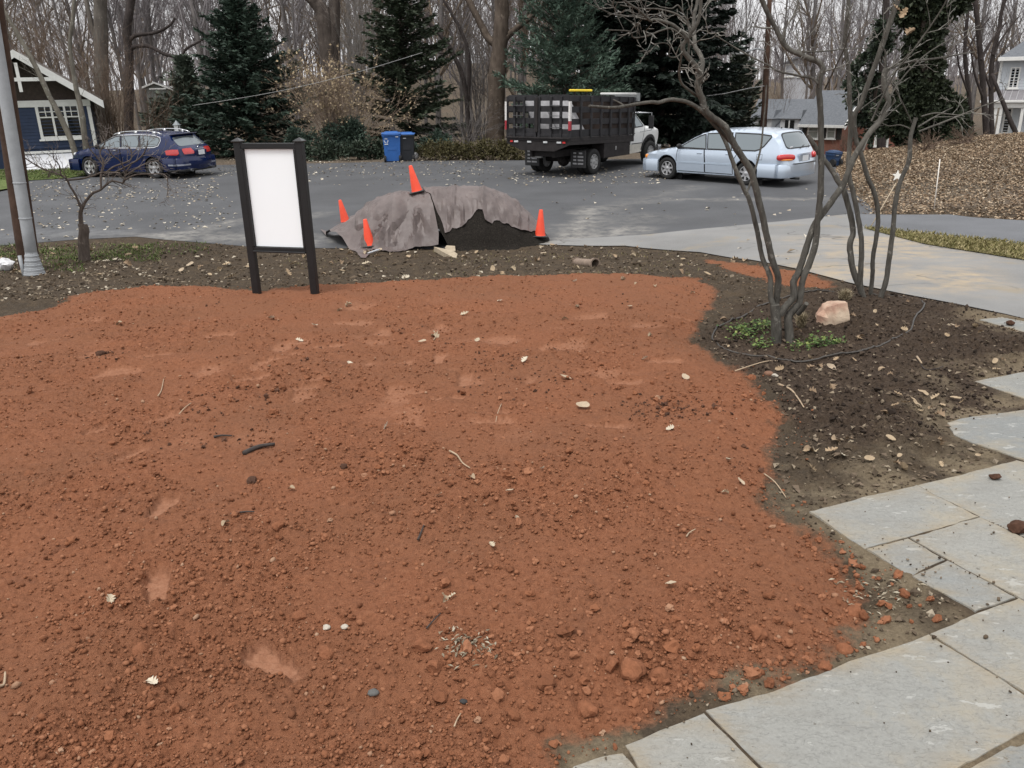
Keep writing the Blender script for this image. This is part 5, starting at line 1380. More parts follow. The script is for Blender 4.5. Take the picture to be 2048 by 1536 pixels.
def brick_house():
    Y = 50.0; r = P(1640, 300, Y); r.z = float(gz(r.x, Y))-.1; PH = math.radians(-46)
    t = thing('brick_house', 'brick house with grey shingle roof and two dormers behind the bare tree', 'house', r, PH)
    L = lambda px, row: hitp(px, row, r, PH)
    def at_depth(px, row, dep):
        q = Vector((r.x-math.sin(PH)*dep, r.y+math.cos(PH)*dep, r.z)); return hitp(px, row, q, PH)
    def gable(px, row, u):
        q = Vector((r.x+math.cos(PH)*u, r.y+math.sin(PH)*u, r.z)); return hitp(px, row, q, PH+math.pi/2)
    BR = mat('red_brick', (.20, .085, .06), .9, .2, 26, .4, 60)
    # left wing: roof sloping to the road with two dormers
    xe, ze = L(1490, 264); x0, zr0 = L(1601, 240); dw = 3.4
    xa, zr = at_depth(1517, 198, dw); xb = x0+1.2
    MB().box(((xe+.4+xb)/2, dw, ze/2), (xb-xe-.4, dw*2-.4, ze)).build('wall', mat('grey_clapboard', (.30, .31, .33), .7, .1, 8), t)
    th = .15; rf = MB()
    rf.add([(xe, -.1, ze), (xb, -.1, ze), (xb, dw, zr), (xa, dw, zr), (xe, -.1, ze-th), (xb, -.1, ze-th), (xb, 2*dw, ze), (xe, 2*dw, ze)],
           [(0, 1, 2, 3), (0, 4, 5, 1), (3, 2, 6, 7), (0, 3, 7), (4, 7, 6, 5)])
    rf.build('roof', SHING, t)
    for (pa, pb) in ((1508, 1542), (1560, 1598)):
        u0, z1 = L(pa, 237); u1, _ = L(pb, 237); _, z0 = L(pa, 268); xm = (u0+u1)/2
        dm = MB().box((xm, 1.0, (z0+z1)/2), (u1-u0, 1.8, z1-z0)).build('dormer', mat('dormer_white', (.50, .51, .52), .7, .08, 6), t)
        zt = L(pa, 221)[1]
        q = MB().add([(u0-.15, -.02, z1), (u1+.15, -.02, z1), (xm+.35, .9, zt), (xm-.35, .9, zt), (u0-.15, 2.2, z1), (u1+.15, 2.2, z1), (xm, 2.4, zt)], [(0, 1, 2, 3), (0, 3, 6, 4), (1, 5, 6, 2), (2, 6, 3), (0, 4, 5, 1)])
        q.build('dormer_roof', SHING, dm)
        MB().box((xm, .085, (z0+z1)/2), ((u1-u0)*.48, .06, (z1-z0)*.8)).build('dormer_window', PANE, dm)
        MB().box((xm, .05, (z0+z1)/2), (.06, .06, (z1-z0)*.8)).build('glazing_bar', TRIM, dm)
    # right block with a brick gable end turned towards the road
    y0 = -.7; q0 = Vector((r.x+math.sin(PH)*.7, r.y-math.cos(PH)*.7, r.z))
    F = lambda px, row: hitp(px, row, q0, PH)
    a, ze = F(1603, 238); b, _ = F(1684, 238)
    v1, zb = gable(1741, 226, b); vg, zg = gable(1722, 199, b); D = max(v1, vg+1.5); vm = (y0+D)/2
    xl, zl = at_depth(1652, 177, vm); zg = max(zg, zl-.1); zl = zg
    wl = MB(); wl.add([(a+.3, y0, 0), (b, y0, 0), (b, y0, ze-.05), (a+.3, y0, ze-.05), (a+.3, D, 0), (b, D, 0), (b, D, ze-.05), (a+.3, D, ze-.05), (b, vm, zg-.15)],
                     [(0, 1, 2, 3), (1, 5, 6, 8, 2), (0, 3, 7, 4), (4, 7, 6, 5)])
    wl.build('brick_wall', BR, t)
    rf = MB(); o = .35; z_ = .14; sl = (zg-ze)/(vm-y0)
    rf.add([(a, y0-o, ze-sl*o), (b+o, y0-o, ze-sl*o), (b+o, vm, zg), (a, vm, zl), (a, D+o, ze-sl*o), (b+o, D+o, ze-sl*o), (b+o, y0-o, ze-sl*o-z_), (b+o, vm, zg-z_), (b+o, D+o, ze-sl*o-z_), (a, y0-o, ze-sl*o-z_)],
           [(0, 1, 2, 3), (3, 2, 5, 4), (0, 9, 6, 1), (1, 6, 7, 2), (2, 7, 8, 5), (0, 3, 4), (9, 7, 6)])
    rf.build('roof', SHING, t)
    fb = MB()
    for p, q in (((y0-o, ze-sl*o), (vm, zg)), ((vm+.002, zg), (D+o, ze-sl*o))):
        fb.prism([(p[0], p[1]+.06), (q[0], q[1]+.06), (q[0], q[1]-.22), (p[0], p[1]-.22)], b+o+.004, b+o+.06, lambda u, v, h: (h, u, v))
    fb.build('barge_board', TRIM, t)
    MB().bbox(((a+b+o)/2, y0-o-.03, ze-sl*o-.06), (b+o-a, .05, .15), .006).build('fascia', TRIM, t)
    for (pa, pb) in ((1618, 1640), (1656, 1674)):
        c, zt = F(pa, 247); d, _ = F(pb, 247); _, z0 = F(pa, 277)
        w = wall_window(t, c, d, z0, zt, y0-.02, 1, 2, None, .06, pane=mat('curtained_glass', (.35, .36, .33), .2, .15, 4))
        for sx in (c-.2, d+.2): MB().box((sx, y0-.04, (z0+zt)/2), (.3, .04, zt-z0+.1)).build('shutter', mat('black_shutter', (.02, .022, .022), .6), w)
    # lower side addition further right, set back
    c0, zt = b+.02, 1.3
    MB().box((b+2.2, D*.7+.6, 1.1), (4.3, 3.0, 2.2)).build('side_addition', BR, t)
    MB().bbox((b+2.2, D*.7+.6, 2.28), (4.7, 3.4, .16), .02).build('addition_eaves', TRIM, t)
    for k in (1.2, 3.0): wall_window(t, b+k, b+k+.8, .8, 1.9, D*.7-.92, 1, 2, None, .07, pane=mat('curtained_glass', None))
brick_house()
def far_barn():
    Y = 95.0; r = P(1590, 150, Y); r.z = float(gz(r.x, Y)); t = thing('far_house', 'pale far house half hidden by trees high behind the brick house', 'house', r, math.radians(-18))
    L = lambda px, row: hitp(px, row, r, math.radians(-18))
    xa, z1 = L(1568, 128); xb, _ = L(1625, 128); xm, zt = L(1598, 112)
    MB().box(((xa+xb)/2, 3, z1/2), (xb-xa, 6, z1)).build('wall', mat('pale_far_wall', (.42, .43, .46), .7, .08, 2), t)
    rf = MB(); roof_slab(rf, (xm, zt), (xb+.4, z1), -.4, 6.4, .15); roof_slab(rf, (xa-.4, z1), (xm-.01, zt), -.4, 6.4, .15); rf.build('roof', SHING, t)
    MB().prism([(xa, z1), (xb, z1), (xm, zt-.1)], 0, 6, lambda u, v, h: (u, h, v)).build('gable', mat('pale_far_wall', None), t)
    for px in (1580, 1606):
        c, z = L(px, 134); wall_window(t, c-.5, c+.5, z-1.0, z+.3, 0, 1, 2, None, .1)
far_barn()
def white_house():
    Y = 50.0; r = P(2030, 290, Y); r.z = float(gz(r.x, Y)); t = thing('white_house', 'white two storey house with metal porch roof at the right edge', 'house', r, math.radians(-33))
    L = lambda px, row: hitp(px, row, r, math.radians(-33))
    WH = mat('white_clapboard', (.50, .53, .56), .7, .06, 6)
    x0, zt = L(2003, 117); _, zb = L(2003, 180); x1 = x0+7.5
    w = MB(); siding(w, x0, x1, zb-.1, zt, 0, .16); w.box(((x0+x1)/2, 3.53, (zt+zb)/2), (x1-x0, 7.0, zt-zb)); w.build('upper_wall', WH, t)
    MB().bbox((x0+.05, -.04, (zt+zb)/2), (.13, .08, zt-zb), .006).build('corner_board', TRIM, t)
    xw, zl = L(2001, 205); 
    w = MB(); siding(w, xw, x1, 0, zl+.1, .0, .16); w.box(((xw+x1)/2, 3.53, zl/2), (x1-xw, 7, zl)); w.build('lower_wall', WH, t)
    c, z1 = L(2022, 134); d, _ = L(2043, 134); _, z0 = L(2020, 177)
    wall_window(t, c, d, z0, z1, -.02, 2, 2, None, .08)
    c, z1 = L(2010, 215); d, _ = L(2027, 215); _, z0 = L(2010, 267)
    wall_window(t, c, d, max(z0, .45), z1, -.02, 1, 2, None, .09)
    # porch: hipped metal roof with standing seams on posts
    pa, pz = L(1968, 199); pb, ptz = L(1997, 180); pr = MB()
    yo = -1.7
    pr.add([(pa, yo, pz), (x1, yo, pz), (x1, 0, ptz), (pb, 0, ptz), (pa, 5, pz), (pb, 5, ptz)], [(0, 1, 2, 3), (0, 3, 5, 4)])
    pr.add([(pa, yo, pz-.05), (x1, yo, pz-.05), (x1, .0, pz-.05), (pa, 5, pz-.05)], [(0, 3, 2, 1)])
    o = pr.build('porch_roof', mat('grey_metal_roof', (.20, .19, .20), .5, .15, 4, spec=.4), t)
    for i in range(14):
        x = pa+.1+i*.32; u = max(0, min(1, (pb-x)/(pb-pa)))
        MB().tube([(x, yo, pz+.02), (max(x, pb), 0, ptz+.02) if x > pb else (x, yo*(u), pz+(ptz-pz)*(1-u)+.02)], .018, 4).build('roof_seam', mat('pale_metal_seam', (.42, .42, .43), .5), o)
    MB().bbox(((pa+x1)/2, yo-.02, pz-.06), (x1-pa+.1, .12, .13), .01).build('gutter', TRIM, t)
    MB().bbox(((pa+x1)/2+.1, yo+.15, pz-.28), (x1-pa-.3, .14, .26), .01).build('porch_beam', TRIM, t)
    for px in (1994, 2004, 2046):
        x, _ = L(px, 230); MB().bbox((x, yo+.2, (pz-.4)/2), (.16, .16, pz-.42), .012).build('porch_post', TRIM, t)
    rf = MB(); ex, ez = L(2001, 117); 
    rf.add([(ex-.1, -.5, ez), (x1, -.5, ez), (x1-1.5, 3.5, ez+2.2), (ex+2.4, 3.5, ez+2.2), (ex-.1, 7.5, ez), (ex-.1, -.5, ez-.1), (x1, -.5, ez-.1)], [(0, 1, 2, 3), (0, 3, 4), (0, 5, 6, 1)])
    rf.build('roof', SHING, t); MB().bbox(((ex+x1)/2, -.55, ez-.04), (x1-ex+.15, .08, .2), .008).build('eaves_board', TRIM, t)
    MB().box((x0+2.2, .6, ez+.75), (1.3, 1.0, 1.3)).build('roof_dormer', TRIM, t)
    MB().bbox((2.5, -.85, .12), (x1-pa-1.0, 1.7, .24), .02).build('porch_floor', TRIM, t)
white_house()

# ------------------------------------------------------------------ posts, lamps, wires behind the road
def lantern():
    Y = 35.5; p = P(355, 262, Y); b = float(gz(p.x, Y)); t = thing('lamp_post', 'white lantern post with a dark cap behind the blue car', 'lamp post', (p.x, Y, b)); h = p.z-b
    MB().tube([(0, 0, 0), (0, 0, h)], .05, 10).build('post', mat('black_iron', (.02, .02, .02), .5), t)
    z1 = P(355, 250, Y).z-b; z2 = P(355, 242, Y).z-b
    MB().box((0, 0, (h+z1)/2), (.17, .17, z1-h), None, 1.25).build('lantern_glass', mat('white_lantern_panel', (.72, .73, .75), .3, .03, 5), t)
    lb = MB()
    for sx in (-1, 1):
        for sy in (-1, 1): lb.box((sx*.10, sy*.10, (h+z1)/2), (.025, .025, z1-h))
    lb.build('lantern_bar', mat('black_iron', None), t)
    MB().lathe([(.17, z1), (.13, z1+.04), (.03, z2), (.001, z2+.04)], 12).build('cap', mat('grey_slate_cap', (.20, .22, .23), .5), t)
lantern()
def back_pole():
    Y = 41.0; b0 = P(1526, 262, Y); zb = float(gz(b0.x, Y)); tp = P(1541, -30, Y); t = thing('utility_pole', 'thin brown utility pole with a street lamp arm behind the pale car', 'pole', (b0.x, Y, zb))
    L = lambda v: Vector((v.x-b0.x, v.y-Y, v.z-zb))
    MB().tube([Vector((0, 0, -.3)), L(P(1530, 205, Y)), L(P(1536, 60, Y)), L(tp)], [.17, .15, .12, .10], 12).build('pole', mat('weathered_pole', None), t, True)
    a = L(P(1535, 102, Y)); e = L(P(1486, 104, Y)); e.y -= .4
    MB().tube([a, (a+e)/2+Vector((0, 0, .12)), e], .035, 8).build('lamp_arm', mat('galvanised_grey', None), t, True)
    h = L(P(1472, 106, Y)); h.y -= .4
    lens(t, 'lamp_head', mat('white_lamp_head', (.80, .81, .80), .35, .04, 5), h, (.34, .16, .09))
    o = MB().tube([P(1412, 192, 39.5), P(1450, 187, 40), P(1500, 176, 40.6), P(1528, 172, Y-.12)], .02, 6).build('service_cable', mat('pale_cable', (.36, .36, .355), .5), None, True)
    tag(o, 'pale overhead cable running left from the thin brown pole', 'cable')
    pts = [P(385+ (845-385)*i/24, (211*(1-i/24)+105*(i/24)) + 12*math.sin(math.pi*i/24), 34.5) for i in range(25)]
    o = MB().tube(pts, .007, 5).build('overhead_wire', mat('pale_cable', None), None, True); tag(o, 'thin overhead wire crossing in front of the two dark conifers', 'wire')
back_pole()
wheelie_bin(1665, 333, 'small dark blue bin beside the brick house right of the pale car', mat('navy_bin', (.015, .04, .10), .5), mat('navy_bin', None), .4, .5, False, .36)
# ================================================================== TREES AND SHRUBS
def bark(name, lo, hi, sc=9, b=.6):
    if name in MATS: return MATS[name]
    m, t, bs = _nodes(name); co = objco(t); mp = N(t, 'ShaderNodeMapping'); mp.inputs['Scale'].default_value = (1, 1, .22); t.links.new(co, mp.inputs[0])
    f = noise(t, sc, 6, .7, mp.outputs[0]); l = noise(t, 1.5, 3, .5, co)
    c = ramp(t, f, [(.3, lo), (.7, hi)]); c = mixc(t, ramp(t, l, [(.5, (0, 0, 0)), (.72, (.5, .5, .5))]), c, tuple(q*1.5 for q in hi))
    t.links.new(c, bs.inputs['Base Color']); bs.inputs['Roughness'].default_value = .9; bs.inputs['Specular IOR Level'].default_value = .2
    c = mixc(t, ramp(t, noise(t, sc*.55, 4, .7, co), [(.60, (0, 0, 0)), (.66, (.55, .55, .55))]), c, tuple(min(.3, q*1.9+.02) for q in hi))
    t.links.new(c, bs.inputs['Base Color']); bump(t, bs, f, b, .03); MATS[name] = m; return m
def leafy(name, lo, hi, rough=.6, sc=3):
    if name in MATS: return MATS[name]
    m, t, bs = _nodes(name); co = objco(t)
    gi = t.nodes.new('ShaderNodeNewGeometry')
    c = ramp(t, gi.outputs['Random Per Island'], [(0, lo), (1, hi)])
    c = mixc(t, ramp(t, noise(t, sc, 3, .5, co), [(.4, (0, 0, 0)), (.65, (.6, .6, .6))]), c, tuple((a+b)*.62 for a, b in zip(lo, hi)))
    t.links.new(c, bs.inputs['Base Color']); bs.inputs['Roughness'].default_value = rough; bs.inputs['Specular IOR Level'].default_value = .3
    MATS[name] = m; return m
class Segs:
    """branch pieces (two ends, two radii) turned into one mesh of slim prisms"""
    def __init__(s): s.a = []; s.b = []; s.ra = []; s.rb = []
    def add(s, a, b, ra, rb): s.a.append(a); s.b.append(b); s.ra.append(ra); s.rb.append(rb)
    def mesh(s, n):
        A = np.array(s.a); B = np.array(s.b); ra = np.array(s.ra)[:, None]; rb = np.array(s.rb)[:, None]
        d = B-A; L = np.linalg.norm(d, axis=1)[:, None]+1e-9; d = d/L
        up = np.where(np.abs(d[:, 2:3]) < .9, np.array([[0, 0, 1.0]]), np.array([[1.0, 0, 0]]))
        x = np.cross(d, up); x /= np.linalg.norm(x, axis=1)[:, None]; y = np.cross(x, d)
        V = []
        B = B + d*rb*.5
        for k in range(n):
            c, sn = math.cos(2*math.pi*k/n), math.sin(2*math.pi*k/n); V.append(A+(x*c+y*sn)*ra)
        for k in range(n):
            c, sn = math.cos(2*math.pi*k/n), math.sin(2*math.pi*k/n); V.append(B+(x*c+y*sn)*rb)
        V = np.stack(V, 1).reshape(-1, 3); m = len(A); base = (np.arange(m)*2*n)[:, None]
        F = np.concatenate([base+np.array([[k, (k+1) % n, n+(k+1) % n, n+k]]) for k in range(n)])
        return V, F
def rv(r): 
    v = r.normal(0, 1, 3); return v/np.linalg.norm(v)
def grow(r, S, p, d, L, rad, lvl, par):
    """one branch with its children; par per level: (pieces, wander, up-pull, children, spread angle, child length ratio)"""
    n, wan, up, kids, spr, ratio = par[lvl]
    p = np.array(p, float); d = np.array(d, float); st = L/n; nodes = []
    for i in range(n):
        d = d + rv(r)*wan + np.array([0, 0, up]); d /= np.linalg.norm(d)
        q = p + d*st; r0 = rad*(1-.75*i/n); r1 = rad*(1-.75*(i+1)/n)
        S[lvl].add(p, q, r0, r1); nodes.append((q, d.copy(), r1)); p = q
    if lvl+1 < len(par):
        for k in range(kids):
            j = int(len(nodes)*(.12+.88*(k+r.random())/kids)) if lvl > 0 else int(len(nodes)*(par[0][6] if len(par[0]) > 6 else .15) + len(nodes)*(1-(par[0][6] if len(par[0]) > 6 else .15))*(k+r.random())/kids)
            q, dd, rr = nodes[min(j, len(nodes)-1)]
            x = np.cross(dd, rv(r)); x /= np.linalg.norm(x)+1e-9
            a = spr*(.7+.6*r.random()); nd = dd*math.cos(a)+x*math.sin(a)
            grow(r, S, q, nd, L*ratio*(.6+.7*r.random())*(1-.45*j/len(nodes) if lvl == 0 else 1), max(rr*.62, .004), lvl+1, par)
    return
def bare_tree_mesh(seed, h, r0, par):
    r = np.random.default_rng(seed); S = [Segs() for _ in par]
    par = [tuple(x) if len(x) > 6 else tuple(x) for x in par]
    p6 = par
    grow(r, S, (0, 0, -.3), (r.normal(0, .04), r.normal(0, .04), 1), h, r0, 0, [tuple(list(q)[:7]) if i == 0 else tuple(list(q)[:6]) for i, q in enumerate(p6)])
    V, F = S[0].mesh(8)
    Vc = []; Fc = []; o = 0
    for s in S[1:]:
        if s.a:
            v, f = s.mesh(3 if s is not S[1] else 5); Vc.append(v); Fc.append((f+o)); o += len(v)
    return (V, F), (np.vstack(Vc), np.vstack(Fc))
def grow(r, S, p, d, L, rad, lvl, par):
    n, wan, up, kids, spr, ratio = par[lvl][:6]; first = par[lvl][6] if len(par[lvl]) > 6 else .12
    p = np.array(p, float); d = np.array(d, float); st = L/n; nodes = []
    for i in range(n):
        d = d + rv(r)*wan + np.array([0, 0, up]); d /= np.linalg.norm(d)
        q = p + d*st; S[lvl].add(p, q, rad*(1-.78*i/n), rad*(1-.78*(i+1)/n)); nodes.append((q, d.copy(), rad*(1-.78*(i+1)/n))); p = q
    if lvl+1 < len(par):
        for k in range(kids):
            j = min(len(nodes)-1, int(len(nodes)*(first+(1-first)*(k+r.random())/kids)))
            q, dd, rr = nodes[j]; x = np.cross(dd, rv(r)); x /= np.linalg.norm(x)+1e-9
            a = spr*(.7+.6*r.random()); nd = dd*math.cos(a)+x*math.sin(a)
            grow(r, S, q, nd, L*ratio*(.6+.7*r.random())*((1-.5*j/len(nodes)) if lvl == 0 else 1), max(rr*.6, .0045), lvl+1, par)
GREYB = bark('grey_bark', (.085, .076, .073), (.165, .152, .146)); PURP = bark('grey_purple_twig', (.13, .118, .12), (.25, .23, .235)); BRNT = bark('brown_twig', (.10, .075, .055), (.19, .15, .115))
WOODPAR = [(9, .05, .03, 18, .62, .42, .14), (6, .14, .09, 8, .6, .5), (5, .2, .08, 7, .6, .55), (4, .22, .06, 0, 0, 0)]
def put_tree(name, label, p, V1, V2, m1, m2, rz=0, sc=1, group=None, cat='tree', n2='crown', smooth=True):
    t = thing(name, label, cat, p, rz, group); t.scale = (sc,)*3
    np_mesh('trunk', V1[0], V1[1], m1, t, True); np_mesh(n2, V2[0], V2[1], m2, t, smooth); return t
protos = []
for i in range(7):
    par = [list(q) for q in WOODPAR]
    if i % 3 == 1: par[0][3] = 22; par[0][4] = .45; par[1][2] = .16
    if i % 3 == 2: par[0][6] = .05; par[0][3] = 24; par[0][5] = .36
    (a, b) = bare_tree_mesh(500+i, 15+i % 4, .10+.045*(i % 3), [tuple(q) for q in par])
    protos.append((a, b))
WLAB = 'leafless grey tree of the wood on the rising ground behind the conifers'
r7 = np.random.default_rng(77)
roots = []
def free(x, Y):
    """keep the wood off the houses"""
    px, _ = pix(x, Y, 0)
    if Y < 60 and (px < 330 and Y < 46): return False
    if Y < 56 and px > 1470: return False
    if 1540 < px < 1640 and Y < 97 and Y > 88: return False
    return True
k = 0; tries = 0
MARKS = [(60, 'above the blue house roof'), (200, 'left of the crooked limbed oak'), (330, 'behind the garden house'), (470, 'behind the shorter pine'), (600, 'behind the tall spruce'), (690, 'behind the double trunk'), (790, 'left of the ragged cedar'),
         (900, 'right of the ragged cedar'), (1010, 'around the massive forked trunk'), (1180, 'behind the blue green pine'), (1440, 'behind the huge dark conifer'), (1560, 'behind the brown utility pole'), (1680, 'above the grey shingle roofs'), (1800, 'behind the magnolia'), (1940, 'right of the ivy clad trunk'), (9999, 'above the white house')]
def wood_label(px, Y, i):
    w = next(t for q, t in MARKS if px < q); return ('slender', 'medium', 'stout')[i % 3]+' leafless grey tree '+('near the edge of' if Y < 68 else 'deep in')+' the wood '+w
while k < 150 and tries < 2000:
    tries += 1
    px = r7.uniform(-160, 2210); Y = 47+ (r7.random()**1.25)*62
    x = P(px, 150, Y).x
    if not free(x, Y): continue
    i = k % 7; p = (x, Y, float(gz(x, Y))-.1); sc = r7.uniform(.75, 1.25); rz = r7.uniform(0, 6.28)
    if px > 1450: sc *= .85
    WLAB = wood_label(px, Y, i)
    if k < 7:
        t = put_tree('bare_tree', WLAB, p, protos[i][0], protos[i][1], GREYB, (PURP, BRNT)[i % 3 == 2], rz, sc, 'bare trees of the wood behind'); roots.append(t)
    else: copy_tree(roots[i], p, rz, sc, WLAB, 'bare trees of the wood behind')
    k += 1
# the far side of the wood: saplings that read as one grey mass
def far_wood():
    r = np.random.default_rng(5); S = Segs()
    for _ in range(1400):
        Y = r.uniform(100, 175); px = r.uniform(-300, 2350); x = P(px, 150, Y).x; z = float(gz(x, Y))
        p = np.array([x, Y, z-.2]); h = r.uniform(5, 13)*(1.0 if 250 < px < 1450 else .8); d = np.array([r.normal(0, .06), r.normal(0, .06), 1.0]); rad = r.uniform(.05, .14)
        for i in range(4):
            q = p+d*h/4; S.add(p, q, rad*(1-.22*i), rad*(1-.22*(i+1)))
            for _k in range(3):
                e = np.array([r.normal(0, .5), r.normal(0, .3), r.uniform(.6, 1.2)]); S.add(q, q+e*h*.16, rad*.45, .02)
            p = q; d = d+rv(r)*.12
    v, f = S.mesh(3); o = np_mesh('far_wood', v, f, PURP, None, False); o['kind'] = 'stuff'; o['label'] = 'far grey leafless wood'
far_wood()

# ---------------------------------------------------------------- evergreens
def cards(r, C, D, ln, wd, flat=.5, curl=.15):
    """kite-shaped leaf sprays at C along D"""
    n = len(C); D = D/(np.linalg.norm(D, axis=1)[:, None]+1e-9)
    u = r.normal(0, 1, (n, 3)); u[:, 2] += flat*3; s = np.cross(D, u); s /= np.linalg.norm(s, axis=1)[:, None]+1e-9
    nn = np.cross(s, D); ln = np.asarray(ln).reshape(-1, 1)*np.ones((n, 1)); wd = np.asarray(wd).reshape(-1, 1)*np.ones((n, 1))
    a = C; b = C+D*ln*.45+s*wd+nn*ln*curl*.3; c = C+D*ln-nn*ln*curl; d = C+D*ln*.45-s*wd+nn*ln*curl*.3
    V = np.stack([a, b, c, d], 1).reshape(-1, 3); i = np.arange(n)[:, None]*4
    return V, i+np.array([[0, 1, 2, 3]])
def conifer(seed, h, R, whorls, per, droop, spr_len, spr_w, dens, low=.03, power=.85, gaps=.12, nlean=(0, 0), fluff=0):
    r = np.random.default_rng(seed); S = Segs(); C = []; D = []; L = []
    for i in range(14): 
        z0, z1 = h*i/14, h*(i+1)/14; S.add((nlean[0]*z0, nlean[1]*z0, z0), (nlean[0]*z1, nlean[1]*z1, z1), R*.055*(1-i/14)+.015, R*.055*(1-(i+1)/14)+.015)
    for w in range(whorls):
        f = low+(1-low)*(w+r.uniform(-.3, .3))/whorls
        if f < .01 or f > .99: continue
        z = f*h; Lb = R*(1-f)**power*(1.0 if f > .12 else .8)*r.uniform(.82, 1.12)
        ph = r.uniform(0, 6.28)
        for k in range(per):
            if r.random() < gaps: continue
            a = ph+2*math.pi*k/per+r.normal(0, .22); ll = Lb*r.uniform(.6, 1.18)*(1+.75*float(fbm(np.array([math.cos(a)*1.3+f*5]), np.array([math.sin(a)*1.3+seed]), seed, 2)[0]))+.12; n = max(3, int(ll/.22))
            el = droop[0]*(1-f)+droop[1]*f+r.normal(0, .09)
            p = np.array([nlean[0]*z, nlean[1]*z, z+r.normal(0, .06)]); d = np.array([math.cos(a)*math.cos(el), math.sin(a)*math.cos(el), math.sin(el)])
            for i in range(n):
                d = d+np.array([0, 0, droop[2]])/n+rv(r)*.05; d /= np.linalg.norm(d); q = p+d*ll/n
                if i < n*.8: S.add(p, q, .022*(1-i/n)+.006, .022*(1-(i+1)/n)+.005)
                m = max(1, int(dens*(.5+.8*i/n)))
                for _ in range(m):
                    t = r.random(); sd = np.cross(d, (0, 0, 1)); sd /= np.linalg.norm(sd)+1e-9
                    g = r.choice([-1, 1])*r.uniform(.25, 1.1); dd = d*math.cos(g)+sd*math.sin(g)+np.array([0, 0, r.normal(0, .22+fluff)-(.10 if fluff == 0 else -.15)])
                    C.append(p+(q-p)*t+rv(r)*.05*(1+3*fluff)); D.append(dd); L.append(spr_len*r.uniform(.6, 1.3))
                p = q
    for _ in range(int(dens*10)):
        C.append(np.array([nlean[0]*h, nlean[1]*h, h*r.uniform(.93, 1.0)])); D.append(np.array([r.normal(0, .5), r.normal(0, .5), 1.0])); L.append(spr_len)
    L = np.array(L); V, F = cards(r, np.array(C), np.array(D), L, L*spr_w*r.uniform(.7, 1.3, len(L)), .5, .12)
    return S.mesh(5), (V, F)
NEED = leafy('dark_spruce_needles', (.017, .030, .022), (.056, .086, .062)); CEDAR = leafy('cedar_needles', (.016, .026, .015), (.052, .068, .040)); PINE = leafy('soft_pine_needles', (.035, .062, .046), (.095, .140, .102))
BLKG = leafy('black_green_needles', (.008, .013, .010), (.024, .036, .026)); GRYG = leafy('grey_green_needles', (.040, .055, .042), (.095, .115, .085)); DBARK = bark('dark_bark', (.028, .022, .018), (.07, .055, .045))
def evergreen(px, base_row, Y, top_row, halfpx, label, m, seed, name='spruce_tree', cat='conifer', over=1.0, **kw):
    p = P(px, base_row, Y); p.z = float(gz(p.x, Y)); tp = P(px, top_row, Y).z; h = (tp-p.z)*over
    R = halfpx/scale_at((p.x, Y, 1.0)); a = dict(whorls=26, per=9, droop=(-.12, .55, .12), spr_len=.34, spr_w=.19, dens=4)
    a.update(kw); T, Cn = conifer(seed, h, R, **a)
    return put_tree(name, label, p, T, Cn, DBARK, m, r7.uniform(0, 6), 1, None, cat, 'crown', False)
evergreen(506, 322, 37.5, 2, 146, 'tall dark spruce with layered boughs left of the notice board', NEED, 1, over=1.04, whorls=38, per=12, droop=(-.18, .55, .3), dens=12, gaps=.06, power=.7, spr_len=.25, spr_w=.19)
evergreen(396, 322, 40.0, 118, 74, 'shorter grey green pine between the blue house and the tall spruce', GRYG, 2, 'pine_tree', droop=(.05, .7, .15), dens=7, spr_len=.30, fluff=.2, whorls=24, per=10)
evergreen(818, 305, 39.0, -40, 118, 'ragged dark cedar with an uneven top right of the double trunk', CEDAR, 3, 'cedar_tree', over=1.05, whorls=36, per=10, droop=(.05, .5, .1), gaps=.26, dens=13, power=.62, spr_len=.25, nlean=(-.02, 0))
evergreen(1128, 300, 38.0, -190, 140, 'soft blue green pine standing behind the stake truck bed', PINE, 4, 'pine_tree', whorls=32, per=12, droop=(.02, .75, .25), dens=13, spr_len=.24, spr_w=.13, fluff=.34, gaps=.1, power=.6)
evergreen(1318, 300, 41.0, -420, 170, 'huge black green conifer behind the truck cab', BLKG, 6, 'spruce_tree', whorls=44, per=13, droop=(-.25, .4, .2), dens=11, spr_len=.36, spr_w=.22, gaps=.05, power=.45)
evergreen(1222, 300, 44.0, -300, 110, 'dim conifer in the gap between the pine and the black green one', BLKG, 16, 'spruce_tree', whorls=34, per=11, droop=(-.2, .4, .2), dens=7, spr_len=.46, spr_w=.24, gaps=.06, power=.45)
evergreen(1470, 290, 46.0, 118, 62, 'grey green juniper right of the huge conifer', leafy('juniper_dull', (.028, .036, .026), (.07, .08, .055)), 7, 'juniper_tree', whorls=22, per=11, droop=(.2, .8, .2), dens=8, spr_len=.32, power=.45)
evergreen(338, 322, 43.0, 205, 44, 'low dark holly beside the garden house', GRYG, 8, 'holly_tree', 'evergreen', whorls=13, per=8, dens=5, power=.45)
evergreen(1395, 295, 47.0, 140, 60, 'dark juniper low under the huge conifer', BLKG, 9, 'juniper_tree', whorls=20, per=11, droop=(.2, .8, .2), dens=8, spr_len=.38, power=.35)

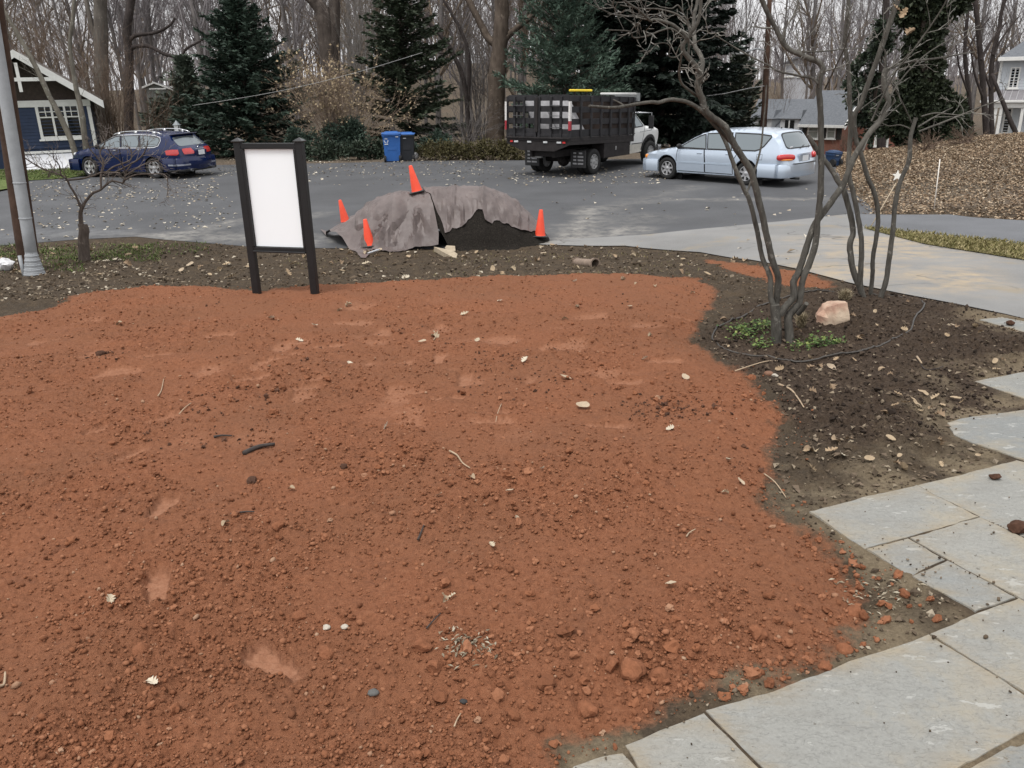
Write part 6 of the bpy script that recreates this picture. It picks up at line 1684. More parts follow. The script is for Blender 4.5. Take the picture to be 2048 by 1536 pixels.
def leaf_clumps(r, blobs, n, ln, wd, up=.4):
    """leaf cards gathered in clumps round the given ellipsoids (centre, radii)"""
    C = []; D = []
    for (c, rad) in blobs:
        m = int(n*rad[0]*rad[2]); k = max(5, m//26)
        for _ in range(k):
            d = rv(r); q = np.array(c)+d*np.array(rad)*(r.random()**.42); cl = r.uniform(.10, .26)
            for _j in range(26):
                e = rv(r); C.append(q+e*cl*r.random()); D.append(e+d*.7+np.array([0, 0, up*r.normal()]))
    C = np.array(C); D = np.array(D); L = ln*r.uniform(.6, 1.35, len(C))
    return cards(r, C, D, L, L*wd, .25, .2)
def ivy_tree():
    Y = 33.0; p = P(1852, 285, Y); p.z = float(gz(p.x, Y)); r = np.random.default_rng(31); sc = scale_at((p.x, Y, 2))
    S = Segs(); path = [(1856, 290), (1850, 200), (1848, 110), (1852, 40), (1872, -40), (1890, -120)]
    L = lambda px, row, dy=0: np.array(P(px, row, Y+dy))-np.array(p)
    w = [30, 22, 17, 16, 13, 10]; pts = [L(*q) for q in path]
    for i in range(len(pts)-1): S.add(pts[i], pts[i+1], w[i]/sc, w[i+1]/sc)
    lim = [(1852, 60), (1905, 5), (1960, -60)]; lp = [L(*q) for q in lim]
    for i in range(2): S.add(lp[i], lp[i+1], (12-3*i)/sc, (9-3*i)/sc)
    lim2 = [(1848, 110), (1812, 30), (1790, -60)]; lp2 = [L(*q, .4) for q in lim2]
    for i in range(2): S.add(lp2[i], lp2[i+1], (11-3*i)/sc, (8-3*i)/sc)
    bl = []
    for i in range(10):
        f = i/9; row = 280-f*330; half = np.interp(f, [0, .25, .4, .6, .8, 1], [70, 66, 42, 34, 46, 40])
        cx = np.interp(f, [0, .3, .6, .8, 1], [1850, 1848, 1846, 1856, 1868])
        bl.append((L(cx, row), (half/sc, half*.8/sc, 26/sc)))
    bl += [(L(1818, 20, .3), (30/sc, .5, 30/sc)), (L(1905, 5), (34/sc, .5, 22/sc)), (L(1800, 235), (50/sc, .8, 40/sc)), (L(1890, 245), (40/sc, .8, 40/sc))]
    V, F = leaf_clumps(r, bl, 5200, .15, .42)
    put_tree('ivy_clad_tree', 'massive tree trunk smothered in dark ivy at the right', p, S.mesh(8), (V, F), DBARK, leafy('ivy_leaves', (.010, .015, .008), (.034, .044, .022)), 0, 1, None, 'tree', 'ivy', False)
    return
ivy_tree()
def broadleaf(px, row, Y, blobs_px, label, m, seed, n=1500, ln=.17, wd=.36, name='magnolia_tree', cat='evergreen'):
    p = P(px, row, Y); p.z = float(gz(p.x, Y)); sc = scale_at((p.x, Y, 1)); r = np.random.default_rng(seed)
    bl = [(np.array(P(a, b, Y+r.normal(0, .3)))-np.array(p), (w/sc, w*.8/sc, h/sc)) for a, b, w, h in blobs_px]
    S = Segs(); S.add((0, 0, -.1), bl[0][0]*.5, .10, .07)
    for c, rd in bl: S.add(bl[0][0]*.5, c, .05, .02)
    return put_tree(name, label, p, S.mesh(6), leaf_clumps(r, bl, n, ln, wd), DBARK, m, 0, 1, None, cat, 'crown', False)
broadleaf(1742, 300, 36, [(1742, 205, 40, 45), (1730, 140, 30, 40), (1758, 100, 26, 34), (1745, 255, 46, 32), (1772, 60, 20, 28), (1700, 185, 22, 26)], 'glossy dark magnolia in front of the ivy clad trunk', leafy('magnolia_leaves', (.012, .02, .012), (.05, .065, .042), .35), 32, 1500)
broadleaf(1905, 290, 37, [(1905, 225, 30, 36), (1918, 270, 34, 20), (1890, 262, 30, 22)], 'dark holly bush right of the ivy clad trunk', leafy('ivy_leaves', None, None), 33, 1500, name='holly_bush', cat='shrub')
def mound(px, row, Y, w, h, label, m, seed, name, n=1700, ln=.13, cat='shrub', wd=.3, group=None):
    p = P(px, row, Y); p.z = float(gz(p.x, Y)); sc = scale_at((p.x, Y, .5)); r = np.random.default_rng(seed)
    bl = [(np.array((0, 0, h*.45/sc)), (w/sc, w*.7/sc, h*.55/sc))]
    for _ in range(4): bl.append((np.array((r.uniform(-.6, .6)*w/sc, r.uniform(-.3, .3)*w/sc, h*r.uniform(.3, .75)/sc)), (w*.45/sc, w*.4/sc, h*.35/sc)))
    S = Segs()
    for _ in range(6): S.add((0, 0, 0), np.array([r.uniform(-.5, .5)*w/sc, r.uniform(-.3, .3)*w/sc, h*.6/sc]), .03, .01)
    t = thing(name, label, cat, p, 0, group); np_mesh('stem', *S.mesh(5), DBARK, t); V, F = leaf_clumps(r, bl, n, ln, wd); np_mesh('foliage', V, F, m, t); return t
JUN = leafy('juniper_green', (.016, .026, .017), (.05, .07, .045))
mound(648, 326, 34.5, 40, 36, 'low spreading juniper just right of the board at the road edge', JUN, 41, 'juniper_shrub')
mound(716, 325, 34.3, 30, 34, 'rounded juniper left of the blue recycling bin', JUN, 42, 'juniper_shrub')
mound(752, 324, 34.6, 26, 38, 'dark small shrub tucked against the blue recycling bin', JUN, 43, 'juniper_shrub')
mound(606, 326, 35.2, 34, 60, 'dark yew shrub behind the notice board', NEED, 44, 'yew_shrub')
mound(690, 322, 36.2, 60, 70, 'dark shadowy yew under the tan leaved bush', NEED, 45, 'yew_shrub')
mound(868, 322, 36.0, 42, 50, 'dark evergreen shrub behind the black bin', NEED, 46, 'yew_shrub')
HED = leafy('brown_green_hedge', (.038, .034, .014), (.105, .09, .036))
def hedge():
    a = G(838, 322); b = G(1045, 321); t = thing('clipped_hedge', 'low clipped brown green hedge between the bins and the truck', 'hedge', (a+b)/2); r = np.random.default_rng(51)
    L = (b-a).length; ph = math.atan2(b.y-a.y, b.x-a.x); t.rotation_euler = (0, 0, ph); k = scale_at(a); h = 34/k
    bl = [(np.array((x, .55+r.normal(0, .04), h*.5)), (.40, .5, h*.52)) for x in np.arange(-L/2+.2, L/2, .27)]
    V, F = leaf_clumps(r, bl, 3600, .085, .34); np_mesh('foliage', V, F, HED, t)
    S = Segs()
    for x in np.arange(-L/2+.2, L/2, .4):
        for _ in range(4): S.add((x+r.normal(0, .1), .55+r.normal(0, .15), 0), (x+r.normal(0, .2), .55+r.normal(0, .2), h*.8), .014, .006)
    np_mesh('stem', *S.mesh(4), BRNT, t)
hedge()

# ---------------------------------------------------------------- leafless shrubs
def twig_shrub(px, row, Y, hw, hh, label, m, seed, n=26, par=None, name='bare_shrub', leaf=None, nl=0, spread=.55, arch=-.02, lw=.07, cat='shrub'):
    p = P(px, row, Y); p.z = float(gz(p.x, Y)); sc = scale_at((p.x, Y, 1)); r = np.random.default_rng(seed); h = hh/sc
    par = par or [(6, .10, arch, 6, .5, .45, .25), (4, .16, .02, 4, .5, .5), (3, .2, .02, 0, 0, 0)]
    S = [Segs() for _ in par]
    for _ in range(n):
        a = r.uniform(0, 6.28); s = abs(r.normal(0, spread)); d = np.array([math.cos(a)*s*hw/hh*1.6, math.sin(a)*s, 1.0]); d /= np.linalg.norm(d)
        grow(r, S, (r.normal(0, .15), r.normal(0, .15), 0), d, h*r.uniform(.75, 1.15), r.uniform(.012, .028), 0, par)
    t = thing(name, label, cat, p)
    np_mesh('stem', *S[0].mesh(4), m, t, True); V = []; F = []; o = 0
    for s in S[1:]:
        v, f = s.mesh(3); V.append(v); F.append(f+o); o += len(v)
    np_mesh('twigs', np.vstack(V), np.vstack(F), m, t)
    if nl:
        A = np.array(S[-1].b); k = r.choice(len(A), min(nl, len(A)), False); C = A[k]; L = lw*r.uniform(.7, 1.5, len(C))
        v, f = cards(r, C, r.normal(0, 1, (len(C), 3)), L, L*.4, .3, .3); np_mesh('clinging_leaves', v, f, leaf, t)
    return t
TANL = leafy('tan_clinging_leaf', (.17, .125, .075), (.42, .335, .215))
twig_shrub(676, 318, 36.8, 125, 150, 'wide rounded bush with pinkish tan twigs and clinging leaves behind the board', bark('pinkish_tan_twig', (.17, .125, .095), (.30, .23, .175)), 61, 64, [(7, .07, -.035, 8, .45, .42, .3), (5, .12, .0, 6, .45, .5), (3, .15, 0, 0, 0, 0)], 'tan_leaved_bush', TANL, 2600, .75, lw=.085)
twig_shrub(935, 312, 37.5, 60, 90, 'grey arching leafless shrub left of the big trunk', GREYB, 62, 30, [(7, .08, -.09, 6, .5, .45, .2), (4, .14, -.02, 4, .5, .5), (3, .2, 0, 0, 0, 0)], spread=.8)
RB = bark('reddish_twig', (.085, .058, .042), (.17, .125, .095))
twig_shrub(235, 318, 37.0, 120, 190, 'dense brown leafless shrub between the blue house and the car', RB, 63, 40, [(7, .09, .0, 8, .5, .45, .2), (5, .14, .02, 6, .5, .5), (3, .2, .02, 0, 0, 0)], spread=.55)
twig_shrub(320, 318, 39.0, 70, 110, 'smaller brown leafless shrub behind the lantern post', RB, 64, 26, spread=.6)
twig_shrub(95, 316, 38.5, 100, 230, 'tall brown leafless thicket rising above the blue house roof', RB, 65, 30, [(8, .07, .02, 9, .45, .4, .3), (5, .14, .03, 6, .5, .5), (3, .2, .02, 0, 0, 0)], spread=.4)
twig_shrub(1855, 292, 29.5, 60, 34, 'low brown leafless shrub on top of the leafy bank', RB, 66, 26, spread=.9)
twig_shrub(1930, 294, 30.0, 60, 30, 'twiggy brown shrub on the bank before the white house', RB, 67, 26, spread=.9)
twig_shrub(1700, 310, 40.0, 50, 46, 'leafless shrub in front of the brick gable', RB, 68, 22, spread=.7)
twig_shrub(1590, 306, 43.0, 44, 60, 'brown leafless shrub in front of the dormers', RB, 69, 18, spread=.6)
twig_shrub(1560, 300, 56.0, 90, 150, 'reddish leafless thicket behind the dormered roof', RB, 70, 26, spread=.5)
twig_shrub(960, 300, 45.0, 110, 220, 'grey leafless thicket behind the big trunk', GREYB, 71, 30, [(8, .07, .02, 9, .4, .4, .2), (5, .14, .03, 6, .5, .5), (3, .2, .02, 0, 0, 0)], spread=.4)
twig_shrub(720, 300, 46.0, 90, 250, 'pale grey leafless thicket right of the double trunk', bark('pale_twig', (.13, .12, .11), (.24, .225, .21)), 72, 28, [(8, .06, .02, 9, .4, .4, .2), (5, .12, .03, 6, .45, .5), (3, .2, .02, 0, 0, 0)], spread=.35)

# ---------------------------------------------------------------- trees traced limb by limb
def smooth_path(q, k=5):
    out = []
    for i in range(len(q)-1):
        p0, p1, p2, p3 = q[max(i-1, 0)], q[i], q[i+1], q[min(i+2, len(q)-1)]
        for j in range(k):
            u = j/k; out.append(.5*((2*p1)+(p2-p0)*u+(2*p0-5*p1+4*p2-p3)*u*u+(3*p1-p0-3*p2+p3)*u**3))
    return out+[q[-1]]
def traced(name, label, base, limbs, m, Y, trunk_n=2, twigs=0, tw=(.35, 2), seed=1, cat='tree', kno=.035, m2=None, tpar=None, trow=9999):
    """limbs: (pixel path, half width px at start and end, depth lean in metres per path, joins ground?)"""
    r = np.random.default_rng(seed); b = SZ(base) if base.y < 16 else Vector((base.x, base.y, float(gz(base.x, base.y))))
    t = thing(name, label, cat, b); T = MB(); Cw = MB(); S = [Segs() for _ in range(3)]
    for i, (pts, w0, w1, lean) in enumerate(limbs):
        n = len(pts); q = [np.array(P(px, row, Y+lean[0]+(lean[1]-lean[0])*j/max(1, n-1))) for j, (px, row) in enumerate(pts)]
        if i < trunk_n: q[0] = q[0]+np.array([0, 0, -.06])
        sp = smooth_path(q); N_ = len(sp); ks = scale_at(q[0])
        rad = [max((w0+(w1-w0)*j/(N_-1))/ks*(1+kno*r.normal()), .0025) for j in range(N_)]
        loc = [Vector(v)-b for v in sp]
        # slight crookedness
        loc = [v+Vector(tuple(rv(r)*rad[j]*.07)) if 0 < j < N_-1 else v for j, v in enumerate(loc)]
        (T if i < trunk_n else Cw).tube(loc, rad, 10 if i < trunk_n else 7)
        if twigs and len(lean) < 3 and (w0 < 9 or i >= trunk_n):
            par = tpar or [(5, .16, .03, 3, .7, .55, .2), (3, .2, .02, 2, .6, .5), (3, .2, 0, 0, 0, 0)]
            k = max(1, int(twigs*len(pts)/6))
            for _ in range(k):
                j = int(N_*r.uniform(.35, .98)); v = loc[j]
                if pix(*(v+b))[1] > trow: continue
                d = np.array(loc[min(j+1, N_-1)]-loc[max(j-1, 0)]); d /= np.linalg.norm(d)+1e-9
                x = np.cross(d, rv(r)); x /= np.linalg.norm(x)+1e-9; a = r.uniform(.5, 1.1)
                grow(r, S, np.array(v), d*math.cos(a)+x*math.sin(a), tw[0]*r.uniform(.5, tw[1]), min(rad[j]*.5, .009), 0, par)
    soft(T.build('trunk', m, t), 60); 
    if Cw.v: soft(Cw.build('limbs', m, t), 60)
    if twigs:
        V = []; F = []; o = 0
        for s in S:
            if s.a: v, f = s.mesh(4 if s is S[0] else 3); V.append(v); F.append(f+o); o += len(v)
        if V: np_mesh('twigs', np.vstack(V), np.vstack(F), m2 or m, t)
    return t
SMB = bark('smooth_grey_bark', (.040, .036, .031), (.115, .108, .094), 26, .6); SMT = bark('young_grey_twig', (.10, .095, .085), (.19, .18, .16), 16, .3); DKB = bark('dark_wet_bark', (.020, .016, .015), (.055, .045, .042), 14, .5)
b1 = SZ(G(1568, 686)); Y1 = b1.y
multi1 = [
 ([(1554, 690), (1552, 640), (1550, 609)], 11.5, 10.5, (0, 0)),
 ([(1583, 684), (1576, 645), (1580, 628), (1600, 606)], 9.5, 8.5, (.0, .05)),
 # left pair of stems
 ([(1549, 615), (1541, 594), (1540, 554), (1525, 516), (1515, 466), (1500, 404), (1487, 376), (1467, 328), (1456, 296), (1443, 268), (1426, 245), (1414, 232)], 6.5, 4, (0, .2)),
 ([(1551, 615), (1554, 590), (1556, 554), (1543, 516), (1532, 466), (1520, 412), (1503, 347), (1487, 318), (1467, 287), (1450, 254), (1428, 237), (1411, 222), (1404, 198), (1396, 180), (1396, 165), (1401, 148)], 8, 7, (.05, -.2)),
 ([(1402, 146), (1390, 130), (1376, 114), (1366, 101), (1367, 88), (1376, 76), (1384, 62), (1397, 41), (1402, 0), (1398, -60)], 6.5, 3.5, (-.2, -.35)),
 ([(1402, 148), (1405, 124), (1398, 105), (1390, 94), (1389, 77), (1387, 59), (1389, 28), (1396, 0), (1410, -70)], 6, 4, (-.2, .15)),
 ([(1376, 110), (1378, 90), (1376, 76)], 3, 3, (-.2, -.25)),
 ([(1376, 76), (1346, 50), (1310, 39), (1301, 41), (1288, 29), (1276, 19), (1248, 0), (1215, -28)], 4, 2, (-.3, -.6)),
 ([(1384, 60), (1371, 43), (1353, 28), (1317, 18), (1282, 17), (1240, 10)], 3, 1.3, (-.3, -.1)),
 ([(1384, 55), (1372, 36), (1357, 11), (1343, 17), (1318, 13)], 2.2, 1.1, (-.25, -.4)),
 ([(1372, 78), (1345, 58), (1325, 60), (1294, 72), (1267, 75), (1262, 64), (1244, 61), (1212, 60)], 2.4, 1.1, (-.3, -.7)),
 ([(1262, 62), (1270, 50), (1269, 36), (1265, 26)], 1.4, .9, (-.6, -.6)),
 ([(1288, 34), (1266, 31), (1248, 32), (1222, 27), (1200, 17), (1170, 4)], 1.9, 1.0, (-.4, -.6)),
 ([(1394, 192), (1380, 181), (1363, 166), (1358, 144), (1361, 124), (1364, 103)], 3.3, 2.0, (-.1, -.5)),
 ([(1364, 105), (1352, 114), (1338, 112), (1340, 94), (1330, 86), (1308, 88)], 1.7, .9, (-.5, -.6)),
 ([(1460, 282), (1430, 250), (1402, 221), (1382, 208), (1366, 202), (1340, 199), (1317, 205), (1301, 204), (1273, 208), (1251, 212), (1229, 215), (1200, 214), (1178, 212)], 5.5, 2.8, (0, -.9, 0)),
 ([(1248, 212), (1240, 206), (1226, 199)], 2.6, 1.4, (-.6, -.6, 0)),
 # thin shoot that rises between the left stems
 ([(1493, 384), (1498, 374), (1512, 333), (1522, 294), (1526, 255), (1530, 215), (1533, 170)], 3, 1.6, (.1, .5, 0)),
 # right trunk's stems
 ([(1598, 607), (1602, 584), (1607, 554), (1622, 519), (1632, 479), (1635, 441), (1640, 396), (1642, 350), (1642, 300), (1641, 225), (1638, 178), (1641, 152), (1646, 138), (1636, 124), (1618, 117), (1598, 108), (1578, 99), (1563, 80), (1551, 57), (1536, 28), (1520, -10)], 8, 5, (.05, .1)),
 ([(1637, 168), (1624, 156), (1604, 153), (1586, 149), (1556, 142), (1536, 130), (1500, 112), (1462, 90), (1430, 70)], 3.5, 1.4, (.05, .5)),
 ([(1578, 100), (1600, 103), (1640, 103), (1680, 99), (1740, 96)], 2.6, 1.2, (.1, .6)),
 ([(1563, 80), (1572, 55), (1590, 25), (1602, -20)], 2.6, 1.8, (.1, .3)),
 ([(1650, 178), (1668, 140), (1688, 98), (1700, 60)], 2.2, 1.2, (.1, -.4)),
 ([(1560, 630), (1572, 612), (1587, 594), (1587, 564), (1597, 544), (1610, 504), (1627, 454), (1650, 421), (1675, 386), (1688, 366), (1706, 320), (1736, 270), (1761, 240), (1777, 207), (1769, 180), (1768, 150), (1772, 138)], 8.5, 6, (.0, .3)),
 ([(1772, 140), (1790, 133), (1811, 125), (1848, 120), (1893, 114), (1916, 109), (1950, 104)], 3.8, 1.4, (.3, .6)),
 ([(1893, 114), (1901, 98), (1907, 80), (1903, 68)], 2.2, 1.2, (.5, .5)),
 ([(1768, 152), (1772, 110), (1764, 90), (1768, 60)], 2.6, 1.2, (.3, .3)),
 ([(1726, 302), (1745, 262), (1780, 226), (1803, 206)], 2.0, 1.0, (.1, .5)),
 ([(1743, 242), (1786, 152), (1823, 105), (1868, 42), (1893, 0), (1910, -50)], 2.4, 1.2, (.2, -.2)),
 ([(1761, 228), (1798, 165), (1848, 112), (1912, 72), (1960, 50)], 2.3, 1.0, (.2, .6)),
 ([(1596, 628), (1606, 617), (1613, 607)], 6, 5.5, (.0, -.1)),
]
multi1 = [(p, a*(.9 if i < 2 else .84), b*.84, l) for i, (p, a, b, l) in enumerate(multi1)]
traced('multi_stem_tree', 'nearer smooth grey multi stemmed bare tree in the mulch bed', b1, multi1, SMB, Y1, 2, 3.2, (.20, 1.7), 81, m2=SMT, trow=235)
b2 = SZ(G(1745, 602)); Y2 = b2.y
multi2 = [
 ([(1733, 606), (1722, 582), (1706, 539), (1700, 491), (1706, 466), (1701, 429), (1688, 384), (1676, 362), (1660, 335), (1644, 315), (1628, 290), (1616, 270)], 7.5, 5, (0, .3)),
 ([(1735, 604), (1721, 574), (1722, 534), (1723, 484), (1716, 434), (1706, 384), (1697, 340), (1701, 250), (1699, 190), (1697, 140), (1690, 90), (1694, 40), (1700, -30)], 6.5, 4, (0, .1)),
 ([(1741, 588), (1745, 549), (1746, 514), (1753, 471), (1756, 429), (1748, 384), (1736, 357), (1722, 307), (1712, 280), (1708, 235), (1722, 207), (1738, 162), (1761, 100), (1778, 50), (1796, 0), (1812, -50)], 5, 5.5, (.05, -.1)),
 ([(1756, 606), (1771, 566), (1778, 521), (1786, 459), (1791, 404), (1801, 362), (1818, 320), (1821, 275), (1832, 235)], 6.5, 4.5, (.1, .2)),
 ([(1823, 245), (1808, 212), (1791, 180), (1772, 150)], 2, 1, (.2, 0)),
 ([(1836, 254), (1862, 238), (1891, 222), (1905, 215)], 2.2, 1, (.2, .6)),
 ([(1838, 263), (1880, 247), (1923, 230), (1966, 212), (2010, 198)], 2.4, 1.1, (.2, .1)),
 ([(1843, 233), (1873, 226), (1921, 230), (1925, 216), (1908, 198)], 1.8, .9, (.2, .4)),
 ([(1822, 258), (1800, 250), (1778, 252), (1760, 244)], 1.8, .9, (.2, .5)),
 ([(1695, 250), (1720, 220), (1760, 190), (1800, 160)], 1.6, .8, (.1, .5)),
]
multi2b = [(p, a*.84, b*.84, l) for p, a, b, l in multi2]
traced('multi_stem_tree', 'farther multi stemmed bare tree with one dark stem behind the boulder', b2, multi2b, SMB, Y2, 2, 3, (.20, 1.6), 82, m2=SMT, trow=270)
# small stunted tree by the grey pole
b3 = SZ(G(169, 522)); Y3 = b3.y
stunt = [
 ([(169, 530), (167, 490), (168, 462), (165, 448)], 11.5, 8.5, (0, 0)),
 ([(163, 452), (161, 430), (163, 418), (167, 410)], 4.5, 3.5, (0, 0)),
 ([(163, 420), (152, 392), (140, 372), (134, 360), (122, 350), (87, 338), (68, 328), (50, 316)], 2.4, 1.2, (0, -.3)),
 ([(167, 412), (172, 402), (185, 387), (200, 380), (212, 370), (225, 362), (247, 365), (252, 345), (262, 330)], 3.0, 1.3, (0, .2)),
 ([(135, 360), (160, 358), (185, 352), (205, 345), (240, 346)], 2.2, 1.2, (0, -.4)),
 ([(202, 376), (202, 350), (206, 325), (200, 305), (210, 285), (205, 270)], 2.2, .9, (0, .2)),
 ([(206, 352), (225, 335), (248, 326), (262, 318), (262, 300), (250, 290)], 2.0, .9, (.1, .4)),
 ([(230, 345), (258, 330), (280, 316), (292, 298), (296, 282)], 2.0, .8, (0, -.2)),
 ([(246, 362), (270, 350), (300, 348), (330, 350), (336, 372), (334, 392)], 1.8, .7, (.1, -.1)),
 ([(250, 352), (275, 336), (296, 325), (318, 322)], 1.6, .7, (.1, .3)),
 ([(206, 330), (190, 310), (180, 298), (176, 285)], 1.6, .7, (.2, 0)),
 ([(252, 345), (240, 322), (222, 308), (214, 292)], 1.5, .7, (0, -.4)),
 ([(122, 350), (118, 330), (108, 318), (106, 305)], 1.5, .8, (-.2, -.3)),
 ([(100, 342), (96, 355), (104, 340), (98, 322)], 1.2, .7, (-.2, -.2)),
]
traced('stunted_tree', 'small stunted bare tree with a cut stump beside the grey pole', b3, stunt, bark('stunted_bark', (.055, .042, .034), (.13, .105, .09), 18, .6), Y3, 1, 9, (.22, 1.9), 83, m2=bark('stunted_twig', (.085, .068, .06), (.17, .145, .13), 16, .3))
def big(name, label, px, row, Y, limbs, m, tn=1, tw=4, sd=90, L=1.4):
    b = P(px, row, Y); b.z = float(gz(b.x, Y)); return traced(name, label, b, limbs, m, Y, tn, tw, (L, 1.8), sd, tpar=[(6, .13, .05, 5, .6, .5, .2), (4, .18, .04, 3, .6, .5), (3, .2, 0, 0, 0, 0)])
GB2 = bark('furrowed_bark', (.038, .030, .026), (.095, .078, .066), 7, .9)
big('double_trunk_tree', 'big bare tree with two dark trunks rising behind the tan bush', 665, 320, 44, [([(672, 330), (668, 250), (664, 160), (656, 110), (650, 60), (646, 25), (634, 8), (618, -12)], 17, 12, (0, 0)), ([(668, 200), (667, 120), (668, 50), (669, 0), (672, -60)], 14, 10, (.1, .2))], GB2, 2, 2, 91)
big('big_trunk_tree', 'massive bare tree with forking limbs behind the truck tail', 992, 320, 42, [([(993, 330), (992, 277), (993, 175), (1000, 90), (1003, 40), (1005, -40)], 20, 13, (0, 0)), ([(1000, 90), (988, 85), (974, 72), (955, 35), (937, 0), (920, -30)], 9, 6, (0, .6)), ([(1006, 80), (1022, 66), (1040, 50), (1068, 28), (1092, 0)], 7.5, 4, (0, -.4)), ([(1070, 26), (1090, 30), (1120, 22), (1150, 30)], 2, 1, (-.4, -.5))], bark('brown_furrowed_bark', (.05, .038, .03), (.12, .095, .075), 7, .9), 1, 3, 92)
big('leaning_bare_tree', 'thin dark tree leaning left of the massive trunk', 940, 320, 43.5, [([(945, 330), (937, 240), (927, 160), (902, 100), (882, 72), (862, 50), (834, 22), (804, 0), (780, -18)], 5, 3, (0, -.3)), ([(937, 200), (937, 110), (922, 62), (905, 30), (887, 0)], 4, 2.5, (0, .3)), ([(905, 105), (880, 106), (862, 98)], 2, 1, (0, .2))], DKB, 2, 3, 93)
big('bare_oak', 'broad grey oak trunk standing behind the brown shrub at left', 204, 320, 50, [([(206, 330), (204, 230), (203, 150), (202, 70), (200, 0), (198, -50)], 15, 11, (0, 0)), ([(204, 100), (186, 60), (176, 20), (170, -20)], 6, 4, (0, .5))], bark('pale_oak_bark', (.07, .062, .054), (.135, .12, .105), 6, .8), 1, 4, 94)
big('bare_oak', 'crooked limbed oak reaching right above the garden house', 258, 320, 47, [([(256, 330), (258, 200), (258, 110), (254, 60), (262, 0), (268, -40)], 9, 7, (0, 0)), ([(257, 84), (268, 72), (290, 68), (312, 65), (338, 52), (350, 36)], 4.5, 2, (0, -.4)), ([(258, 98), (276, 92), (300, 93), (325, 107), (345, 112), (364, 111), (372, 98), (395, 85), (420, 70)], 4.5, 1.8, (0, -.5)), ([(370, 112), (371, 140), (376, 170)], 3, 2, (-.5, -.5))], DKB, 1, 5, 95)
big('thin_trunk_tree', 'slim lichen grey trunk leaning across the blue house window', 160, 338, 31.5, [([(163, 345), (150, 305), (140, 275), (120, 232), (100, 195), (82, 155), (60, 112), (45, 85), (25, 50), (0, 10)], 6, 3.5, (0, .2))], bark('lichen_bark', (.085, .076, .062), (.165, .15, .125), 12, .5), 1, 6, 96, 1.0)
big('thin_trunk_tree', 'slim upright trunk at the right corner of the blue house', 172, 330, 31.8, [([(176, 340), (172, 300), (165, 237), (158, 200), (152, 175), (146, 140), (140, 90), (146, 30), (150, -20)], 6, 3, (0, .2))], bark('lichen_bark', None, None), 1, 6, 97, 1.0)
for i, (px, Y, pth, w, lab) in enumerate([
    (1972, 38, [(1975, 290), (1968, 200), (1962, 120), (1956, 60), (1950, 0), (1946, -40)], 6, 'dark bare tree just left of the white house porch'),
    (1990, 40, [(1985, 290), (1982, 180), (1986, 110), (1998, 60), (2004, 20), (2020, -30)], 5, 'thin dark bare tree before the white house wall'),
    (1940, 41, [(1945, 290), (1938, 190), (1930, 110), (1934, 40), (1940, -30)], 4.5, 'slender bare tree between the ivy trunk and the white house'),
    (1770, 44, [(1763, 300), (1765, 200), (1766, 120), (1770, 60), (1772, 0), (1775, -40)], 9, 'straight dark trunk behind the nearer multi stemmed tree')]):
    big('bare_tree', lab, px, 290, Y, [(pth, w, w*.6, (0, .2)), ([pth[2], (pth[2][0]+22, pth[2][1]-40), (pth[2][0]+50, pth[2][1]-75)], w*.5, w*.25, (0, .4)), ([pth[1], (pth[1][0]-18, pth[1][1]-50), (pth[1][0]-26, pth[1][1]-100)], w*.5, w*.25, (0, -.3))], DKB, 1, 8, 100+i)
big('fallen_limb', 'dark leaning limb propped before the white house porch', 2020, 285, 34, [([(2052, 296), (2030, 262), (2012, 220), (1998, 185), (1988, 160), (1984, 148)], 5, 3, (0, .8))], DKB, 1, 1, 110)
# ================================================================== LITTER, CLODS, GRASS
rl = np.random.default_rng(808)
_ico = bmesh.new(); bmesh.ops.create_icosphere(_ico, subdivisions=1, radius=1); ICO_V = np.array([tuple(v.co) for v in _ico.verts]); _ico.verts.index_update(); ICO_F = np.array([[v.index for v in f.verts] for f in _ico.faces]); _ico.free()
_ico = bmesh.new(); bmesh.ops.create_icosphere(_ico, subdivisions=2, radius=1); ICO2_V = np.array([tuple(v.co) for v in _ico.verts]); _ico.verts.index_update(); ICO2_F = np.array([[v.index for v in f.verts] for f in _ico.faces]); _ico.free()
OCT = (np.array([(1, 0, 0), (-1, 0, 0), (0, 1, 0), (0, -1, 0), (0, 0, 1), (0, 0, -1.0)]), np.array([(0, 2, 4), (2, 1, 4), (1, 3, 4), (3, 0, 4), (2, 0, 5), (1, 2, 5), (3, 1, 5), (0, 3, 5)]))
def rotm(r, n):
    q = r.normal(0, 1, (n, 4)); q /= np.linalg.norm(q, axis=1)[:, None]; w, x, y, z = q.T
    return np.stack([np.stack([1-2*(y*y+z*z), 2*(x*y-z*w), 2*(x*z+y*w)], -1), np.stack([2*(x*y+z*w), 1-2*(x*x+z*z), 2*(y*z-x*w)], -1), np.stack([2*(x*z-y*w), 2*(y*z+x*w), 1-2*(x*x+y*y)], -1)], 1)
def clods(r, x, y, s, base=(ICO_V, ICO_F), sink=.25, zfun=None):
    n = len(x); BV, BF = base; k = len(BV)
    V = BV[None]*(1+r.normal(0, .20, (n, k, 1))); V = V*r.uniform(.65, 1.25, (n, 1, 3)); V = np.einsum('nij,nkj->nki', rotm(r, n), V)
    V[:, :, 2] *= .85; V = V*s[:, None, None]
    z = (zfun or soil_z)(x, y) + s*(1-sink)*.6
    V += np.stack([x, y, z], -1)[:, None]
    F = (np.arange(n)*k)[:, None, None]+BF[None]
    return V.reshape(-1, 3), F.reshape(-1, 3)
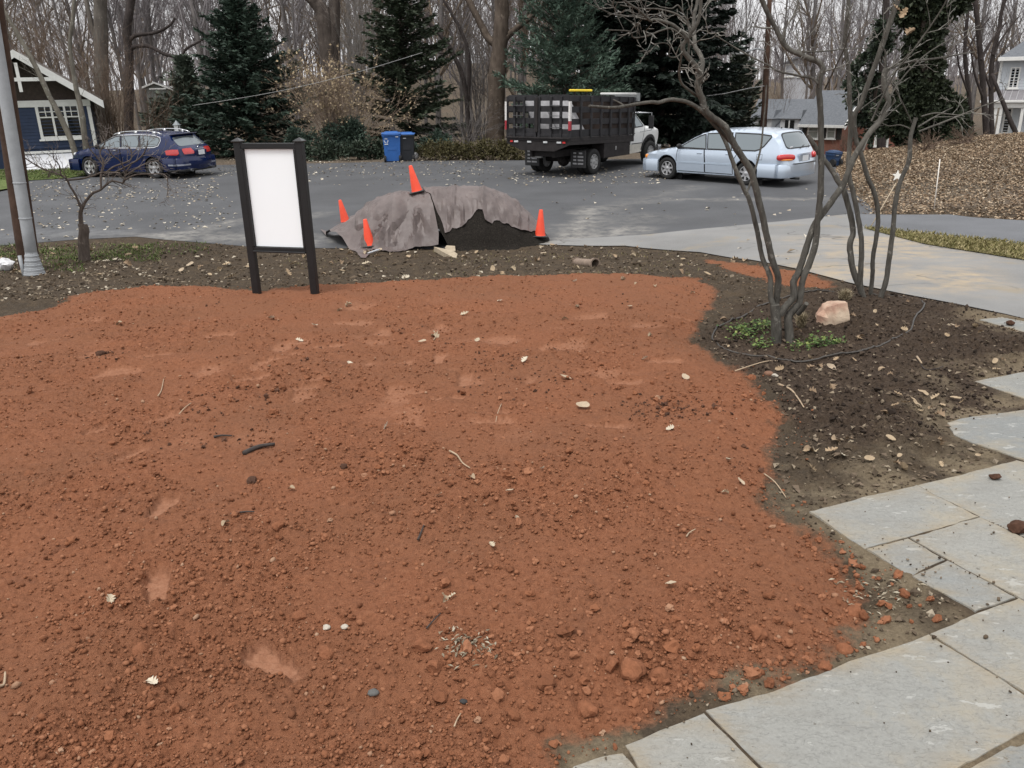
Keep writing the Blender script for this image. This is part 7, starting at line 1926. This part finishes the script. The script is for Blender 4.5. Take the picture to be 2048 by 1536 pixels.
def clod_mat():
    m, t, b = _nodes('red_clod'); gi = t.nodes.new('ShaderNodeNewGeometry'); co = objco(t)
    c = ramp(t, gi.outputs['Random Per Island'], [(0, (.136, .055, .0285)), (.5, (.228, .093, .047)), (.965, (.303, .139, .077)), (1, (.36, .24, .16))])
    c = mixc(t, ramp(t, noise(t, 1.1, 4, .55, co), [(.38, (0, 0, 0)), (.66, (.45, .45, .45))]), c, (.184, .077, .040))
    t.links.new(c, b.inputs['Base Color']); b.inputs['Roughness'].default_value = .95; b.inputs['Specular IOR Level'].default_value = .12
    bump(t, b, noise(t, 220, 4, .7, co), .6, .004); return m
CLOD = clod_mat()
def scatter_red(r, n, y0, y1, pw, jit):
    """points on the red soil, thinning with distance, patchy"""
    u = r.random(n); a = 1-pw
    y = (y0**a+(y1**a-y0**a)*u)**(1/a); x = r.uniform(-1, 1, n)*(y*.70+.9)
    sr = sdist(RED, x, y)+r.normal(0, jit, n); sr2 = sdist(RED2, x, y)
    p = .25+.75*sst(-.18, .16, fbm(x*1.6, y*1.6, 12, 3)+.5*fbm(x*6, y*6, 14, 2))
    k = ((sr > -.02) | (sr2 > 0)) & (r.random(n) < p) & (print_mask(x, y) < .3) & (stone_dist(x, y) < -.02)
    return x[k], y[k]
x, y = scatter_red(rl, 98000, 1.9, 11.5, 1.75, .10)
s = np.clip(rl.lognormal(math.log(.0043), .42, len(x))*(np.maximum(y, 2.2)/2.6)**.30, .0026, .0135)
b_ = s > .0064; V1, F1 = clods(rl, x[b_], y[b_], s[b_]); V2, F2 = clods(rl, x[~b_], y[~b_], s[~b_]*1.1, OCT); V = np.vstack([V1, V2]); F = np.vstack([F1, F2+len(V1)])
o = np_mesh('soil_crumbs', V, F, CLOD, None, True); o['kind'] = 'stuff'; o['label'] = 'crumbs of red soil'
x, y = scatter_red(rl, 2000, 2.0, 11.0, 1.5, .16); s = np.clip(rl.lognormal(math.log(.0092), .40, len(x)), .006, .026)
# heaps of bigger lumps along the edge by the stones
ex, ey = [], []
for (px, py, n, sp) in ((1690, 1250, 60, .22), (1560, 1330, 70, .28), (1330, 1370, 90, .30), (1230, 1360, 30, .15), (1150, 1430, 50, .22), (1700, 1150, 30, .15), (1620, 1085, 30, .14), (450, 815, 40, .25), (1340, 830, 40, .2), (640, 780, 30, .25), (900, 980, 40, .3), (1000, 1250, 40, .3)):
    g = G(px, py); ex += list(g.x+rl.normal(0, sp, n)); ey += list(g.y+rl.normal(0, sp*.8, n))
ex, ey = np.array(ex), np.array(ey); k = (stone_dist(ex, ey) < -.015)
x = np.concatenate([x, ex[k]]); y = np.concatenate([y, ey[k]]); s = np.concatenate([s, np.clip(rl.lognormal(math.log(.0098), .45, k.sum()), .005, .028)])
V, F = clods(rl, x, y, s, (ICO2_V, ICO2_F)); o = np_mesh('soil_lumps', V, F, CLOD, None, False); o['kind'] = 'stuff'; o['label'] = 'lumps of red soil'
# the lumps one would name one by one
CLD = [(845, 1325, .040, 'biggest pale red clod left of the bleached straw patch'), (874, 1362, .036, 'blocky red clod just below the pale red clod'), (1264, 1357, .048, 'largest red clod near the stone edge at the bottom'),
       (1176, 1424, .040, 'rounded red clod near the lowest flagstone corner'), (1222, 1348, .036, 'flat red clod left of the largest clod'), (1322, 1362, .045, 'broad red clod right of the largest clod'),
       (1512, 1278, .045, 'long pale clod among the lumps by the big flagstone'), (1690, 1300, .030, 'small red clod on the bare strip beside the flagstones'), (1712, 1216, .038, 'red clod at the right tip of the soil'), (1650, 1334, .026, 'small clod touching the big flagstone edge'),
       (225, 898, .026, 'lone round clod above the left footprints'), (507, 978, .034, 'dark stained clod left of centre'), (203, 727, .045, 'dark brown lump far left on the soil'), (560, 1080, .034, 'rough red clod beside a dark twig left of centre'),
       (655, 1332, .036, 'low red clod at the lower centre left'), (600, 1256, .030, 'crumbly clod below the left centre'), (285, 1320, .034, 'clod left of the lowest footprint'), (615, 770, .030, 'small red clod in the middle distance'),
       (1504, 756, .036, 'lone red clod at the border of the mulch'), (690, 958, .022, 'dark brown scrap of soil at the centre left')]
DCL = mat('dark_clod', (.075, .04, .027), .95, .35, 40, .5, 120, spec=.1); RCL = mat('red_clod_big', (.208, .086, .045), .95, .3, 30, .6, 120, spec=.1)
for i, (px, py, sz, lab) in enumerate(CLD):
    p = SZ(G(px, py)); o = MB().add(*rock_mesh(sz, sz*.9, sz*.72, 300+i, 3, .22, 5)).build('soil_clod', DCL if 'dark stained' in lab or 'dark brown' in lab else RCL); soft(o, 22)
    o.location = (p.x, p.y, p.z+sz*.2); o.rotation_euler = (0, 0, i*1.3); tag(o, lab, 'clod', 'big clods on the red soil')
for (px, py, sz, lab) in ((1990, 955, .030, 'dark crumb of soil on the upper flagstone'), (2036, 1060, .05, 'brown clod on the flagstone at the right edge'), (2020, 648, .04, 'stone chip on the far small flagstone')):
    p = G(px, py, .01); o = MB().add(*rock_mesh(sz, sz*.8, sz*.6, int(px), 3, .25, 5)).build('soil_clod', DCL); soft(o, 40); o.location = (p.x, p.y, p.z-.002+sz*.32); tag(o, lab, 'clod')
PEB = mat('pale_pebble', (.40, .36, .30), .8, .2, 30, .3, 80)
for i, (px, py, sz, lab) in enumerate([(655, 1278, .017, 'left one of two pale chips lying together'), (692, 1280, .015, 'right one of two pale chips lying together'), (748, 1404, .020, 'grey green pebble near the bottom'), (1538, 748, .04, 'rusty brown stone at the edge of the mulch'), (1550, 752, .026, 'small pale stone touching the rusty stone'), (928, 1424, .014, 'black pebble near the bottom centre')]):
    p = SZ(G(px, py)); m_ = PEB if 'pale' in lab else (mat('rust_stone', (.17, .085, .05), .85, .2, 20, .3, 60) if 'rusty brown' in lab else mat('grey_pebble', (.09, .09, .085) if 'black' not in lab else (.03, .03, .03), .8, .2, 30))
    if 'black' in lab: m_ = mat('black_pebble', (.025, .025, .025), .8)
    o = MB().add(*rock_mesh(sz, sz*.8, sz*.6, 400+i, 3, .1, 4)).build('pebble', m_); soft(o, 40); o.location = (p.x, p.y, p.z+sz*.35); tag(o, lab, 'pebble')

# crumbs and chips in the mulch bed, on the verge and in the strip beside the stones
def brown_crumbs(n, poly, ylo, yhi, smed, m, name, label, test):
    y = rl.uniform(ylo**.5, yhi**.5, n)**2; x = rl.uniform(-1, 1, n)*(y*.68+.6); k = test(x, y); x, y = x[k], y[k]
    s = np.clip(rl.lognormal(math.log(smed), .45, len(x)), smed*.4, smed*3.2); V, F = clods(rl, x, y, s*1.12, OCT); o = np_mesh(name, V, F, m, None, False); o['kind'] = 'stuff'; o['label'] = label
def isle(name, stops, rough=.95):
    m, t, b = _nodes(name); gi = t.nodes.new('ShaderNodeNewGeometry'); c = ramp(t, gi.outputs['Random Per Island'], stops)
    t.links.new(c, b.inputs['Base Color']); b.inputs['Roughness'].default_value = rough; b.inputs['Specular IOR Level'].default_value = .15; MATS[name] = m; return m
MCR = isle('mulch_crumb', [(0, (.018, .013, .010)), (.6, (.055, .040, .030)), (.93, (.105, .078, .056)), (1, (.26, .21, .15))])
BCR = isle('brown_crumb', [(0, (.035, .026, .018)), (.6, (.10, .075, .052)), (.93, (.18, .14, .10)), (1, (.34, .29, .22))])
nored = lambda x, y: (sdist(RED, x, y) < -.03) & (sdist(RED2, x, y) < 0)
brown_crumbs(46000, None, 3.2, 12.0, .0072, MCR, 'mulch_crumbs', 'crumbs of dark mulch', lambda x, y: nored(x, y) & (sdist(MULCH, x, y)+.3*fbm(x*3, y*3, 55, 2) > 0) & (stone_dist(x, y) < 0))
brown_crumbs(34000, None, 2.2, 12, .0055, BCR, 'dirt_crumbs', 'crumbs of brown dirt', lambda x, y: nored(x, y) & (x > 0) & (sdist(MULCH, x, y) < .15) & (stone_dist(x, y) < -.01) & (sdist(DRIVE, x, y) < 0))
brown_crumbs(18000, None, 9.5, 16, .0125, BCR, 'verge_crumbs', 'crumbs of brown dirt on the verge', lambda x, y: nored(x, y) & (sdist(ROAD, x, y) < -.02) & (sdist(DRIVE, x, y) < -.02) & (sdist(mp, x, y) < 0) & (rl.random(len(x)) < .3+1.2*np.clip(fbm(x*1.5, y*1.5, 66, 3)+.2, 0, 1)))
_g1, _g2, _g3 = G(1345, 830), G(205, 727), G(1000, 660)
brown_crumbs(60000, None, 4.0, 11.0, .0065, isle('dark_red_crumb', [(0, (.045, .024, .016)), (1, (.12, .058, .036))]), 'dark_crumb_patches', 'dark crumbs lying in patches on the red soil', lambda x, y: ((np.hypot((x-_g1.x)/.32, (y-_g1.y)/.22)+rl.normal(0, .35, len(x)) < .75) | (np.hypot((x-_g2.x)/.2, (y-_g2.y)/.15)+rl.normal(0, .3, len(x)) < .6) | ((fbm(x*1.1, y*1.1, 97, 3) > .17) & (rl.random(len(x)) < .12) & (sdist(RED, x, y) > 0))))
# spilt crumbs on the stones
def on_stone(n, smed):
    x = []; y = []
    for i, s_ in enumerate(STONES):
        A = np.array(s_); k = int(n*(1 if i < 3 else .45)); px = rl.uniform(A[:, 0].min(), A[:, 0].max(), k); py = rl.uniform(A[:, 1].min(), A[:, 1].max(), k); d = sdist(s_, px, py)
        keep = (d > 0) & (rl.random(k) < np.exp(-d/.10)*.9+.10); x += list(px[keep]); y += list(py[keep])
    x, y = np.array(x), np.array(y); s = np.clip(rl.lognormal(math.log(smed), .5, len(x)), .0025, .012)
    V, F = clods(rl, x, y, s, zfun=lambda a, b: gz(a, b)+.006); o = np_mesh('spilt_crumbs', V, F, BCR, None, True); o['kind'] = 'stuff'; o['label'] = 'soil crumbs spilt on the flagstones'
on_stone(130, .0032)
# bleached straw patch
def straw_patch(px, py, n, sp, name, label, m, ln=.035):
    g = G(px, py); x = g.x+rl.normal(0, sp, n); y = g.y+rl.normal(0, sp*.7, n); z = soil_z(x, y)+rl.uniform(.002, .012, n); a = rl.uniform(0, 6.28, n)
    D = np.stack([np.cos(a), np.sin(a), rl.normal(0, .15, n)], -1); L = ln*rl.uniform(.4, 1.3, n); V, F = cards(rl, np.stack([x, y, z], -1), D, L, L*.16, 2, .15); o = np_mesh(name, V, F, m, None); o['kind'] = 'stuff'; o['label'] = label
STRAW = isle('bleached_straw', [(0, (.12, .095, .065)), (.5, (.25, .21, .15)), (1, (.40, .36, .28))], .8)
straw_patch(930, 1318, 130, .055, 'straw_patch', 'bleached straw patch on the red soil', STRAW, .026)
straw_patch(1770, 1180, 120, .09, 'straw_scraps', 'bleached scraps at the soil corner', STRAW, .028)

# ---- fallen leaves
def leaf_mesh(kind, seed):
    """a lobed oak leaf or a plain oval one, curled, with some thickness to its curl"""
    r = np.random.default_rng(seed); n = 22; pts = []
    for i in range(n):
        a = 2*math.pi*i/n; u = math.cos(a); v = math.sin(a)
        w = .30*math.sqrt(max(0, 1-u*u))*(1+.15*u)
        if kind == 'oak': w *= (.42+.85*abs(math.sin(u*6.2+.6)))
        pts.append((u*.5, math.copysign(w, v) if abs(v) > 1e-6 else 0))
    V = [(0, 0, 0)]+[(x, y, 0) for x, y in pts]; c1, c2 = r.uniform(.6, 2.0), r.uniform(.4, 1.1)*r.choice([-1, 1])
    V = [(x, y, c1*y*y*1.6+c2*x*x*.8+.25*x*y*r.uniform(-1, 1)+r.normal(0, .012)) for x, y, z in V]
    F = [(0, 1+i, 1+(i+1) % n) for i in range(n)]; return V, F
PALE = isle('pale_dry_leaf', [(0, (.34, .27, .18)), (1, (.62, .55, .44))], .7); TAN = isle('tan_dry_leaf', [(0, (.22, .15, .085)), (1, (.46, .35, .22))], .75)
lm = {}
for i in range(5):
    for mk, m in (('p', PALE), ('t', TAN)):
        V, F = leaf_mesh('oak' if i < 3 else 'oval', 20+i); me = bpy.data.meshes.new('fallen_leaf'); me.from_pydata(V, [], F); me.materials.append(mat('leaf_'+mk+str(i), [(.42, .35, .25), (.34, .27, .18), (.50, .44, .34), (.30, .22, .14), (.38, .30, .21)][i] if mk == 'p' else [(.30, .215, .13), (.24, .165, .10), (.36, .27, .17), (.20, .135, .08), (.33, .25, .16)][i], .7, .2, 30)); lm[mk, i] = me
def leaf(p, size, mk, label, group):
    o = bpy.data.objects.new('fallen_leaf', lm[mk, int(rl.integers(0, 5))]); COL.objects.link(o)
    o.location = p; o.rotation_euler = (rl.normal(0, .35), rl.normal(0, .35), rl.uniform(0, 6.28)); o.scale = (size,)*3
    return tag(o, label, 'leaf', group)
RL = [(240, 660), (400, 575), (680, 630), (697, 622), (630, 663), (955, 690), (1000, 612), (1150, 572), (1245, 568), (1272, 575), (1310, 582), (1385, 588), (1155, 630), (1130, 648), (1165, 832), (870, 680), (845, 692), (1260, 628), (1300, 690),
      (1020, 1006), (1035, 1065), (585, 997), (880, 1018), (1085, 965), (1450, 995), (1480, 975), (1455, 940), (945, 985), (775, 870), (600, 690), (1290, 735), (1340, 1195), (905, 1218), (890, 1222), (225, 1224), (310, 1385), (455, 1077), (985, 1118), (1660, 740), (1370, 770), (1130, 780), (1340, 880), (1050, 740), (700, 740), (930, 640), (545, 650)]
for (px, py) in RL:
    p = SZ(G(px, py)); far = py < 900
    leaf((p.x, p.y, p.z+.015), rl.uniform(.055, .095) if far else rl.uniform(.032, .055), 'p', 'small pale dry leaf lying on the red soil '+('right below the notice board' if px < 720 and py < 680 else 'in the far left part' if px < 620 and py < 900 else 'in the lower left part' if px < 620 else 'toward the multi stemmed trees' if px > 1200 and py < 900 else 'toward the flagstones' if px > 1200 else 'below the tarped pile' if py < 720 else 'in the middle' if py < 1000 else 'near the bottom centre'), 'dry leaves on the red soil')
cnt = 0
while cnt < 90:
    px, py = rl.uniform(0, 1500), rl.uniform(492, 560); g = G(px, py)
    if sdist(RED, np.array([g.x]), np.array([g.y]))[0] > -.05 or sdist(ROAD, np.array([g.x]), np.array([g.y]))[0] > -.05 or sdist(DRIVE, np.array([g.x]), np.array([g.y]))[0] > -.05 or sdist(mp, np.array([g.x]), np.array([g.y]))[0] > -.1: continue
    p = SZ(g); leaf((p.x, p.y, p.z+.03), rl.uniform(.08, .15), 'p' if rl.random() < .5 else 't', 'dry oak leaf on the dirt verge '+('left of the notice board' if px < 480 else 'behind the notice board' if px < 660 else 'in front of the tarped pile' if px < 1080 else 'around the clay drain pipe'), 'dry leaves on the verge'); cnt += 1
cnt = 0
while cnt < 75:
    px, py = rl.uniform(1400, 2040), rl.uniform(585, 940); g = G(px, py); a = np.array([g.x]); b_ = np.array([g.y])
    if sdist(RED, a, b_)[0] > -.05 or stone_dist(a, b_)[0] > -.03 or sdist(DRIVE, a, b_)[0] > -.05 or g.x < .5: continue
    p = SZ(g); leaf((p.x, p.y, p.z+.02), rl.uniform(.035, .08), 'p' if rl.random() < .12 else 't', 'dry leaf on the dark mulch '+('right of the boulder' if px > 1700 and py < 720 else 'around the nearer trunk and boulder' if py < 720 else 'close to the flagstones' if px > 1750 else 'between the trunk and the red soil border'), 'dry leaves on the mulch'); cnt += 1
def leaf_stuff(name, label, x, y, size, zf, m, up=.02, tilt=.35):
    n = len(x); a = rl.uniform(0, 6.28, n); D = np.stack([np.cos(a), np.sin(a), rl.normal(0, tilt, n)], -1); L = size*rl.uniform(.6, 1.35, n)
    V, F = cards(rl, np.stack([x, y, zf(x, y)+up], -1), D, L, L*rl.uniform(.22, .38, n), 1.6, .25); o = np_mesh(name, V, F, m, None); o['kind'] = 'stuff'; o['label'] = label
def px_scatter(n, boxes):
    x = []; y = []
    for (x0, x1, y0, y1, w) in boxes:
        for _ in range(int(n*w)):
            g = G(rl.uniform(x0, x1), rl.uniform(y0, y1)); x.append(g.x); y.append(g.y)
    return np.array(x), np.array(y)
RDL = isle('road_leaf', [(0, (.17, .13, .09)), (.4, (.36, .31, .24)), (1, (.56, .52, .44))], .7)
x, y = px_scatter(1500, [(60, 440, 345, 400, .34), (60, 470, 395, 460, .20), (440, 1010, 324, 352, .30), (1020, 1330, 335, 368, .22), (600, 1100, 350, 372, .05), (1100, 1700, 365, 440, .04), (250, 500, 338, 352, .08), (1440, 1750, 440, 520, .012), (0, 200, 455, 490, .02)])
k = (sdist(ROAD, x, y) > .02) | (sdist(DRIVE, x, y) > .02); leaf_stuff('road_leaves', 'pale dry leaves scattered over the road', x[k], y[k], .105, gz, RDL, .015)
x, y = px_scatter(700, [(0, 1500, 486, 562, 1.0), (0, 330, 520, 600, .5)]); k = nored(x, y) & (sdist(ROAD, x, y) < 0) & (sdist(DRIVE, x, y) < 0) & (sdist(mp, x, y) < 0)
leaf_stuff('verge_leaves', 'scraps of dry leaves on the dirt verge', x[k], y[k], .065, soil_z, isle('verge_leaf', [(0, (.10, .075, .05)), (.6, (.24, .195, .14)), (1, (.46, .41, .33))], .75), .012)
x, y = px_scatter(600, [(1400, 2048, 585, 760, .6), (1480, 1950, 760, 1010, .6)]); k = nored(x, y) & (stone_dist(x, y) < -.02) & (sdist(DRIVE, x, y) < 0)
leaf_stuff('mulch_litter', 'bits of dry leaf in the mulch', x[k], y[k], .040, soil_z, isle('mulch_litter', [(0, (.06, .045, .03)), (.7, (.14, .105, .075)), (1, (.30, .25, .18))], .8), .008)
BKL = isle('bank_leaf', [(0, (.11, .072, .046)), (.35, (.215, .150, .096)), (.75, (.33, .25, .17)), (1, (.48, .40, .30))], .75)
n = 105000; x = rl.uniform(7, 26, n); y = rl.uniform(16, 33, n); xl = 8.6+(y-22)*.36; d = x-xl+.5*fbm(x*1.2, y*1.2, 71, 3)
k = (d > .05) & (sdist(SIDE, x, y) < -.05) & (sdist(ROAD, x, y) < .15) & (sdist(STRIP, x, y) < 0) & (sdist(DRIVE, x, y) < 0) & (rl.random(n) < .55+.45*sst(20.5, 23, y+.10*(x-9)))
x, y = x[k], y[k]
leaf_stuff('bank_leaves', 'thick blanket of brown oak leaves on the right bank', x, y, .078, gz, BKL, .012, .4)
x, y = px_scatter(500, [(450, 1020, 316, 326, .6), (0, 330, 338, 352, .5)]); leaf_stuff('kerb_leaves', 'dry leaves along the far road edge', x, y, .10, gz, RDL, .03)
# ---- grass
def blades(name, label, x, y, h, m, zf, lean=.5, w=.006):
    n = len(x); a = rl.uniform(0, 6.28, n); D = np.stack([np.cos(a)*lean*rl.random(n), np.sin(a)*lean*rl.random(n), np.ones(n)], -1); L = h*rl.uniform(.5, 1.3, n)
    V, F = cards(rl, np.stack([x, y, zf(x, y)-.005], -1), D, L, np.full(n, w)*rl.uniform(.7, 1.4, n), 0, .35); o = np_mesh(name, V, F, m, None); o['kind'] = 'stuff'; o['label'] = label
GRN = isle('lawn_blade', [(0, (.05, .075, .022)), (.7, (.11, .15, .045)), (1, (.22, .21, .10))], .6); DRY = isle('dry_blade', [(0, (.10, .095, .035)), (.6, (.19, .165, .07)), (1, (.32, .27, .15))], .7)
x, y = px_scatter(7000, [(-20, 200, 338, 362, .6), (-10, 240, 336, 350, .4)]); k = sdist(LAWN, x, y) > 0; blades('lawn_grass', 'short green lawn grass by the blue house', x[k], y[k], .07, GRN, lambda a, b: gz(a, b)+.03, .6, .012)
x, y = px_scatter(5200, [(-10, 320, 489, 522, .6), (-10, 170, 500, 545, .25), (200, 420, 488, 510, .15)]); k = (sdist(ROAD, x, y) < .05) & nored(x, y) & (rl.random(len(x)) < .25+1.6*np.clip(fbm(x*2, y*2, 91, 3)+.15, 0, 1)); blades('verge_grass', 'patchy grass on the verge by the grey pole', x[k], y[k], .065, GRN, soil_z, .8, .008)
x, y = px_scatter(9000, [(1725, 2070, 455, 530, 1.0)]); k = sdist(STRIP, x, y) > -.06; blades('strip_grass', 'dull mossy grass strip between the two drives', x[k], y[k], .06, DRY, lambda a, b: gz(a, b)+.03, .7, .009)
x, y = px_scatter(1500, [(560, 1400, 500, 556, 1.0), (850, 910, 562, 582, .12)]); k = (sdist(ROAD, x, y) < 0) & (sdist(DRIVE, x, y) < 0) & (sdist(mp, x, y) < 0) & ((fbm(x*1.3, y*1.3, 93, 3) > .03)); blades('dead_grass', 'thin dead grass on the dirt verge', x[k], y[k], .05, DRY, soil_z, 1.2, .004)
# ornamental tufts
def tuft(px, py, w, h, label):
    p = SZ(G(px, py)); k = 1/scale_at(p); n = 420; a = rl.uniform(0, 6.28, n); rr = np.abs(rl.normal(0, .4, n)); D = np.stack([np.cos(a)*rr*w/h, np.sin(a)*rr*w/h, np.ones(n)], -1)
    C = np.stack([rl.normal(0, w*k*.12, n), rl.normal(0, w*k*.10, n), np.zeros(n)-.01], -1); L = h*k*rl.uniform(.7, 1.35, n); V, F = cards(rl, C, D, L, np.full(n, .0035), 0, .35)
    o = np_mesh('grass_tuft', V, F, isle('straw_blade', [(0, (.13, .10, .06)), (.6, (.27, .22, .14)), (1, (.42, .37, .26))], .7) if 'straw_blade' not in MATS else MATS['straw_blade'], None); o.location = p; tag(o, label, 'grass tuft')
tuft(1601, 660, 17, 27, 'straw coloured grass tuft between the tree trunk and the boulder'); tuft(1688, 606, 24, 20, 'wider straw coloured grass tuft behind the boulder')
# green ground cover round the trunks
gc = isle('ground_cover_leaf', [(0, (.03, .055, .02)), (.6, (.085, .14, .04)), (1, (.24, .29, .09))], .5)
C = []
for (px, py, n, sx, sy) in ((1490, 668, 260, 40, 12), (1530, 660, 120, 22, 14), (1525, 692, 90, 30, 8), (1640, 690, 170, 40, 8), (1600, 694, 60, 24, 8), (1672, 688, 50, 14, 6)):
    for _ in range(n):
        p = SZ(G(px+rl.normal(0, sx*.5), py+rl.normal(0, sy*.5))); C.append((p.x, p.y, p.z+rl.uniform(.005, .06)))
C = np.array(C); D = rl.normal(0, 1, C.shape); D[:, 2] = np.abs(D[:, 2])*.4; L = rl.uniform(.016, .038, len(C)); V, F = cards(rl, C, D, L, L*.40, .8, .2); o = np_mesh('ground_cover', V, F, gc, None); o['kind'] = 'stuff'; o['label'] = 'low bright green ground cover round the trunk'
# ---- twigs
TWD = mat('dark_twig', (.035, .026, .022), .8, .3, 30); TWP = mat('pale_twig_wood', (.36, .27, .18), .8, .25, 30)
TW = [([(318, 803), (324, 788), (329, 768)], .0045, 'p', 'short pale twig upright looking on the left soil'), ([(360, 838), (372, 830), (385, 820)], .004, 'p', 'thin tan twig in the left middle distance'), ([(430, 889), (446, 886), (466, 884)], .008, 'd', 'black crooked twig above the dark bark strip'),
      ([(490, 921), (520, 908), (552, 903)], .016, 'd', 'dark curved strip of bark on the soil'), ([(900, 922), (915, 930), (926, 944), (941, 955)], .006, 'p', 'pale crooked twig right of centre'), ([(465, 1052), (490, 1045), (512, 1053)], .006, 'd', 'dark twig lying by a rough red clod'),
      ([(838, 1110), (843, 1095), (850, 1084)], .006, 'd', 'grey green stem scrap on the soil'), ([(1003, 822), (996, 842), (992, 860)], .003, 'p', 'fine reddish needle standing in the soil'), ([(855, 1287), (868, 1274), (883, 1259)], .004, 'd', 'thin brown twig above the straw patch'), ([(910, 1483), (916, 1470), (923, 1455)], .003, 'p', 'fine tan straw near the bottom'),
      ([(1372, 1092), (1378, 1080), (1390, 1074)], .004, 'p', 'small hooked twig right of centre'), ([(1556, 772), (1580, 786), (1594, 806), (1606, 830)], .008, 'p', 'long pale stick in the mulch near the red border'), ([(1834, 726), (1848, 742), (1870, 748), (1885, 742)], .006, 'd', 'dark bent stick in the mulch'), ([(1832, 725), (1842, 736)], .009, 'p', 'stubby pale stick in the mulch'),
      ([(868, 668), (872, 680), (868, 690)], .006, 'p', 'bent pale twig in the far middle of the soil'), ([(1528, 950), (1550, 972), (1572, 996)], .004, 'p', 'fine twig where red soil meets brown'), ([(0, 1392), (12, 1384), (16, 1364)], .006, 'p', 'pale twig cut off by the left edge'), ([(1470, 745), (1530, 728), (1560, 726)], .005, 'p', 'thin root lying along the edge of the mulch')]
for (pp, r_, c_, lab) in TW:
    q = [SZ(G(*p))+Vector((0, 0, .012)) for p in pp]; sp = [Vector(v) for v in smooth_path([np.array(v) for v in q], 4)]
    o = MB().tube(sp, [r_*(1-.5*i/len(sp)) for i in range(len(sp))], 6).build('twig', TWD if c_ == 'd' else TWP, None, True); tag(o, lab, 'twig')
# withered leaf cluster caught in the branches
p = P(1797, 40, Y1+.3); t = thing('withered_leaf_cluster', 'withered brown leaf cluster caught in the upper branches', 'leaf', p)
for i in range(4):
    o = bpy.data.objects.new('leaf', lm['t', i]); COL.objects.link(o); o.parent = t; o.location = rl.normal(0, .05, 3); o.rotation_euler = rl.uniform(0, 6, 3); o.scale = (.085,)*3
for o in SC.objects:
    if o.parent and o.type == 'MESH' and o.name.split('.')[0] in ('twigs', 'stem', 'clinging_leaves', 'foliage', 'ivy'): o['kind'] = 'stuff'
